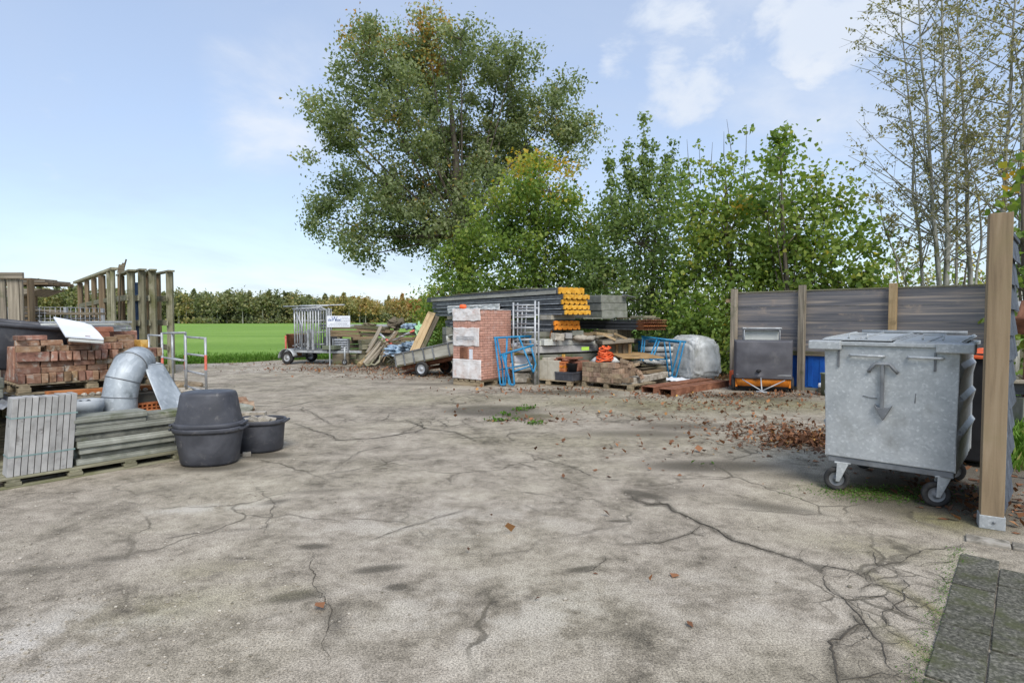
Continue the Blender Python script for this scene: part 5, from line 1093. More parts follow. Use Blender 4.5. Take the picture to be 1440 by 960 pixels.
for i in range(10):
    x = .10+i*.108; zz = 1.93+random.uniform(-.03, .03)
    s = thing('scaffold_ladder', 'upright galvanised scaffold frame on the trailer, %s from the left' % ORD[i], 'scaffold frame', tp(x, .2, .52), TA, 'scaffold frames standing on the trailer')
    for y in (.25+random.uniform(-.02, .02), 1.0): MB(TF).tube([(x, y, .52), (x+random.uniform(-.01, .01), y, zz)], .027, 9).build('post', 'alu', s)
    for z in (.68, 1.1, 1.5, zz-.05): MB(TF).tube([(x, .25, z), (x, 1.0, z)], .02, 7).build('rung', 'alu', s)
b = MB(TF); b.tube([(.08, .18, 1.9), (1.2, .18, 1.95)], .03, 8); tag(b.build('scaffold_pipe', 'alu'), 'long galvanised pipe clamped across the tops of the upright scaffold frames', 'pipe')
b = MB(TF); b.tube([(.25, .16, 1.8), (.45, .15, 1.35), (.48, .16, .7)], .026, 8); tag(b.build('bent_brace', 'alu'), 'bent galvanised brace hooked on the front of the upright scaffold frames', 'brace')
for i, (y, xa, xb, z, lb) in enumerate(((.5, -.55, 1.3, 2.0, 'galvanised pipe jutting out left above the trailer'), (.8, -.1, 1.75, 2.03, 'galvanised pipe jutting out right above the trailer'), (.35, .05, .9, 2.0, 'short galvanised pipe lying on top of the scaffold frames'), (.65, .1, 1.25, 2.02, 'galvanised pipe lying in the middle on top of the scaffold frames'))):
    b = MB(TF); b.tube([(xa, y, z), (xb, y, z+.02)], .024, 8); tag(b.build('scaffold_pipe', 'alu'), lb, 'pipe', 'pipes lying over the scaffold frames')
b = MB(TF)
for i in range(16):
    x = .1+random.random()*.75; y = .15+random.random()*.5; z = .54+random.random()*.13; a = random.random()*3; b.tube([(x-.12*math.cos(a), y-.12*math.sin(a), z), (x+.12*math.cos(a), y+.12*math.sin(a), z+random.uniform(-.05, .06))], .018, 6)
tag(b.build('coupler_heap', 'alu'), 'tangled heap of scaffold couplers on the trailer deck', 'couplers')
rb = G(404, 507); b = MB(); b.lathe([(0, 0.002), (.30, 0), (.40, .95), (.42, .96), (.42, .98), (.38, .97), (.29, .03), (0, .03)], 28, (rb.x+.05, rb.y+.9, 0)); tag(b.build('rusty_barrel', 'rust'), 'rusty brown barrel standing behind the trailer wheel', 'barrel')
# sign
sg = thing('sign_board', 'white sign board with a blue name and small grey lines beside the scaffold trailer', 'sign', tuple(A(476, 461, 19.55)))
s0, s1, s2 = A(460, 460, 19.6), A(492.5, 460.5, 19.6), A(460, 444, 19.6)
W_, H_ = (s1-s0).length, (s2-s0).length
MB().box(((s0.x+s1.x)/2, 19.6, (s0.z+s2.z)/2), (W_, .02, H_)).build('board', 'white_panel', sg, .004)
b = MB(); b.bb(s0.x+.05, s0.x+.09, 19.612, 19.65, .0, s2.z+.25); b.build('post', 'galv', sg, .004)
def text(s, size, loc, mat, parent, sx=1.0, name='lettering', shear=0.0):
    cu = bpy.data.curves.new(name, 'FONT'); cu.body = s; cu.size = size; cu.extrude = .002; cu.shear = shear; cu.materials.append(M[mat])
    o = bpy.data.objects.new(name, cu); COL.objects.link(o); o.parent = parent
    iv = SPACE[parent.name].inverted() @ Vector(loc); o.location = iv; bpy.context.view_layer.update()
    me = bpy.data.meshes.new_from_object(o); bpy.data.objects.remove(o); me.transform(Matrix.Translation(iv) @ Matrix.Rotation(PI/2, 4, 'X') @ Matrix.Diagonal((sx, 1, 1, 1)))
    o = bpy.data.objects.new(name, me); COL.objects.link(o); o.parent = parent; SPACE[o.name] = SPACE[parent.name]; return o
text('de', .13, (s0.x+.03, 19.586, s0.z+.205), 'ink_blue', sg, 1.0); text('W', .22, (s0.x+.14, 19.586, s0.z+.2), 'ink_blue', sg, .85, shear=.15); text('essel', .15, (s0.x+.28, 19.586, s0.z+.2), 'ink_blue', sg, .62, shear=.1)
b = MB()
for (xa, xb, z) in ((.5, .70, .32), (.47, .74, .265), (.47, .74, .215), (.25, .66, .16), (.1, .64, .105), (.05, .74, .06)):
    x = xa
    while x < xb:
        l = random.uniform(.02, .06); b.box((s0.x+x+l/2, 19.588, s0.z+z), (l, .002, .016)); x += l+.012
b.build('small_print', 'ink_grey', sg)
# louvred box
t = thing('louvre_box', 'pale grey metal louvre standing behind the trailer drawbar', 'louvre', tuple(G(479, 512)))
x0, x1 = A(468, 448, 20.3).x, A(490.5, 448, 20.3).x; z0, z1 = A(479, 496, 20.3).z, A(479, 476, 20.3).z
for x in (x0, x1-.04): MB().bb(x, x+.04, 20.2, 20.4, z0, z1).build('side_frame', 'alu', t, .003)
for i in range(6):
    z = z0+(z1-z0)*(i+.5)/6; MB().box(((x0+x1)/2, 20.3, z), (x1-x0-.09, .02, .055), Matrix.Rotation(R(-25), 3, 'X')).build('louvre_blade', 'alu', t, .002)
MB().bb(x0+.04, x1-.04, 20.36, 20.39, z0, z1).build('back_plate', 'panel_dark', t)
MB().bb(x0, x1, 20.2, 20.4, 0.0, z0-.002).build('base', 'wood_dark', t)
# ---- old timber stacks
tim = [(452, 457.5, 563, 457.5, 21.4, 21.4, 3.2, .5, 'alu', 'long pale grey plank along the top of the timber stack behind the sign'), (455, 461.5, 590, 460, 21.3, 21.3, 2.6, .5, 'wood_dark', 'long dark plank under the pale one on the timber stack'),
 (464, 466, 506, 466.5, 20.9, 20.9, 4, .3, 'wood_old', 'upper light brown log just below the sign'), (465, 470.5, 508, 472, 20.9, 20.8, 4.5, .3, 'wood_old', 'lower light brown log just below the sign'), (466, 474.5, 480, 474.5, 20.9, 20.9, 2.5, .3, 'wood_moss', 'thin mossy board between the logs and the louvre'),
 (502, 459, 545, 462, 21, 20.7, 4, .4, 'wood_dark', 'dark brown sleeper high on the timber stack'), (505, 464, 552, 466, 21, 20.7, 4, .4, 'wood_old', 'brown sleeper below the dark one, right of the logs'), (508, 469.5, 556, 471, 21, 20.8, 4.5, .4, 'wood_dark', 'dark sleeper in the middle of the timber stack'),
 (495, 476, 530, 474, 20.5, 20.9, 4, .35, 'wood_old', 'brown beam with a split end right of the louvre'), (506, 481, 536, 478, 20.3, 20.8, 6, .3, 'wood_moss', 'greenish squared beam with its end to the yard, upper'), (507, 488, 538, 485, 20.3, 20.8, 6.5, .3, 'wood_moss', 'greenish squared beam with its end to the yard, second'),
 (504, 495, 536, 492.5, 20.3, 20.8, 6, .3, 'wood_dark', 'greenish dark beam with its end to the yard, third'), (503, 502, 538, 499, 20.3, 20.8, 6.5, .3, 'wood_moss', 'mossy squared beam lowest but one, behind the leaning poles'), (498, 508, 540, 506, 20.3, 20.8, 6, .4, 'wood_dark', 'lowest mossy beam on the ground behind the leaning poles'),
 (488, 481, 506, 480, 20.7, 20.9, 5, .3, 'wood_dark', 'dark short beam right of the louvre, upper'), (488, 487, 506, 486.5, 20.7, 20.9, 5, .3, 'wood_dark', 'dark short beam right of the louvre, middle'), (486, 493.5, 505, 493, 20.7, 20.9, 5, .3, 'wood_moss', 'mossy short beam right of the louvre, lower'), (480, 501, 505, 500, 20.6, 20.8, 5, .4, 'wood_moss', 'green mossy board lying low behind the jockey wheel'),
 (470, 507.5, 506, 506.5, 20.6, 20.8, 5, .4, 'wood_dark', 'dark board on the ground behind the jockey wheel'), (540, 470, 592, 469, 21, 20.8, 5, .4, 'wood_dark', 'dark plank lying behind the red and white pole'), (548, 477, 597, 476, 20.7, 20.7, 5, .4, 'wood_old', 'brown plank behind the debris, under the dark one'), (545, 484, 596, 483, 20.7, 20.7, 6, .5, 'wood_dark', 'dark beam at the back of the debris heap'), (540, 492, 590, 491, 20.7, 20.7, 7, .5, 'wood_dark', 'lower dark beam at the back of the debris heap'), (536, 500, 575, 499, 20.5, 20.6, 7, .5, 'wood_dark', 'lowest dark beam behind the debris heap')]
for px0, py0, px1, py1, Y0, Y1, th, dp_, mt, lb in tim: pbeam('timber_beam', mt, px0, py0, Y0, px1, py1, Y1, th, dp_, lb, 'timber', 'old timber stacked at the meadow edge')
for i, (px, py, s) in enumerate(((520, 457, .2), (556, 455, .24))):
    b = MB(); b.blob(A(px, py, 20.9), (s*1.1, s*.8, s*(.35 if i == 0 else .8)), i+5, 3, .8, 2.4, smooth=False); tag(b.build('root_stump', 'wood_dark'), ['flat dark clod lying on the timber stack', 'brown root stump sticking up on the timber stack'][i], 'stump')
# leaning poles
pol = [((536.5, 458.5, 20.3), (515.5, 497, 19.6), .05, 'leftmost leaning pole, straight and pale', 'wood_grey'), ((534.5, 460, 20.35), (518.5, 488, 19.9), .045, 'thin straight pole close behind the leftmost leaning pole', 'wood_moss'), ((528, 486, 20.0), (504.5, 513, 19.0), .065, 'short thick pale pole lying lowest against the poles', 'wood_fresh'),
  ((540, 474, 20.1), (511, 511.5, 19.1), .05, 'slightly bent pale pole in the leaning bundle', 'wood_grey'), ((544, 478.5, 20.1), (515, 513, 19.1), .05, 'bent pole second from the right of the leaning bundle', 'wood_moss'), ((545, 476, 20.2), (523, 510, 19.3), .045, 'grey pole at the right of the leaning bundle', 'wood_grey'),
  ((559, 466, 20.2), (535, 500, 19.6), .05, 'straight pole leaning alone, upper right of the bundle', 'wood_old'), ((556, 466, 20.3), (537, 494, 19.8), .045, 'second straight pole leaning beside it, upper right of the bundle', 'wood_grey'), ((533, 480, 20.0), (513, 505, 19.3), .04, 'thin twig like pole inside the leaning bundle', 'wood_moss'), ((549, 484, 20), (529, 512, 19.2), .04, 'curved branch at the right foot of the bundle', 'wood_moss')]
for p, q, r, lb, mt in pol:
    p_, q_ = A(*p), A(*q); q_.z = max(q_.z, .05) if q[1] > 505 else q_.z
    m = (p_+q_)/2+Vector((random.uniform(-.03, .06), 0, random.uniform(-.1, -.02))); b = MB(); b.tube(bez(p_, m, q_, 8), [r*.95+r*.3*i/8 for i in range(9)], 9); tag(b.build('wooden_pole', 'wood_grey' if mt == 'wood_moss' else mt), lb, 'pole', 'poles leaning on the timber stack')
b = MB(); b.tube([A(526, 505, 19.4), A(521, 513, 19.1), A(516, 514, 19), A(513, 511, 19.1)], .035, 8); b.tube([A(535, 500, 19.4), A(533, 509, 19.2), A(527, 513, 19.1), A(522, 512, 19.1)], .03, 8); tag(b.build('curved_branches', 'wood_moss'), 'curved branches at the foot of the leaning poles', 'branches')
t = thing('banded_pole', 'red and white banded pole lying across the leaning poles', 'pole', tuple(A(547, 481, 19.5)))
pA, pB = A(534.5, 469.5, 19.7), A(561, 493, 19.3); m_ = pA.lerp(pB, .3)
MB().tube([pA, m_], .04, 8).build('pale_band', 'alu', t); MB().tube([m_, pB], .041, 8).build('red_band', 'red_paint', t)
t = thing('banded_pole', 'grey pole with a reddish tip pointing right over the debris', 'pole', tuple(A(566, 472, 19.8)))
pA, pB = A(549, 480, 19.8), A(583, 464.5, 19.9); m_ = pA.lerp(pB, .8); MB().tube([pA, m_], .04, 8).build('grey_band', 'alu', t); MB().tube([m_, pB], .041, 8).build('red_band', 'red_paint', t)
def heap(name, label, cat, px, py, Y, w, d, h, mt, seed, amp=.4, sub=3):
    b = MB(); fl = name == 'tarpaulin'; b.blob(A(px, py, Y), (w, d, h*(.8 if fl else 1)), seed, 3 if fl else sub, .75 if fl else amp, 3.6 if fl else 2.2, smooth=not fl); return tag(b.build(name, mt), label, cat)
heap('tarpaulin', 'crumpled blue grey plastic sheeting left of the tipped cart', 'tarpaulin', 561, 493, 18.6, .45, .35, .22, 'blue_tarp', 3); heap('tarpaulin', 'blue plastic tub liner crumpled behind the tipped cart', 'tarpaulin', 577, 487, 17.6, .28, .25, .16, 'blue_tarp', 9)
heap('tarpaulin', 'pale green plastic sheet hanging behind the leaning beam', 'tarpaulin', 590, 464, 20.3, .14, .12, .26, 'pale_green', 4); heap('tarpaulin', 'grey crumpled sheeting on top of the debris heap', 'tarpaulin', 577, 459, 20.6, .3, .25, .13, 'blue_tarp', 6)
heap('debris_heap', 'dark heap of garden debris behind the leaning poles', 'debris', 560, 505, 20.3, 1.0, .5, .5, 'wood_dark', 2, .5, 4)
for i in range(34):
    p = A(random.uniform(532, 584), random.uniform(470, 508), random.uniform(18.9, 19.6)); q = p+Vector((random.uniform(-.6, .6), random.uniform(-.2, .2), random.uniform(-.35, .35))); q.z = max(.03, q.z); p.z = max(.03, p.z)
    b = MB(); b.tube(bez(p, (p+q)/2+Vector((0, 0, .08)), q, 4), random.uniform(.012, .03), 6); tag(b.build('dead_branch', random.choice(['wood_grey', 'wood_dark', 'wood_moss', 'wood_old'])), 'thin dead branch in the debris between the poles and the cart', 'branch', 'dead branches in the debris heap')
# ---- tipped cart
cl_ = Vector((.9, -.43, 0)).normalized(); cn = Vector((-.43*-1*-1, -.9, 0)); 
ca = math.atan2(cl_.y, cl_.x); c0 = Vector((-2.45, 16.0, 0)); tl = R(11.4)
CF = Matrix.Translation((c0.x, c0.y, .19)) @ Matrix.Rotation(ca, 4, 'Z') @ Matrix.Rotation(-tl, 4, 'Y')
t = thing('farm_cart', 'grey plank sided two wheeled cart tipped down to the left beside the wrapped bricks', 'cart', (c0.x, c0.y, 0), ca)
xl, xr_ = -.84, 1.5
MB(CF).bb(xl, xr_, .02, .05, .245, .545).build('side_board', 'panel_pale', t, .004); MB(CF).bb(xl, xr_, 1.1, 1.13, .245, .545).build('side_board', 'panel_pale', t, .004)
MB(CF).bb(xl, xl+.03, .055, 1.095, .245, .545).build('end_board', 'panel_pale', t, .004); MB(CF).bb(xr_-.03, xr_, .055, 1.095, .245, .545).build('end_board', 'panel_pale', t, .004)
MB(CF).bb(xl, xr_, .02, 1.13, .2, .242).build('floor', 'wood_dark', t, .004)
b = MB(CF)
for x in (xl+.02, -.52, -.2, .14, .45, .95, 1.45): b.bb(x-.018, x+.018, -.008, .018, .2, .55)
b.bb(xl-.01, xr_+.01, -.01, .055, .548, .572); b.bb(xl-.01, xr_+.01, 1.095, 1.14, .548, .572); b.bb(xl-.01, xl+.04, .06, 1.09, .548, .572); b.build('iron_frame', 'steel_grey', t, .003)
b = MB(CF)
for y in (.3, .85): b.bb(xl, xr_, y-.04, y+.04, .1, .198)
b.build('chassis', 'rust', t, .004)
ax = Matrix.Rotation(ca, 3, 'Z') @ Vector((0, 1, 0))
wheel(c0+Vector((0, 0, .205))-ax*.0, .205, .11, ax, t, 'alu', .62); wheel(c0+Vector((0, 0, .205))+ax*1.15+cl_*.05, .205, .11, ax, t, 'rust', .62)
b = MB(); b.tube([c0+Vector((0, 0, .21)), c0+ax*1.15+Vector((0, 0, .21))], .05, 10); b.build('axle', 'rust', t)
b = MB(); b.beam(CF @ Vector((-.3, .3, .06)), CF @ Vector((-1.05, .55, .02)), .05, .05); b.beam(CF @ Vector((-.3, .85, .06)), CF @ Vector((-1.05, .6, .02)), .05, .05); b.build('drawbar', 'rust', t, .004)
for i, (y, z, mt) in enumerate(((.3, .56, 'wood_grey'), (.55, .57, 'wood_old'), (.8, .575, 'wood_moss'))):
    b = MB(CF); b.bb(-.2, 1.45, y-.1, y+.1, z, z+.03); tag(b.build('cart_board', mt, bevel=.003), 'weathered board laid across the cart, %s from the front' % ORD[i], 'board', 'boards lying on the cart')
b = MB(CF); b.bb(xl+.05, xr_-.05, .06, 1.08, .243, .53); tag(b.build('cart_load', 'wood_dark'), 'dark load filling the tipped cart', 'load')
b = MB(CF); b.bb(.62, 1.0, .5, .75, .62, .645); b.bb(.62, .68, .5, .75, .645, .78); b.bb(.94, 1.0, .5, .75, .645, .78); b.bb(.62, 1.0, .5, .75, .78, .80); tag(b.build('plastic_stand', 'white_dim', bevel=.01), 'small white plastic frame standing on the cart', 'plastic frame')
# leaning squared beams
for i, (a_, b_, w_, mt, lb) in enumerate(((((584.5, 490), (607, 441)), None, .24, 'wood_fresh', 'thick light brown squared beam leaning from the cart up to the roof panels'), (((591, 492), (613, 446)), None, .22, 'wood_dark', 'dark squared beam leaning just right of the light brown one'))):
    b = MB(); p, q = A(a_[0][0], a_[0][1], 17.3+.1*i), A(a_[1][0], a_[1][1], 18.6+.15*i); p = p-(q-p)*.35; b.beam(p, q, w_, .13, (0, 1, 0)); tag(b.build('leaning_beam', mt, bevel=.006), lb, 'beam', 'beams leaning against the roof panels')
# ---- wrapped brick pack
bo = Vector((-.70, 13.53, 0)); BA = math.atan2(.91, .70); BF = frame(bo, BA)     # x: right face, y: left face going back
t = thing('brick_pack', 'tall pack of new orange red bricks in torn white plastic, left of the blue trestles', 'brick pack', bo, BA)
mB, nt = newmat('packed_brick')
tcn = nd(nt, 'ShaderNodeTexCoord'); raw, v1, rr = coords(nt)
def brickmat(nt):
    a = nd(nt, 'ShaderNodeAttribute', attribute_name='gc'); sx = nd(nt, 'ShaderNodeSeparateXYZ'); nt.links.new(tcn.outputs['Object'], sx.inputs[0])
    cb = nd(nt, 'ShaderNodeCombineXYZ'); nt.links.new(mth(nt, 'ADD', sx.outputs[0], sx.outputs[1]), cb.inputs[0]); nt.links.new(sx.outputs[2], cb.inputs[1])
    k = nd(nt, 'ShaderNodeTexBrick'); k.offset = .5; k.inputs['Scale'].default_value = 1; k.inputs['Brick Width'].default_value = .215; k.inputs['Row Height'].default_value = .058; k.inputs['Mortar Size'].default_value = .004
    k.inputs['Color1'].default_value = S(192, 142, 122); k.inputs['Color2'].default_value = S(206, 158, 138); k.inputs['Mortar'].default_value = S(128, 90, 78); k.inputs['Bias'].default_value = 0
    nt.links.new(cb.outputs[0], k.inputs['Vector'])
    f = noi(nt, tcn.outputs['Object'], 7, 6, .65); c = mix(nt, .8, k.outputs['Color'], ramp(nt, [(.3, (.72, .7, .7, 1)), (.5, (1, 1, 1, 1)), (.7, (1.25, 1.22, 1.2, 1))], f).outputs[0], 'MULTIPLY')
    c = mix(nt, mth(nt, 'MULTIPLY', fr(nt, .54, .66, noi(nt, tcn.outputs['Object'], 5, 6, .65)), .5), c, S(206, 178, 166))
    b = nd(nt, 'ShaderNodeBsdfPrincipled'); nt.links.new(c, b.inputs['Base Color']); b.inputs['Roughness'].default_value = .5
    bn = nd(nt, 'ShaderNodeBump'); bn.inputs['Strength'].default_value = .8; bn.inputs['Distance'].default_value = .01; nt.links.new(mth(nt, 'ADD', k.outputs['Fac'], mth(nt, 'MULTIPLY', f, -.8)), bn.inputs['Height']); bn.invert = True; nt.links.new(bn.outputs[0], b.inputs['Normal'])
    o = nd(nt, 'ShaderNodeOutputMaterial'); nt.links.new(b.outputs[0], o.inputs[0])
brickmat(nt); M['packed_brick'] = mB
MB(BF).bb(.0, 1.12, .0, .9, .15, 1.77).build('brick_block', 'packed_brick', t, .02)
for k in range(27): # stepped brick edges at the corner
    z = .155+k*.06; b = MB(BF); b.bb(-.008, .05, -.008, .05, z, z+.045)
    if k % 2: b.build('corner_brick', 'packed_brick', t, .006)
def wrap(z0, z1, y0, y1, seed, px=0):
    def f(u, v):
        y = y0+(y1-y0)*u; z = z0+(z1-z0)*v; k = noise.noise(Vector((y*5, z*5, seed)))*.012+abs(noise.noise(Vector((y*9, z*14, seed+3))))*.012
        return Vector((-.012-k, y+.01*noise.noise(Vector((z*6, seed, 0))), z+.02*noise.noise(Vector((y*6, seed+9, 0)))))
    b = MB(BF); b.sheet(f, 28, 22); return b.build('plastic_wrap', 'torn_wrap', t, solid=.003)
wrap(.16, .62, .0, .9, 1); wrap(.93, 1.36, .06, .88, 5); wrap(1.52, 1.80, .02, .9, 9)
def wraptop(u, v):
    x = -.015+v*1.14; y = u*.92-.01; return Vector((x, y, 1.782+.02*noise.noise(Vector((x*4, y*4, 2)))+.012*abs(noise.noise(Vector((x*11, y*9, 5))))))
b = MB(BF); b.sheet(wraptop, 24, 24); b.build('plastic_wrap', 'torn_wrap', t, solid=.003)
b = MB(BF); b.bb(-.018, -.008, .26, .36, .63, .86); b.build('paper_label', 'white_panel', t)
b = MB(BF); b.bb(-.018, -.008, .42, .66, .63, .9); b.build('cardboard_patch', 'rust', t)
b = MB(BF)
for z in (1.09, 1.14): b.bb(-.042, -.034, .2, .75, z, z+.012)
b.build('faint_print', 'ink_grey', t)
b = MB(BF)
for i in range(5): b.bb(.0, 1.12, .04+i*.18, .17+i*.18, .1, .148)
for x in (.06, .56, 1.06): b.bb(x-.05, x+.05, .02, .9, .0, .098)
b.build('pallet_base', 'pallet', t, .004)
b = MB(); b.lathe([(0, 0), (.06, .01), (.075, .05), (.06, .1), (0, .11)], 16, BF @ Vector((.1, .66, 1.8)), 3, 1.2, .9); tag(b.build('orange_roll', 'orange_red'), 'small orange red bundle lying on top of the brick pack', 'bundle')
# ---- roof panels
PA = R(30); PF = frame((1.22, 14.0), PA); PW, PL_ = .75, 8.2
def rp(h, n=5, rib=.042):
    s = PW/n; lo = []; hi = []
    for k in range(n): lo += [(k*s, 0), (k*s+s*.28, 0), (k*s+s*.5, rib), (k*s+s*.72, 0)]
    lo.append((PW, 0))
    for k in reversed(range(n)): hi += [(k*s+s, h-.0), (k*s+s*.8, h), (k*s+s*.62, h+rib*.3), (k*s+s*.38, h+rib*.3), (k*s+s*.2, h)]
    hi.append((0, h)); return lo+hi
def roof_panel(z0, h, x0, y0, ln, foam, lb, skin='panel_dark', side=None):
    T = PF @ Matrix.Translation((x0, y0, z0)); P = T.translation
    t = thing('insulated_roofing', lb, 'roof panel', P, PA, 'insulated roof panels stacked on beams')
    b = MB(T); b.ext(rp(h), -.02, -ln, (1, 0, 0), (0, 0, 1)); b.build('steel_skin', skin, t)
    b = MB(T); b.ext(rp(h-.004), .03, -.0195, (1, 0, 0), (0, 0, 1), (0, 0, .002)); b.build('foam_end', foam, t)
    b = MB(T); b.bb(-.006, -.001, .1, ln-.4, h*.05, h*.62 if side else h*.22); b.build('side_flashing', side or 'alu', t)
    return t
rpn = [(2.165, .15, 0, .22, 8.4, 'foam_yellow', 'topmost roof panel with yellow foam end and pale side, above the stack', 'panel_pale'), (2.035, .105, 0, 0, 8.1, 'foam_yellow', 'second roof panel from the top, yellow foam end', None), (1.915, .105, -.03, .05, 8.0, 'foam_yellow', 'third roof panel from the top, yellow foam end', None),
  (1.79, .10, 0, 0, 8.0, 'foam_yellow', 'fourth roof panel from the top, yellow foam end', None), (1.665, .10, .01, -.03, 7.9, 'foam_yellow', 'lowest of the roof panels with yellow foam ends', None), (1.41, .10, -.08, .3, 6.5, 'foam_orange', 'upper roof panel with a bright orange foam end', None), (1.30, .10, -.06, .3, 6.5, 'foam_orange', 'lower roof panel with a bright orange foam end', None)]
for z0, h, x0, y0, ln, fm, lb, sd in rpn: roof_panel(z0, h, x0, y0, ln, fm, lb, side=sd)
for i, (y, lb) in enumerate(((.45, 'pale insulation block between the yellow and orange ended panels'), (3.6, 'middle packing block between the roof panels'), (6.2, 'rear packing block between the roof panels'))):
    b = MB(PF); b.bb(-.05, .66, y, y+.5, 1.545, 1.655); tag(b.build('packing_block', 'beige_board' if i == 0 else 'wood_grey', bevel=.005), lb, 'block', 'packing blocks between the panels')
b = MB(PF); b.bb(.05, .8, 1.6, 6.5, 2.345, 2.37); tag(b.build('top_board', 'wood_moss', bevel=.003), 'mossy board lying on top of the roof panels', 'board')
# plastic sheet hanging under the panels
def hang(u, v):
    y = 3.0+u*3.6; return Vector((-.07-.05*abs(noise.noise(Vector((y*4, v*3, 1)))), y, 1.99-v*.30*(.75+.5*noise.noise(Vector((y*3, 2, 0))))))
b = MB(PF); b.sheet(hang, 60, 14); tag(b.build('plastic_sheet', 'white_wrap', solid=.002), 'crumpled clear plastic sheet hanging along the roof panels', 'plastic sheet')
# stacked corrugated sheets with rusty ends
SF = frame((3.23, 14.5), PA)
for i in range(9):
    z0 = 1.29+i*.029; T = SF @ Matrix.Translation((random.uniform(-.01, .01), random.uniform(-.05, .05), z0)); t = thing('corrugated_sheet', 'steel corrugated sheet with a rusty end, %s from the bottom of its stack' % ORD[i], 'sheet', T.translation, PA, 'stacked corrugated steel sheets')
    pr = [(k*.0375, .012*(k % 2)) for k in range(21)]; pr2 = [(x, y+.011) for x, y in reversed(pr)]
    b = MB(T); b.ext(pr+pr2, -.25, -6.0, (1, 0, 0), (0, 0, 1)); b.bb(-.004, .0, .25, 6.0, .0, .012); b.build('sheet_body', 'panel_dark' if i % 3 else 'steel_grey', t)
    b = MB(T); b.ext([(x, y) for x, y in pr]+pr2, .0, -.248, (1, 0, 0), (0, 0, 1)); b.build('rusty_end', 'rust_orange' if i % 2 else 'rust', t)
b = MB(SF); b.bb(.0, .6, .05, 1.0, 1.566, 1.60); tag(b.build('cover_board', 'wood_dark', bevel=.004), 'mossy dark board lying on the rusty ended sheets', 'board')
b = MB(SF); b.bb(.1, .5, .1, .6, 1.603, 1.645); tag(b.build('cover_board', 'wood_moss', bevel=.004), 'small mossy board on top of the dark board over the sheets', 'board')
b = MB(SF); b.bb(-.9, .1, 1.25, 1.6, 1.566, 1.6); tag(b.build('grey_plank', 'concrete_moss', bevel=.004), 'pale grey plank under the mossy concrete beams', 'plank')
for i, (z0, z1, dx) in enumerate(((1.60, 1.78, .02), (1.785, 1.985, 0), (1.99, 2.19, -.02))):
    b = MB(SF); b.bb(-.27+dx, .6+dx, 1.3, 3.6, z0, z1); tag(b.build('concrete_beam', 'concrete_moss', bevel=.012), '%s mossy concrete beam right of the yellow ended panels' % ['lowest', 'middle', 'topmost'][i], 'beam', 'mossy concrete beams on the sheets')
b = MB(SF); b.beam((.4, 1.2, 2.2), (.75, 1.2, 2.14), .14, .02); tag(b.build('grey_offcut', 'steel_grey'), 'grey sheet offcut on top of the mossy concrete beams', 'offcut')
# supports under the panels
sup = [(0, .6, .0, 1.8, .0, .36, 'concrete_dark', 'lowest dark concrete beam in the front support'), (0, .62, .0, 1.9, .363, .70, 'concrete_dark', 'second dark concrete beam in the front support'), (.02, .55, -.35, 1.9, .745, .905, 'concrete', 'long grey concrete beam across the front support'),
  (.05, .4, .0, 1.35, .915, 1.04, 'white_dim', 'white painted beam in the front support')]
for y0, y1, x0, x1, z0, z1, mt, lb in sup:
    b = MB(PF); b.bb(x0-.55, x1, y0+.35, y1+.35, z0, z1); tag(b.build('support_beam', mt, bevel=.012), lb, 'beam', 'beams carrying the roof panels')
for yy, nm in ((3.4, 'middle'), (6.3, 'rear')):
    for i in range(5):
        b = MB(PF); b.bb(-.25, 2.0, yy, yy+.35, i*.258, i*.258+.255); tag(b.build('support_beam', 'concrete_dark' if i % 2 else 'concrete_moss', bevel=.012), 'grey beam, %s from the ground in the %s support under the panels' % (ORD[i], nm), 'beam', 'beams carrying the roof panels')
def lump(px, py, Y, s, lb, mt, seed=0, rot=0.0, box=True):
    b = MB(); b.T = Matrix.Translation(A(px, py, Y)) @ Matrix.Rotation(rot, 4, 'Z') @ Matrix.Rotation(random.uniform(-.12, .12), 4, 'Y')
    if box: b.box((0, 0, 0), s)
    else: b.blob((0, 0, 0), s, seed, 2, .35, 1.7)
    tag(b.build('packing_piece', mt, bevel=.01 if box else 0), lb, 'packing', 'odd pieces packed under the roof panels')
lump(769, 481, 14.25, (.34, .3, .15), 'white plastic block with an opening at the left of the white beam', 'white_dim', rot=PA); lump(784, 473.5, 14.2, (.26, .22, .17), 'rounded grey stone block under the orange panel ends', 'stone', rot=PA); lump(797, 472, 14.4, (.2, .2, .14), 'grey white block right of the rounded stone', 'concrete', rot=PA)
lump(808, 468, 14.7, (.34, .3, .12), 'flat greenish stone under the orange panel ends', 'concrete_moss', rot=PA); lump(824, 470, 14.9, (.3, .2, .1), 'brownish timber end under the long sheets', 'wood_old', rot=PA); lump(845, 470, 15.1, (.5, .3, .08), 'pale board end under the long sheets', 'wood_fresh', rot=PA)
lump(815, 475, 14.6, (.2, .14, .09), 'small round stone between the packing boards', 'stone', 3, box=False); lump(829, 476, 14.7, (.24, .16, .08), 'small pale stone between the packing boards', 'stone', 5, box=False); lump(775, 470, 14.4, (.05, .05, .2), 'narrow rusty orange post under the orange panel ends', 'rust_orange', rot=PA)
lump(864, 479.5, 14.5, (.8, .6, .09), 'flat pale board on the brown crate below the sheets', 'wood_grey', rot=PA*.3); lump(768, 465, 14.6, (.5, .5, .05), 'dark slat just under the lower orange ended panel', 'panel_dark', rot=PA)
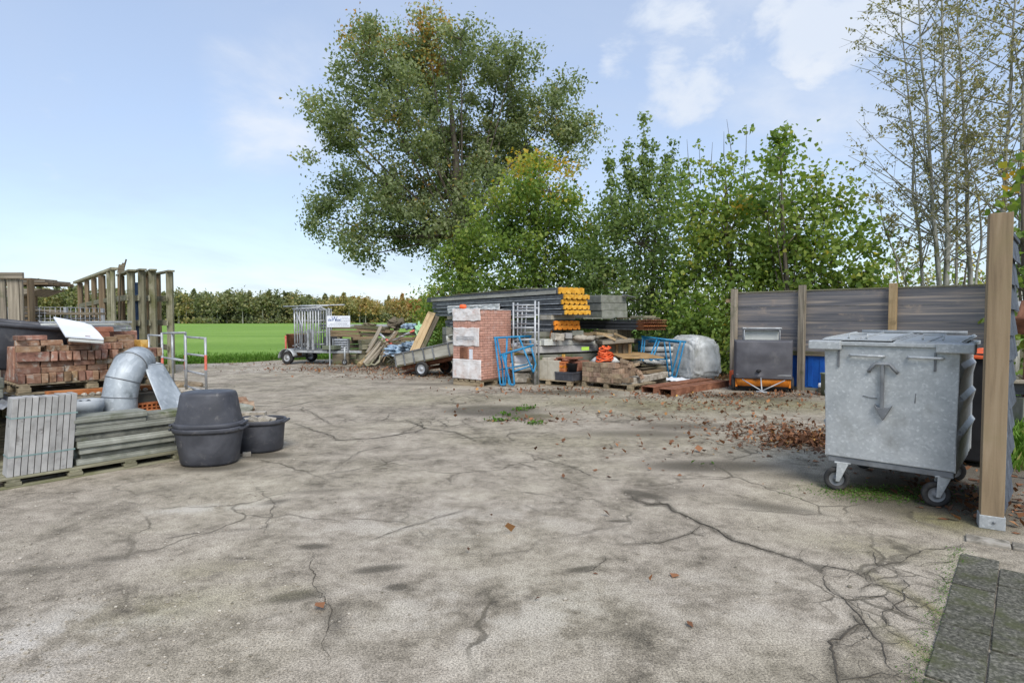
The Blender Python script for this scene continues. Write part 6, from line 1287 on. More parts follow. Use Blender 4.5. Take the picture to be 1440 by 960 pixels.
for i, (a_, b_) in enumerate((((848, 470, 14.3), (866, 478, 14.2)), ((864, 469, 14.4), (882, 476.5, 14.3)), ((838, 473, 14.5), (862, 471, 14.5)))):
    b = MB(); b.beam(A(*a_), A(*b_), .12, .04); tag(b.build('loose_slat', 'wood_fresh' if i < 2 else 'wood_grey', bevel=.003), ['pale slat sloping to the right under the sheets', 'second pale slat sloping right, nearer the crate', 'level pale slat under the sheets'][i], 'slat', 'loose slats under the sheets')
t = thing('wooden_crate', 'brown wooden crate under the rusty ended sheets, behind the orange bundle', 'crate', tuple(G(876, 520)))
x0, x1 = A(846, 448, 14.5).x, A(889, 448, 14.5).x; MB().bb(x0, x1, 14.5, 15.4, .0, .98).build('body', 'wood_dark', t, .01)
for px in (868, 878, 886): x = A(px, 448, 14.45).x; MB().bb(x-.03, x+.03, 14.46, 14.499, .05, .95).build('batten', 'ply' if px != 878 else 'wood_old', t, .004)
MB().bb(x0-.02, x1+.03, 14.44, 15.42, .985, 1.03).build('lid', 'wood_grey', t, .006)
b = MB(SF); b.bb(-.3, .5, 1.0, 1.6, .0, 1.285); b.bb(.05, .7, 3.6, 4.2, 0, 1.285); tag(b.build('timber_pier', 'wood_dark', bevel=.01), 'dark brown timber piers under the rusty ended sheets', 'timber')
b = MB(); b.box(A(823, 490, 14.0)+Vector((0, 0, 0)), (.22, .01, .08), PA); tag(b.build('lime_patch', 'lime'), 'lime green paper stuck on the grey beam', 'paper')
# ---- silver scaffold ladder frame
t = scaff('tall silver scaffold frame standing between the brick pack and the panels', (722, 425, 999, 14.05), (752.5, 423, 999, 13.9), [(429, 429), (437.5, 437), (446, 445.5), (461, 460.5), (478, 477), (494, 494)], .024, group='tall scaffold frame')
t = scaff('inner silver ladder frame just behind the tall scaffold frame', (728, 426, 999, 14.35), (757.5, 424, 999, 14.05), [(433, 433), (443, 443), (455, 455), (468, 467), (484, 484)], .02, group='tall scaffold frame')
b = MB(); b.tube([A(735, 428, 14.3), A(731, 500, 14.3)], .018, 8); b.tube([A(741, 428, 14.3), A(736, 500, 14.3)], .018, 8); tag(b.build('scaffold_brace', 'alu'), 'thin silver brace tubes inside the scaffold frames', 'brace')
# ---- blue trestles
def trestle(label, bar, loops, ties, r=.021):
    t = thing('steel_trestle', label, 'trestle', tuple(G(*loops[0][2][:2])), 0, 'blue steel trestles')
    MB().tube([A(*p) for p in bar], .026, 10).build('top_bar', 'blue_paint', t)
    for l in loops:
        pts = [A(*p) for p in l]; out = [pts[0]]
        for i in range(1, len(pts)-1):
            a, b_, c = pts[i-1], pts[i], pts[i+1]; k = .035
            p = b_+(a-b_).normalized()*min(k, (a-b_).length*.45); q = b_+(c-b_).normalized()*min(k, (c-b_).length*.45)
            out += bez(p, b_, q, 4)
        out.append(pts[-1])
        for p in out: p.z = max(p.z, r)
        MB().tube(out, r, 9).build('leg_loop', 'blue_paint', t)
    for a, b_ in ties: MB().tube([A(*a), A(*b_)], r*.8, 8).build('cross_tie', 'blue_paint', t)
    return t
trestle('blue steel trestle standing behind, with its level top bar against the brick pack', [(694.5, 475, 13.75), (747, 472.5, 14.2)], [[(696, 475.5, 13.75), (703.5, 541, 13.6), (710.5, 541, 13.6), (713, 475, 13.85)], [(699, 476, 13.78), (706, 512, 13.7), (708, 541, 13.62), (711.5, 541, 13.62)], [(729.5, 473, 14), (748, 519, 13.9), (752, 528, 14.3), (745, 474, 14.2)]], [((701, 520, 13.7), (743, 512, 14))])
trestle('blue steel trestle in front, with its top bar sloping up to the right', [(702.5, 499.5, 13.5), (750, 485.5, 13.8)], [[(706.5, 498.5, 13.5), (718.5, 541.5, 13.45), (723.5, 541, 13.45), (719, 495.5, 13.6)], [(709, 498, 13.5), (713, 520, 13.48), (716, 540.5, 13.46), (722, 540.5, 13.46)], [(736, 490, 13.7), (750, 523.5, 13.75), (753.5, 512, 13.85), (746.5, 486.5, 13.8)]], [((722.5, 522, 13.48), (749, 514, 13.75))])
trestle('blue steel trestle behind the plywood sheet, with long level top bars', [(902, 473, 14.9), (965, 481, 14.6)], [[(904, 474, 14.9), (897.5, 531, 15.3), (902, 531, 15.3), (907, 474, 14.9)], [(924, 476.5, 14.8), (913, 505, 14.8), (916.5, 507, 14.8), (928, 477, 14.8)], [(957, 480.5, 14.6), (944, 529.5, 15.0), (950.5, 530, 14.9), (962.5, 481, 14.6)]], [((905, 476, 14.9), (955, 482, 14.7))])
trestle('second blue steel trestle, standing just inside the other by the white pallet', [(897, 480.5, 15.4), (950, 479, 15.1)], [[(899, 481, 15.4), (896, 528, 15.6), (900, 528, 15.6), (903.5, 481, 15.4)], [(934, 480, 15.1), (940.5, 529, 15.3), (945.5, 529, 15.2), (941, 479.5, 15.1)]], [((900, 505, 15.4), (940, 505, 15.2))])
# bags under the trestle
def sack(px, py, Y, s, lb, mt, seed, name='sack'):
    b = MB(); c = A(px, py, Y); c.z = max(c.z, s[2]*.9); b.blob(c, s, seed, 3, .2, 1.8, 3.0); tag(b.build(name, mt), lb, 'bag', 'bags behind the blue trestles')
b = MB(); b.box(A(737, 530, 14.45)+Vector((0, 0, -.0)), (.62, .4, .24), .3); tag(b.build('bag_stones', 'stone', bevel=.03), 'brown grey stones under the bags behind the front trestle', 'stones')
sack(735, 515, 14.35, (.32, .22, .11), 'grey lower bag behind the front blue trestle', 'white_wrap', 4); sack(736, 504, 14.4, (.31, .22, .11), 'white middle bag behind the front blue trestle', 'white_panel', 6); sack(735, 493, 14.45, (.3, .2, .1), 'yellowish upper bag behind the front blue trestle', 'yellow', 8); sack(728, 487, 14.6, (.16, .14, .1), 'small white bag on top of the yellowish bag', 'white_panel', 10)
# ---- pallet with boards and tiles
QA = math.atan2(-.62, .78); Q0 = G(738.5, 539); QF = frame(Q0, QA)
pallet(QF, 1.32, .9, .135, 'pallet with beige boards and roof tiles beside the blue trestles', 'pallet', 6, 3)
def qb(name, mt, px0, px1, py0, py1, n, d, lb, cat, grp=None, bev=.006):
    def sol(px, py):
        dr = ray(px, py); o = QF @ Vector((0, n, 0)); u = QF.to_3x3() @ Vector((1, 0, 0)); det = dr.x*(-u.y)+u.x*dr.y
        s = (o.x*(-u.y)+u.x*o.y)/det; a = (dr.x*o.y-dr.y*o.x)/det; return a, EYE+dr.z*s
    a0, z1 = sol(px0, py0); a1, z0 = sol(px1, py1); b = MB(QF); b.bb(a0, a1, n, n+d, max(z0, .136), z1); return tag(b.build(name, mt, bevel=bev), lb, cat, grp), a0, a1, z0, z1
qb('fibre_board', 'beige_board', 755, 769.5, 506, 534, .05, .08, 'left beige board standing on the pallet by the trestle', 'board', 'beige boards standing on the pallet'); qb('fibre_board', 'beige_board', 769.8, 786, 506.5, 535.5, .05, .08, 'right beige board standing on the pallet by the crate', 'board', 'beige boards standing on the pallet')
b = MB(QF); b.bb(.35, .95, .15, .75, .137, .55); tag(b.build('block_load', 'concrete', bevel=.02), 'grey block behind the standing beige boards', 'block'); b = MB(QF); b.bb(.3, .72, .12, .6, .57, .64); tag(b.build('stone_slab', 'stone', bevel=.02), 'rounded pale slab lying on the beige boards', 'slab')
b = MB(QF); b.bb(.04, .28, .04, .4, .137, .23); tag(b.build('stone_slab', 'stone', bevel=.02), 'flat pale block at the left corner of the pallet', 'slab')
t = thing('plastic_crate', 'dark grey plastic crate on the corner of the pallet with tiles', 'crate', QF @ Vector((1.1, .1, .136)), QA)
b = MB(QF); b.bb(.86, 1.34, .02, .6, .137, .33); b.build('body', 'black_plastic', t, .008)
b = MB(QF); b.bb(.85, 1.35, .01, .61, .3, .335)
for i in range(7): b.bb(.875+i*.07, .885+i*.07, .014, .02, .14, .3)
b.build('rib', 'black_plastic', t, .003)
for i in range(5):
    b = MB(QF); b.bb(.88, 1.10, .06+.01*(i % 2), .3, .337+i*.047, .337+i*.047+.043); tag(b.build('roof_tile', 'tile_orange' if i != 2 else 'orange_paint', bevel=.008), 'orange tile, %s from the bottom of the small stack in the dark crate' % ORD[i], 'tile', 'orange tiles in the crate')
b = MB(); c = QF @ Vector((1.22, .2, .337)); b.lathe([(0, 0), (.1, 0), (.125, .19), (.135, .2), (.12, .2), (.1, .01), (0, .01)], 24, c); tag(b.build('black_bucket', 'black'), 'small black bucket beside the orange tiles', 'bucket')
for i in range(8):
    b = MB(QF); x = .72+.155*(i % 4); b.T = QF @ Matrix.Translation((x, .34+.1*(i//4), .60+.045*(i % 2))) @ Matrix.Rotation(random.uniform(-.3, .3), 4, 'Z') @ Matrix.Rotation(random.uniform(-.1, .1), 4, 'Y'); b.box((0, 0, 0), (.2, .3, .035)); tag(b.build('roof_tile', 'tile_red', bevel=.008), 'dark red tile lying loosely on top of the pallet load', 'tile', 'loose red tiles on the pallet')
b = MB(QF); b.bb(.7, 1.3, .3, .85, .34, .575); tag(b.build('tile_block', 'tile_red', bevel=.02), 'stack of dark red tiles behind the crate', 'tiles'); b = MB(QF); b.bb(.9, .96, .25, .3, .63, .73); tag(b.build('yellow_tag', 'yellow_brick'), 'pale yellow tag sticking up from the red tiles', 'tag')
# ---- pallet with pavers
V0 = G(817, 543.5); VA = math.atan2(-.69, .72); VF = frame(V0, VA)
pallet(VF, 1.36, 1.05, .135, 'pallet carrying the stacked brown paving bricks', 'pallet', 6, 3)
pn = 0
for k in range(4):
    x = .03+.0*k; c = 0; xe = [1.28, 1.2, 1.06, .95][k]
    while x < xe-.05:
        hd = random.random() < .62; w_ = .055 if hd else .2; w_ = min(w_, 1.3-x); c += 1; pn += 1
        b = MB(VF); sl = max(0, (x-.75))*.12*(k-1.0)
        b.T = VF @ Matrix.Translation((x+w_/2, .1, .137+k*.112+.055-sl)) @ Matrix.Rotation(random.gauss(0, .03), 4, 'Z') @ Matrix.Rotation(-max(0, (x-.72))*.35*(k > 0) + random.gauss(0, .015), 4, 'Y'); b.box((0, 0, 0), (w_-.004, .2, .107))
        tag(b.build('paving_brick', 'paver', bevel=.004), 'brown paver %s, %s from left in the %s course on its pallet' % ('end on' if hd else 'lengthwise', ORD[min(c-1, 19)], ['lowest', 'second', 'third', 'top'][k]), 'paving brick', 'paving bricks stacked on the pallet')
        x += w_
for k in range(4):
    for j in range(4):
        b = MB(VF); b.bb(.03+.2*k, .225+.2*k, .215+.2*j, .41+.2*j, .137, .57 if k < 3 or j > 1 else .5); tag(b.build('paving_block', 'paver', bevel=.006), 'block of brown paving bricks at the rear of the pallet', 'paving bricks', 'rear blocks of paving bricks')
for i, (px, py, a) in enumerate(((897, 523, .7), (890, 519, .2), (901, 527, 1.0), (883, 513, .4), (893, 513, -.3), (878, 508, .3))):
    b = MB(); b.T = Matrix.Translation(A(px, py, 13.05)) @ Matrix.Rotation(VA+.1*i, 4, 'Z') @ Matrix.Rotation(a, 4, 'Y'); b.box((0, 0, 0), (.2, .1, .07)); tag(b.build('paving_brick', 'paver', bevel=.004), 'loose brown paver slipped down right of the stack, %s from the lowest' % ['second', 'third', 'first', 'fifth', 'fourth', 'sixth'][i], 'paving brick', 'slipped paving bricks')
b = MB(); b.lathe([(0, 0), (.3, 0), (.2, .1), (0, .12)], 12, VF @ Vector((.35, .45, .575)), 3, 1.2, .8); tag(b.build('plastic_cover', 'white_wrap'), 'pale plastic draped on the paving bricks by the orange bundle', 'plastic')
# orange bundle
b = MB(); c0_ = VF @ Vector((.48, .25, .60))
for i in range(16):
    z = .02+.016*i*(1 if i < 13 else 1.25); n = 26; rx = .21*random.uniform(.55, 1.0)*(1-.03*i); ry = .15*random.uniform(.6, 1); ph = random.random()*6; ox, oy = random.uniform(-.05, .05), random.uniform(-.04, .04)
    b.tube([c0_+Vector((ox+rx*math.cos(2*PI*k/n)+.02*math.sin(5*PI*k/n+ph), oy+ry*math.sin(2*PI*k/n)+.015*math.cos(7*PI*k/n+ph), z+.025*math.sin(2*PI*k/n*2+ph))) for k in range(n+1)], .016, 7, False)
tag(b.build('orange_webbing', 'orange_red'), 'tangled bundle of bright orange tubing on the paving bricks', 'tubing')
# plank, timber and plywood at the right of the pavers
b = MB(); b.beam(A(877, 538, 12.75)+Vector((0, .1, .0)), A(934, 526, 14.2), .22, .14); tag(b.build('concrete_kerb', 'stone', bevel=.01), 'thick pale grey kerb beam lying on the right of the paver pallet', 'kerb beam')
wd = [(892, 513, 920, 512, 13.9, 2.2, 'wood_dark'), (895, 518, 918, 514.5, 13.8, 2.2, 'wood_dark'), (900, 523, 922, 520, 13.7, 3.6, 'wood_old'), (905, 527, 922, 524.5, 13.8, 3, 'wood_dark'), (890, 508.5, 897, 511, 13.7, 4, 'wood_grey')]
for i, (a_, b_, c_, d_, Y, th, mt) in enumerate(wd): pbeam('timber_offcut', mt, a_, b_, Y, c_, d_, Y+.6, th, .4, 'dark timber offcut under the plywood sheet, %s from the top' % ORD[i], 'timber', 'timber offcuts right of the pavers')
b = MB(); p = A(906, 522, 14.3); b.bb(p.x-.28, p.x+.5, 14.15, 14.9, .0, .42); tag(b.build('timber_heap', 'wood_dark', bevel=.02), 'dark timber heap carrying the plywood sheet', 'timber')
b = MB(); a_, b_, c_ = A(875, 504.5, 13.5), A(934, 504, 13.9), A(954, 498, 15.1); X = (b_-a_).normalized(); Yv = Vector((-X.y, X.x, .06)); b.ext([(0, 0), ((b_-a_).length, 0), ((b_-a_).length+.1, 1.1), (.25, 1.15)], 0, .03, X, Yv, a_); tag(b.build('plywood_sheet', 'ply', bevel=.004), 'brown weathered plywood sheet lying in front of the blue trestle', 'plywood')
# rust red channels
for i, (o0, lb) in enumerate((((902, 551.5), 'rust red steel channel lying on the yard, the left one of the pair'), ((926, 555), 'rust red steel channel lying on the yard, the right one of the pair'))):
    g = G(*o0); d = Vector((.72, .69, 0)).normalized(); t = thing('steel_channel', lb, 'steel channel', g, math.atan2(d.y, d.x), 'rust red steel channels')
    T = frame(g, math.atan2(d.y, d.x)); w_ = .30
    MB(T).bb(0, 2.5, 0, -w_, .125, .14).build('web', 'rust', t, .003)
    for y in (0, -w_+.014): MB(T).bb(0, 2.5, y, y-.014, .0, .124).build('flange', 'rust', t, .003)
    MB(T).bb(.12, 2.45, -.02, -w_+.02, .0, .012).build('inner_web', 'rust', t)
# ---- white wrapped pallet
b = MB(); KB = frame(A(957, 535, 15.2)*Vector((1, 1, 0)) if False else (4.72, 15.1), .35)
def bagv(c, s, seed, e=4.0, amp=.05, rot=0.0, top=.72):
    V, F_ = ico(5); vs = []
    for v in V:
        w_ = Vector([math.copysign(abs(k)**(2/e), k) for k in v]); m = max(abs(w_.x), abs(w_.y), abs(w_.z)); 
        zt = (w_.z+1)/2; sh = 1-.30*max(0, zt-.45)**1.4*1.6
        wr = .05*noise.noise(Vector((v.x*2.5, v.y*2.5, v.z*7+seed)))+.07*abs(noise.noise(Vector((v.x*5+seed, v.y*5, v.z*1.6))))+.03*noise.noise(v*9)+.015*noise.noise(v*20)
        p = Vector((w_.x*s[0]*(sh+wr), w_.y*s[1]*(sh+wr), w_.z*s[2]*(1+wr))); p.z *= 1-.13*max(0, w_.x)*max(0, w_.z); vs.append(Vector(c)+Matrix.Rotation(rot, 3, 'Z') @ p)
    return vs, F_
vs, F_ = bagv((4.72, 15.3, .57), (.50, .55, .56), 3, 5, rot=.5); b.add(vs, F_, None, True); tag(b.build('wrapped_pallet', 'bag'), 'tall pallet load under a crumpled white plastic cover, left of the fence', 'wrapped load')
for i in range(6):
    b = MB(); c = Vector((3.9, 15.75, .12+i*.165)); 
    def lay(u, v, c=c, i=i): return Vector((c.x-.55+u*1.1, c.y-.45+v*.9+.02*noise.noise(Vector((u*9, i, v))), c.z+.06*math.sin(PI*v)*.4+.015*noise.noise(Vector((u*7, v*7, i)))))
    b.sheet(lay, 16, 8); tag(b.build('wrapped_sheet', 'white_wrap' if i % 2 == 0 else 'concrete', solid=.13), 'plastic wrapped layer behind the blue trestle, %s from the bottom' % ORD[i], 'wrapped layer', 'wrapped layers behind the blue trestle')
b = MB(); g = G(953, 536)
b.sheet(lambda u, v: Vector((g.x-.32+.66*u, g.y-.15+.5*v, .02+.07*abs(noise.noise(Vector((u*5, v*5, 3))))+.05*math.sin(PI*u)*math.sin(PI*v))), 20, 14); tag(b.build('plastic_scrap', 'white_panel', solid=.004), 'crumpled white plastic scrap on the ground beyond the rust red channels', 'plastic')
b = MB(); p0, p1 = G(985, 523), G(1040, 520.5); b.tube([p0+Vector((0, 0, .09)), p1+Vector((0, 0, .09))], .085, 14); tag(b.build('grey_pipe', 'steel_grey'), 'dark grey pipe on the ground between the white pallet and fence', 'pipe')
# ================================================================ fence
f0, f1 = Vector((5.35, 14.12, 0)), Vector((8.9, 10.43, 0)); fd = (f1-f0).normalized(); FA = math.atan2(fd.y, fd.x); fl = (f1-f0).length
FF = frame(f0, FA)        # x along the fence, -y towards the yard
def fx(px):
    d = ray(px, 448); k = d.x/d.y; return (k*f0.y-f0.x)/(fd.x-k*fd.y)
posts = [0.0, fx(1130), fx(1257), fx(1404)]
M['fence_board'] = surf('fence_board', [(.30, S(84, 84, 88)), (.46, S(108, 107, 109)), (.56, S(130, 124, 120)), (.66, S(164, 151, 138))], (.5, 17, 17), dirt=S(158, 143, 128), dsc=1.3, dlo=.57, dhi=.72, rv=.14, bump=.18)
for i, (x, lb) in enumerate(zip(posts, ('corner post at the far end of the dark board fence', 'second post of the dark board fence, right of the sweeper', 'third post of the dark board fence, above the steel container', 'post of the dark board fence nearest the tall timber post'))):
    b = MB(FF); zt = [2.27, 2.3, 2.27, 2.2][i]; b.box((x, -.09, zt/2), (.13, .12, zt)); t = tag(b.build('fence_post', 'wood_grey' if i < 2 else 'wood_fresh', bevel=.006), lb, 'post', 'posts of the dark board fence')
SPACE
for k in range(3):
    x0, x1 = posts[k], posts[k+1]
    t = thing('board_fence', 'fence panel of worn dark horizontal boards, %s' % ['behind the grey sweeper', 'between the second and third posts', 'right of the third post behind the container'][k], 'fence', FF @ Vector(((x0+x1)/2, 0, 0)), FA, 'panels of the dark board fence')
    nb = 8; z0, z1 = .86, 2.17
    for j in range(nb):
        b = MB(FF); zz = z0+(z1-z0)*(j+.5)/nb; h = (z1-z0)/nb
        b.box(((x0+x1)/2, .007*(j % 2)+random.uniform(-.002, .002), zz), (x1-x0-.004, .03, h-.001), Matrix.Rotation(R(1.2), 3, 'X')); b.build('board', 'fence_board', t, .0025)
    MB(FF).bb(x0+.002, x1-.002, -.03, .03, z1+.002, z1+.028).build('top_cap', 'wood_moss', t, .004)
    MB(FF).bb(x0+.002, x1-.002, -.035, .005, z0-.1, z0-.003).build('bottom_rail', 'wood_dark', t, .004)
    b = MB(FF); b.bb(x0+.03, x1-.03, .03, .07, .06, z0-.05); b2 = b
    for j in range(6): b2.bb(x0+.1+j*.24, x0+.2+j*.24, .018, .0298, .08, z0-.07)
    tag(b.build('blue_sheeting', 'blue_plastic', bevel=.01), 'bright blue plastic panel filling the foot of the fence, %s' % ['behind the sweeper', 'left of the steel container', 'behind the steel container'][k], 'panel', 'blue panels at the fence foot')
    b = MB(FF); b.bb(x0+.05, x1-.05, -.03, .08, 0, .058); tag(b.build('kerb_board', 'concrete_dark', bevel=.006), 'low concrete board under the blue panel, %s' % ['behind the sweeper', 'left of the container', 'behind the container'][k], 'kerb board', 'boards at the fence foot')
b = MB(FF); b.bb(-.2, -.068, -.12, -.04, 1.95, 2.04); tag(b.build('wood_offcut', 'wood_fresh', bevel=.004), 'short yellow wood offcut fixed to the left of the corner post', 'offcut')
b = MB(FF); b.bb(.0+.09, .12, -.22, -.19, .3, 1.0); tag(b.build('yellow_stick', 'yellow', bevel=.003), 'narrow yellow stick leaning by the corner post', 'stick')
b = MB(FF); b.bb(.02, .2, -.36, -.2, .0, .36); tag(b.build('orange_box', 'orange_red', bevel=.03), 'orange red plastic box by the foot of the corner post', 'box')
# ---- leaf sweeper
g = G(1078, 551); SW = frame((5.42, 12.75), math.atan2(-.30, .95)); sx0, sx1 = -.58, .58
t = thing('lawn_sweeper', 'lawn sweeper with a dark grey hopper cover and orange brush housing before the fence', 'lawn sweeper', (5.42, 12.75, 0), math.atan2(-.30, .95))
def cover(u, v):
    x = sx0+(sx1-sx0)*u; z = .29+.85*v; e = abs(2*u-1)
    y = -.22-.05*math.sin(PI*v)*(1-e**6)+.018*noise.noise(Vector((u*4, v*4, 1)))-.05*math.exp(-((u-.42)**2)/.003-((v-.06)**2)/.004)
    if v > .93: y += .16*((v-.93)/.07)**1.5; z = .29+.85*.93+.85*.07*(v-.93)/.07*.5
    if e > .94: y += .14*((e-.94)/.06)**1.5
    return Vector((x+(.02*(1-v))*(1 if u < .5 else -1)*.0, y, z+.015*(e > .97)))
b = MB(SW); b.sheet(cover, 60, 44); b.build('hopper_cover', 'dark_grey_cover', t, solid=.012)
MB(SW).bb(sx0+.03, sx1-.03, -.12, .62, .44, 1.04).build('hopper', 'black_plastic', t, .03)
b = MB(SW); b.tube([(sx0-.0, -.05, 1.08), (sx1, -.05, 1.08)], .015, 8); b.tube([(-.36, .2, .8), (-.36, .2, 1.34), (.36, .2, 1.34), (.36, .2, .8)], .02, 8); b.tube([(-.36, .5, .8), (-.36, .5, 1.34), (-.36, .2, 1.34)], .02, 8); b.tube([(.36, .5, .8), (.36, .5, 1.34), (.36, .2, 1.34)], .02, 8); b.build('tube_frame', 'alu', t)
MB(SW).bb(-.35, .35, .3, .34, 1.0, 1.31).build('rear_plate', 'white_dim', t, .01)
MB(SW).bb(-.40, .40, .16, .55, 1.345, 1.375).build('top_plate', 'alu', t, .01)
b = MB(SW); b.sheet(lambda u, v: Vector((sx0+.06+(sx1-sx0-.12)*u, -.02-.17*math.sin(.2+v*1.9), .07+.24*v)), 4, 10); b.build('brush_housing', 'orange_paint', t, solid=.012)
b = MB(SW); b.tube([(sx0+.06, -.02, .15), (sx1-.06, -.02, .15)], .11, 16); b.build('brush', 'black', t)
for s in (sx0-.0, sx1+.0):
    wheel(SW @ Vector((s, .05, .17)), .17, .08, SW.to_3x3() @ Vector((1, 0, 0)), t, 'steel_grey', .5)
    MB(SW).bb(s-.02-(.05 if s > 0 else -.05), s+.02-(.05 if s > 0 else -.05), -.15, .3, .1, .5).build('side_plate', 'orange_paint', t, .005)
b = MB(SW); b.tube([(-.42, -.24, .27), (-.05, -.5, .06)], .012, 6); b.tube([(.42, -.24, .27), (-.05, -.5, .06)], .012, 6); b.tube([(-.05, -.22, .35), (-.05, -.52, .05)], .014, 6); b.tube([(sx0+.04, -.23, .37), (sx1-.04, -.23, .37)], .012, 6); b.tube([(-.16, -.52, .05), (.05, -.53, .04)], .02, 6); b.build('tow_bar', 'alu', t)
b = MB(SW); b.blob((-.1, -.30, .46), (.05, .03, .04), 2, 2, .3); b.build('latch', 'black', t)
# white foam board on a small pallet
wf = G(1148, 549); WF = frame((6.52, 12.55), FA)
pallet(WF, .62, .5, .1, 'small low pallet between the sweeper and the steel container', 'wood_dark', 4, 2)
b = MB(WF); b.bb(.0, .62, .0, .48, .102, .20); tag(b.build('foam_block', 'white_panel', bevel=.03), 'white plastic block lying on the small pallet by the fence', 'block')
b = MB(); b.lathe([(0, .0), (.13, .0), (.14, .42), (.15, .43), (.15, .46), (.13, .46), (.12, .02), (0, .02)], 24, tuple(G(1166, 556)), 4); tag(b.build('green_bucket', 'green_box'), 'dull green square bucket half hidden by the steel container', 'bucket')
# ================================================================ steel waste container
d = Vector((.74, -.67, 0)).normalized(); CA = math.atan2(d.y, d.x); CO = Vector((2.89, 5.42, 0)); KF = frame(CO, CA)     # x: along the face, y: away from the camera
CW, CD = .985, 1.22
t = thing('waste_container', 'wheeled galvanised steel waste container with two flat lids beside the timber post', 'waste container', CO, CA)
z0, z1 = .315, 1.335
b = MB(KF)   # front wall, slightly wider at the top
b.add([(.012, .0, z0), (CW-.012, .0, z0), (CW+.005, -.02, z1), (-.012, -.02, z1), (.012, .02, z0), (CW-.012, .02, z0), (CW+.005, .0, z1), (-.012, .0, z1)], [(0, 1, 2, 3), (7, 6, 5, 4), (0, 4, 5, 1), (1, 5, 6, 2), (2, 6, 7, 3), (3, 7, 4, 0)])
b.build('front_wall', 'galv', t, .008)
MB(KF).bb(.0, CW, CD-.02, CD, z0, z1).build('rear_wall', 'galv', t, .006)
ribs = [(z0, .0), (.40, .0), (.56, .03), (.62, .065), (.66, .015), (.78, .02), (.90, .065), (.94, .015), (1.05, .02), (1.16, .06), (1.2, .01), (z1, .012)]
for s, x in ((1, CW), (-1, 0)):
    def sw(u, v, s=s, x=x):
        k = u*(len(ribs)-1); i = min(int(k), len(ribs)-2); f_ = k-i; z = ribs[i][0]*(1-f_)+ribs[i+1][0]*f_; o = ribs[i][1]*(1-f_)+ribs[i+1][1]*f_
        e = min(1, v/.06, (1-v)/.06); return Vector((x+s*(.6*o*max(0, e)-.012), v*CD, z))
    b = MB(KF); b.sheet(sw, (len(ribs)-1)*2, 34); b.build('side_wall', 'galv', t, solid=.006, flat=True)
MB(KF).bb(.01, CW-.01, .02, CD-.02, z0-.01, z0+.02).build('floor', 'galv', t)
b = MB(KF); b.bb(.03, CW-.02, .012, .05, z0-.055, z0-.003); b.bb(.03, CW-.02, CD-.06, CD-.02, z0-.055, z0-.003); b.bb(.03, .08, .05, CD-.06, z0-.055, z0-.003); b.bb(CW-.07, CW-.02, .05, CD-.06, z0-.055, z0-.003); b.build('base_frame', 'steel_grey', t, .006)
# rim with corner cuffs
b = MB(KF); b.bb(-.02, CW+.02, -.045, .02, z1-.005, z1+.03); b.bb(-.02, CW+.02, CD-.02, CD+.04, z1-.005, z1+.03); b.bb(-.05, .02, .02, CD-.02, z1-.005, z1+.03); b.bb(CW-.02, CW+.05, .02, CD-.02, z1-.005, z1+.03); b.build('rim', 'galv', t, .006)
for (xa, xb) in ((-.135, .135), (CW-.155, CW+.10)): MB(KF).bb(xa, xb, -.075, .1, z1-.045, z1+.036).build('corner_cuff', 'galv', t, .01)
for (xa, xb) in ((.105, .135), (CW-.165, CW-.145)): MB(KF).bb(xa-.004, xa+.012, -.032, -.01, z1-.2, z1-.046).build('cuff_strap', 'steel_grey', t, .003)
# lids
for i, (xa, xb, dz) in enumerate(((-.03, .515, .0), (.525, CW+.02, -.012))):
    l = MB(KF); l.add([(xa, -.02, z1+.04+dz), (xb, -.02, z1+.04+dz), (xb, CD, z1+.075+dz), (xa, CD, z1+.075+dz), (xa, -.02, z1+.052+dz), (xb, -.02, z1+.052+dz), (xb, CD, z1+.087+dz), (xa, CD, z1+.087+dz)], [(3, 2, 1, 0), (4, 5, 6, 7), (0, 1, 5, 4), (1, 2, 6, 5), (2, 3, 7, 6), (3, 0, 4, 7)])
    o = l.build('lid', 'galv', t, .004)
    q = MB(KF)
    for x in (xa+.02, (xa+xb)/2, xb-.02): q.beam((x, .0, z1+.056+dz), (x, CD-.02, z1+.092+dz), .02, .012)
    q.build('lid_rib', 'galv', o, .003)
    q = MB(KF); q.tube([(xa+.2, .05, z1+.06), (xa+.2, .09, z1+.10), (xa+.34, .09, z1+.10), (xa+.34, .05, z1+.06)], .009, 8); q.build('lid_handle', 'galv', o)
b = MB(KF); b.tube([(.05, CD-.05, z1+.10), (CW-.05, CD-.05, z1+.10)], .018, 10); b.build('hinge_bar', 'galv', t)
# bar handles
for (xa, xb, z) in ((.205, .46, 1.245), (.64, .875, 1.245)):
    b = MB(KF); b.tube([(xa, -.02, z), (xa, -.045, z+.002), (xa+.015, -.055, z+.002), (xb-.015, -.055, z), (xb, -.045, z), (xb, -.02, z)], .0115, 10); b.build('bar_handle', 'galv', t)
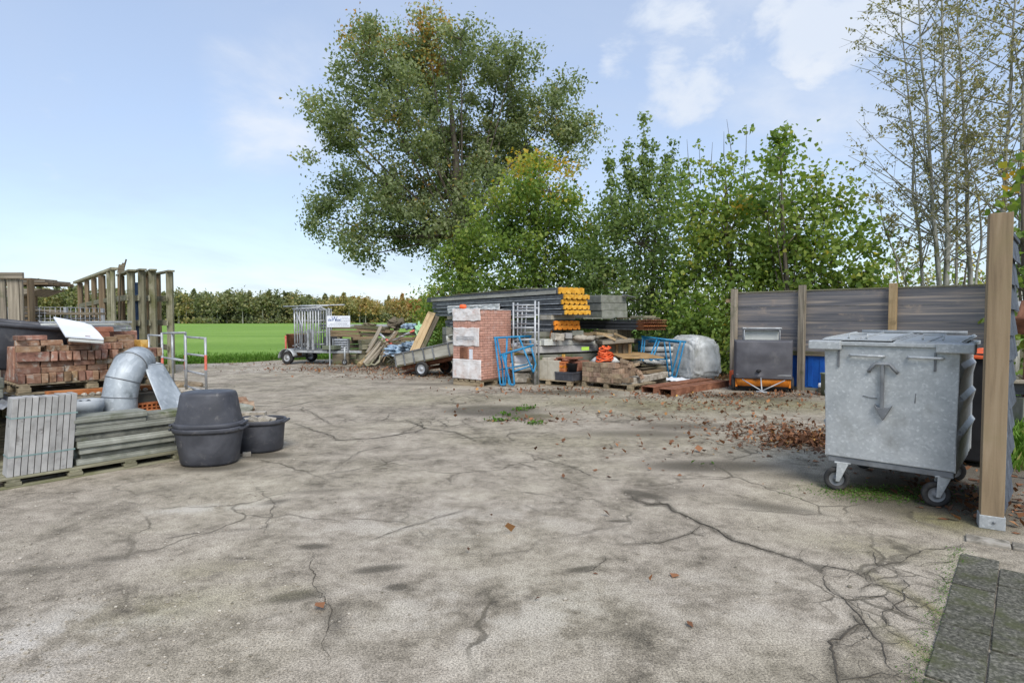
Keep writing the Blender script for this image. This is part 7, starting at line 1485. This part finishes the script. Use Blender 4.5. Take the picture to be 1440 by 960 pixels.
# latch bar with arrow
t2 = MB(KF); hx = .455
t2.tube([(hx-.105, -.03, 1.105), (hx-.097, -.042, 1.125), (hx-.07, -.045, 1.16), (hx-.05, -.045, 1.178), (hx+.05, -.045, 1.178), (hx+.07, -.045, 1.155), (hx+.09, -.042, 1.13), (hx+.112, -.03, 1.105)], .014, 10)
o = t2.build('lift_bracket', 'steel_grey', t)
MB(KF).bb(hx-.012, hx+.012, -.055, -.02, .80, 1.172).build('latch_rod', 'steel_grey', t, .004)
b = MB(KF); b.ext([(0, -.105), (.055, 0), (.066, .03), (.045, .008), (-.045, .008), (-.066, .03), (-.055, 0)], .0, .05, (1, 0, 0), (0, 0, 1), (hx+.01, -.005, .795)); b.build('arrow_plate', 'steel_grey', t, .004)
b = MB(KF); b.tube([(hx-.15, -.014, .89), (hx-.1, -.016, .88), (hx-.04, -.018, .875)], .004, 6); b.tube([(.69, -.012, .86), (.695, -.012, .94)], .004, 6); b.build('scratch', 'steel_grey', t)
# castors
for i, (x, y, a) in enumerate(((.10, .03, .35), (.845, .05, -.55), (.1, 1.1, .6), (.86, 1.1, .2))):
    c = KF @ Vector((x, y, 0)); aa = [math.atan2(-.83, -.45), math.atan2(-.9, -.36), .4, 1.2][i]; sd = Vector((math.cos(aa), math.sin(aa), 0)); fw = Vector((-sd.y, sd.x, 0))
    o = None
    q = sd.to_track_quat('Z', 'Y').to_matrix(); wc = c+Vector((0, 0, .105))-sd*.0
    w_ = MB(); w_.lathe([(.062, -.024), (.095, -.028), (.104, -.018), (.105, .018), (.095, .028), (.062, .024), (.062, -.024)], 30, wc, rot=q); cas = w_.build('castor', 'rubber', t)
    w_ = MB(); w_.lathe([(0, -.03), (.02, -.034), (.022, -.018), (.05, -.014), (.061, -.022), (.0625, -.022), (.0625, .022), (.061, .022), (.05, .014), (.022, .018), (.02, .034), (0, .03)], 24, wc, rot=q); w_.build('rim', 'steel_grey', cas)
    k = MB()
    for s in (-1, 1):
        k.ext([(-.008, -.018), (.022, -.018), (.095, .155), (.0, .155)], -.004, .004, fw, (0, 0, 1), wc+sd*.04*s)
    k.box(wc+Vector((0, 0, .156))+fw*.045, (.13, .09, .012), math.atan2(fw.y, fw.x)); k.build('fork', 'galv', cas, .003)
# dark wheelie bin with an orange bag behind the container
p = Vector((4.97, 6.5, 0)); t = thing('wheelie_bin', 'black wheelie bin with an orange bag at its rim, behind the steel container', 'wheelie bin', p, CA)
WB = frame(p, CA)
b = MB(WB); b.add([(-.27, -.3, .06), (.27, -.3, .06), (.27, .3, .06), (-.27, .3, .06), (-.32, -.36, 1.18), (.32, -.36, 1.18), (.32, .36, 1.18), (-.32, .36, 1.18)], [(3, 2, 1, 0), (4, 5, 6, 7), (0, 1, 5, 4), (1, 2, 6, 5), (2, 3, 7, 6), (3, 0, 4, 7)]); b.build('body', 'black', t, .02)
MB(WB).bb(-.34, .34, -.38, .38, 1.182, 1.21).build('rim', 'black', t, .01)
b = MB(WB); b.sheet(lambda u, v: Vector((-.35+.7*u, -.40+.8*v, 1.212+.035*abs(noise.noise(Vector((u*6, v*6, 1))))+.03*math.sin(PI*u)*math.sin(PI*v)-.06*(v < .04))), 24, 20); b.build('orange_bag', 'orange_red', t, solid=.004)
for s in (-.28, .28): wheel(WB @ Vector((s, .3, .1)), .1, .05, WB.to_3x3() @ Vector((1, 0, 0)), t, 'steel_grey')
# ================================================================ timber post and slate wall
pp_ = Vector((3.615, 4.40, 0)); PT = frame(pp_, -.56)
t = thing('timber_post', 'tall light brown square timber post in a steel shoe at the right', 'post', pp_, -.56)
MB(PT).bb(-.069, .069, -.06, .06, .012, 2.345).build('beam', 'wood_post', t, .004)
b = MB(PT); b.bb(-.078, .078, -.068, .066, .0, .10); b.build('steel_shoe', 'galv', t, .004)
b = MB(PT); b.lathe([(0, 0), (.009, 0), (.009, .008), (0, .008)], 10, (.01, -.068, .055), rot=Matrix.Rotation(PI/2, 3, 'X')); b.build('bolt', 'steel_grey', t)
wdv = Vector((.69, .72, 0)).normalized(); WA = math.atan2(wdv.y, wdv.x); w0_ = Vector((3.71, 4.43, 0)); WW = frame(w0_, WA)
t = thing('slate_wall', 'narrow screen wall clad in overlapping grey slates right behind the timber post', 'wall', w0_, WA)
MB(WW).bb(.0, 1.1, .03, .1, .05, 2.22).build('core', 'wood_dark', t, .004)
MB(WW).bb(-.02, 1.12, .0, .13, 2.225, 2.26).build('coping', 'slate', t, .004)
rows = 11
for r_ in range(rows):
    zb = .04+r_*.2; q = MB(WW)
    for j in range(5):
        xa = j*.22-(.11 if r_ % 2 else 0); xb = xa+.214; xa = max(xa, -.01); xb = min(xb, 1.1)
        if xb-xa < .03: continue
        dz = random.uniform(-.008, .008)
        q.add([(xa, -.012, zb+dz), (xb, -.012, zb+dz), (xb, .024, zb+.24), (xa, .024, zb+.24), (xa, -.002, zb+dz), (xb, -.002, zb+dz), (xb, .03, zb+.24), (xa, .03, zb+.24)], [(0, 1, 2, 3), (7, 6, 5, 4), (0, 4, 5, 1), (1, 5, 6, 2), (2, 6, 7, 3), (3, 7, 4, 0)])
    q.build('slate_course', 'slate', t)
q = MB(WW)
for r_ in range(rows): q.bb(-.01, 1.1, .102, .112, .04+r_*.2, .235+r_*.2)
q.build('rear_cladding', 'wood_dark', t)
# things glimpsed beyond the wall
b = MB(); a_, b_ = A(1412, 545, 8.3), A(1470, 546, 8.0); b.beam(a_, b_, .2, .17); tag(b.build('grey_beam', 'panel_dark', bevel=.01), 'dark grey beam with a pale top, lying beyond the slate wall', 'beam')
b = MB(); b.bb(a_.x+.02, b_.x, 8.0, 8.3, .0, a_.z-.11); tag(b.build('block_footing', 'concrete_dark', bevel=.01), 'dark block under the grey beam beyond the slate wall', 'block')
b = MB(); b.beam(A(1412, 536, 8.2), A(1470, 537, 7.9), .25, .035); tag(b.build('pale_plank', 'wood_grey', bevel=.004), 'pale plank on the dark grey beam beyond the slate wall', 'plank')
t = thing('rusty_flange', 'rust brown round iron flange seen at the right edge beyond the slate wall', 'iron pipe', tuple(G(1450, 590)))
c = A(1450, 455, 8.2); b = MB(); b.lathe([(0, -.15), (.16, -.15), (.17, -.02), (.26, .0), (.26, .05), (.17, .06), (.16, .3), (0, .3)], 28, c, rot=Matrix.Rotation(R(12), 3, 'Y')); b.build('body', 'rust', t)
b = MB(); b.tube([(c.x, c.y, 0), (c.x, c.y, c.z-.1)], .07, 10); b.build('stand', 'rust', t)
b = MB(); b.bb(c.x-.12, c.x+.6, 8.5, 8.56, 1.75, 1.82); b.tube([(c.x-.09, 8.53, 0), (c.x-.09, 8.53, 1.8)], .03, 8); b.tube([(c.x+.4, 8.53, 0), (c.x+.4, 8.53, 1.8)], .03, 8); tag(b.build('grey_rail', 'alu'), 'grey metal rail above the rust brown flange beyond the slate wall', 'rail')
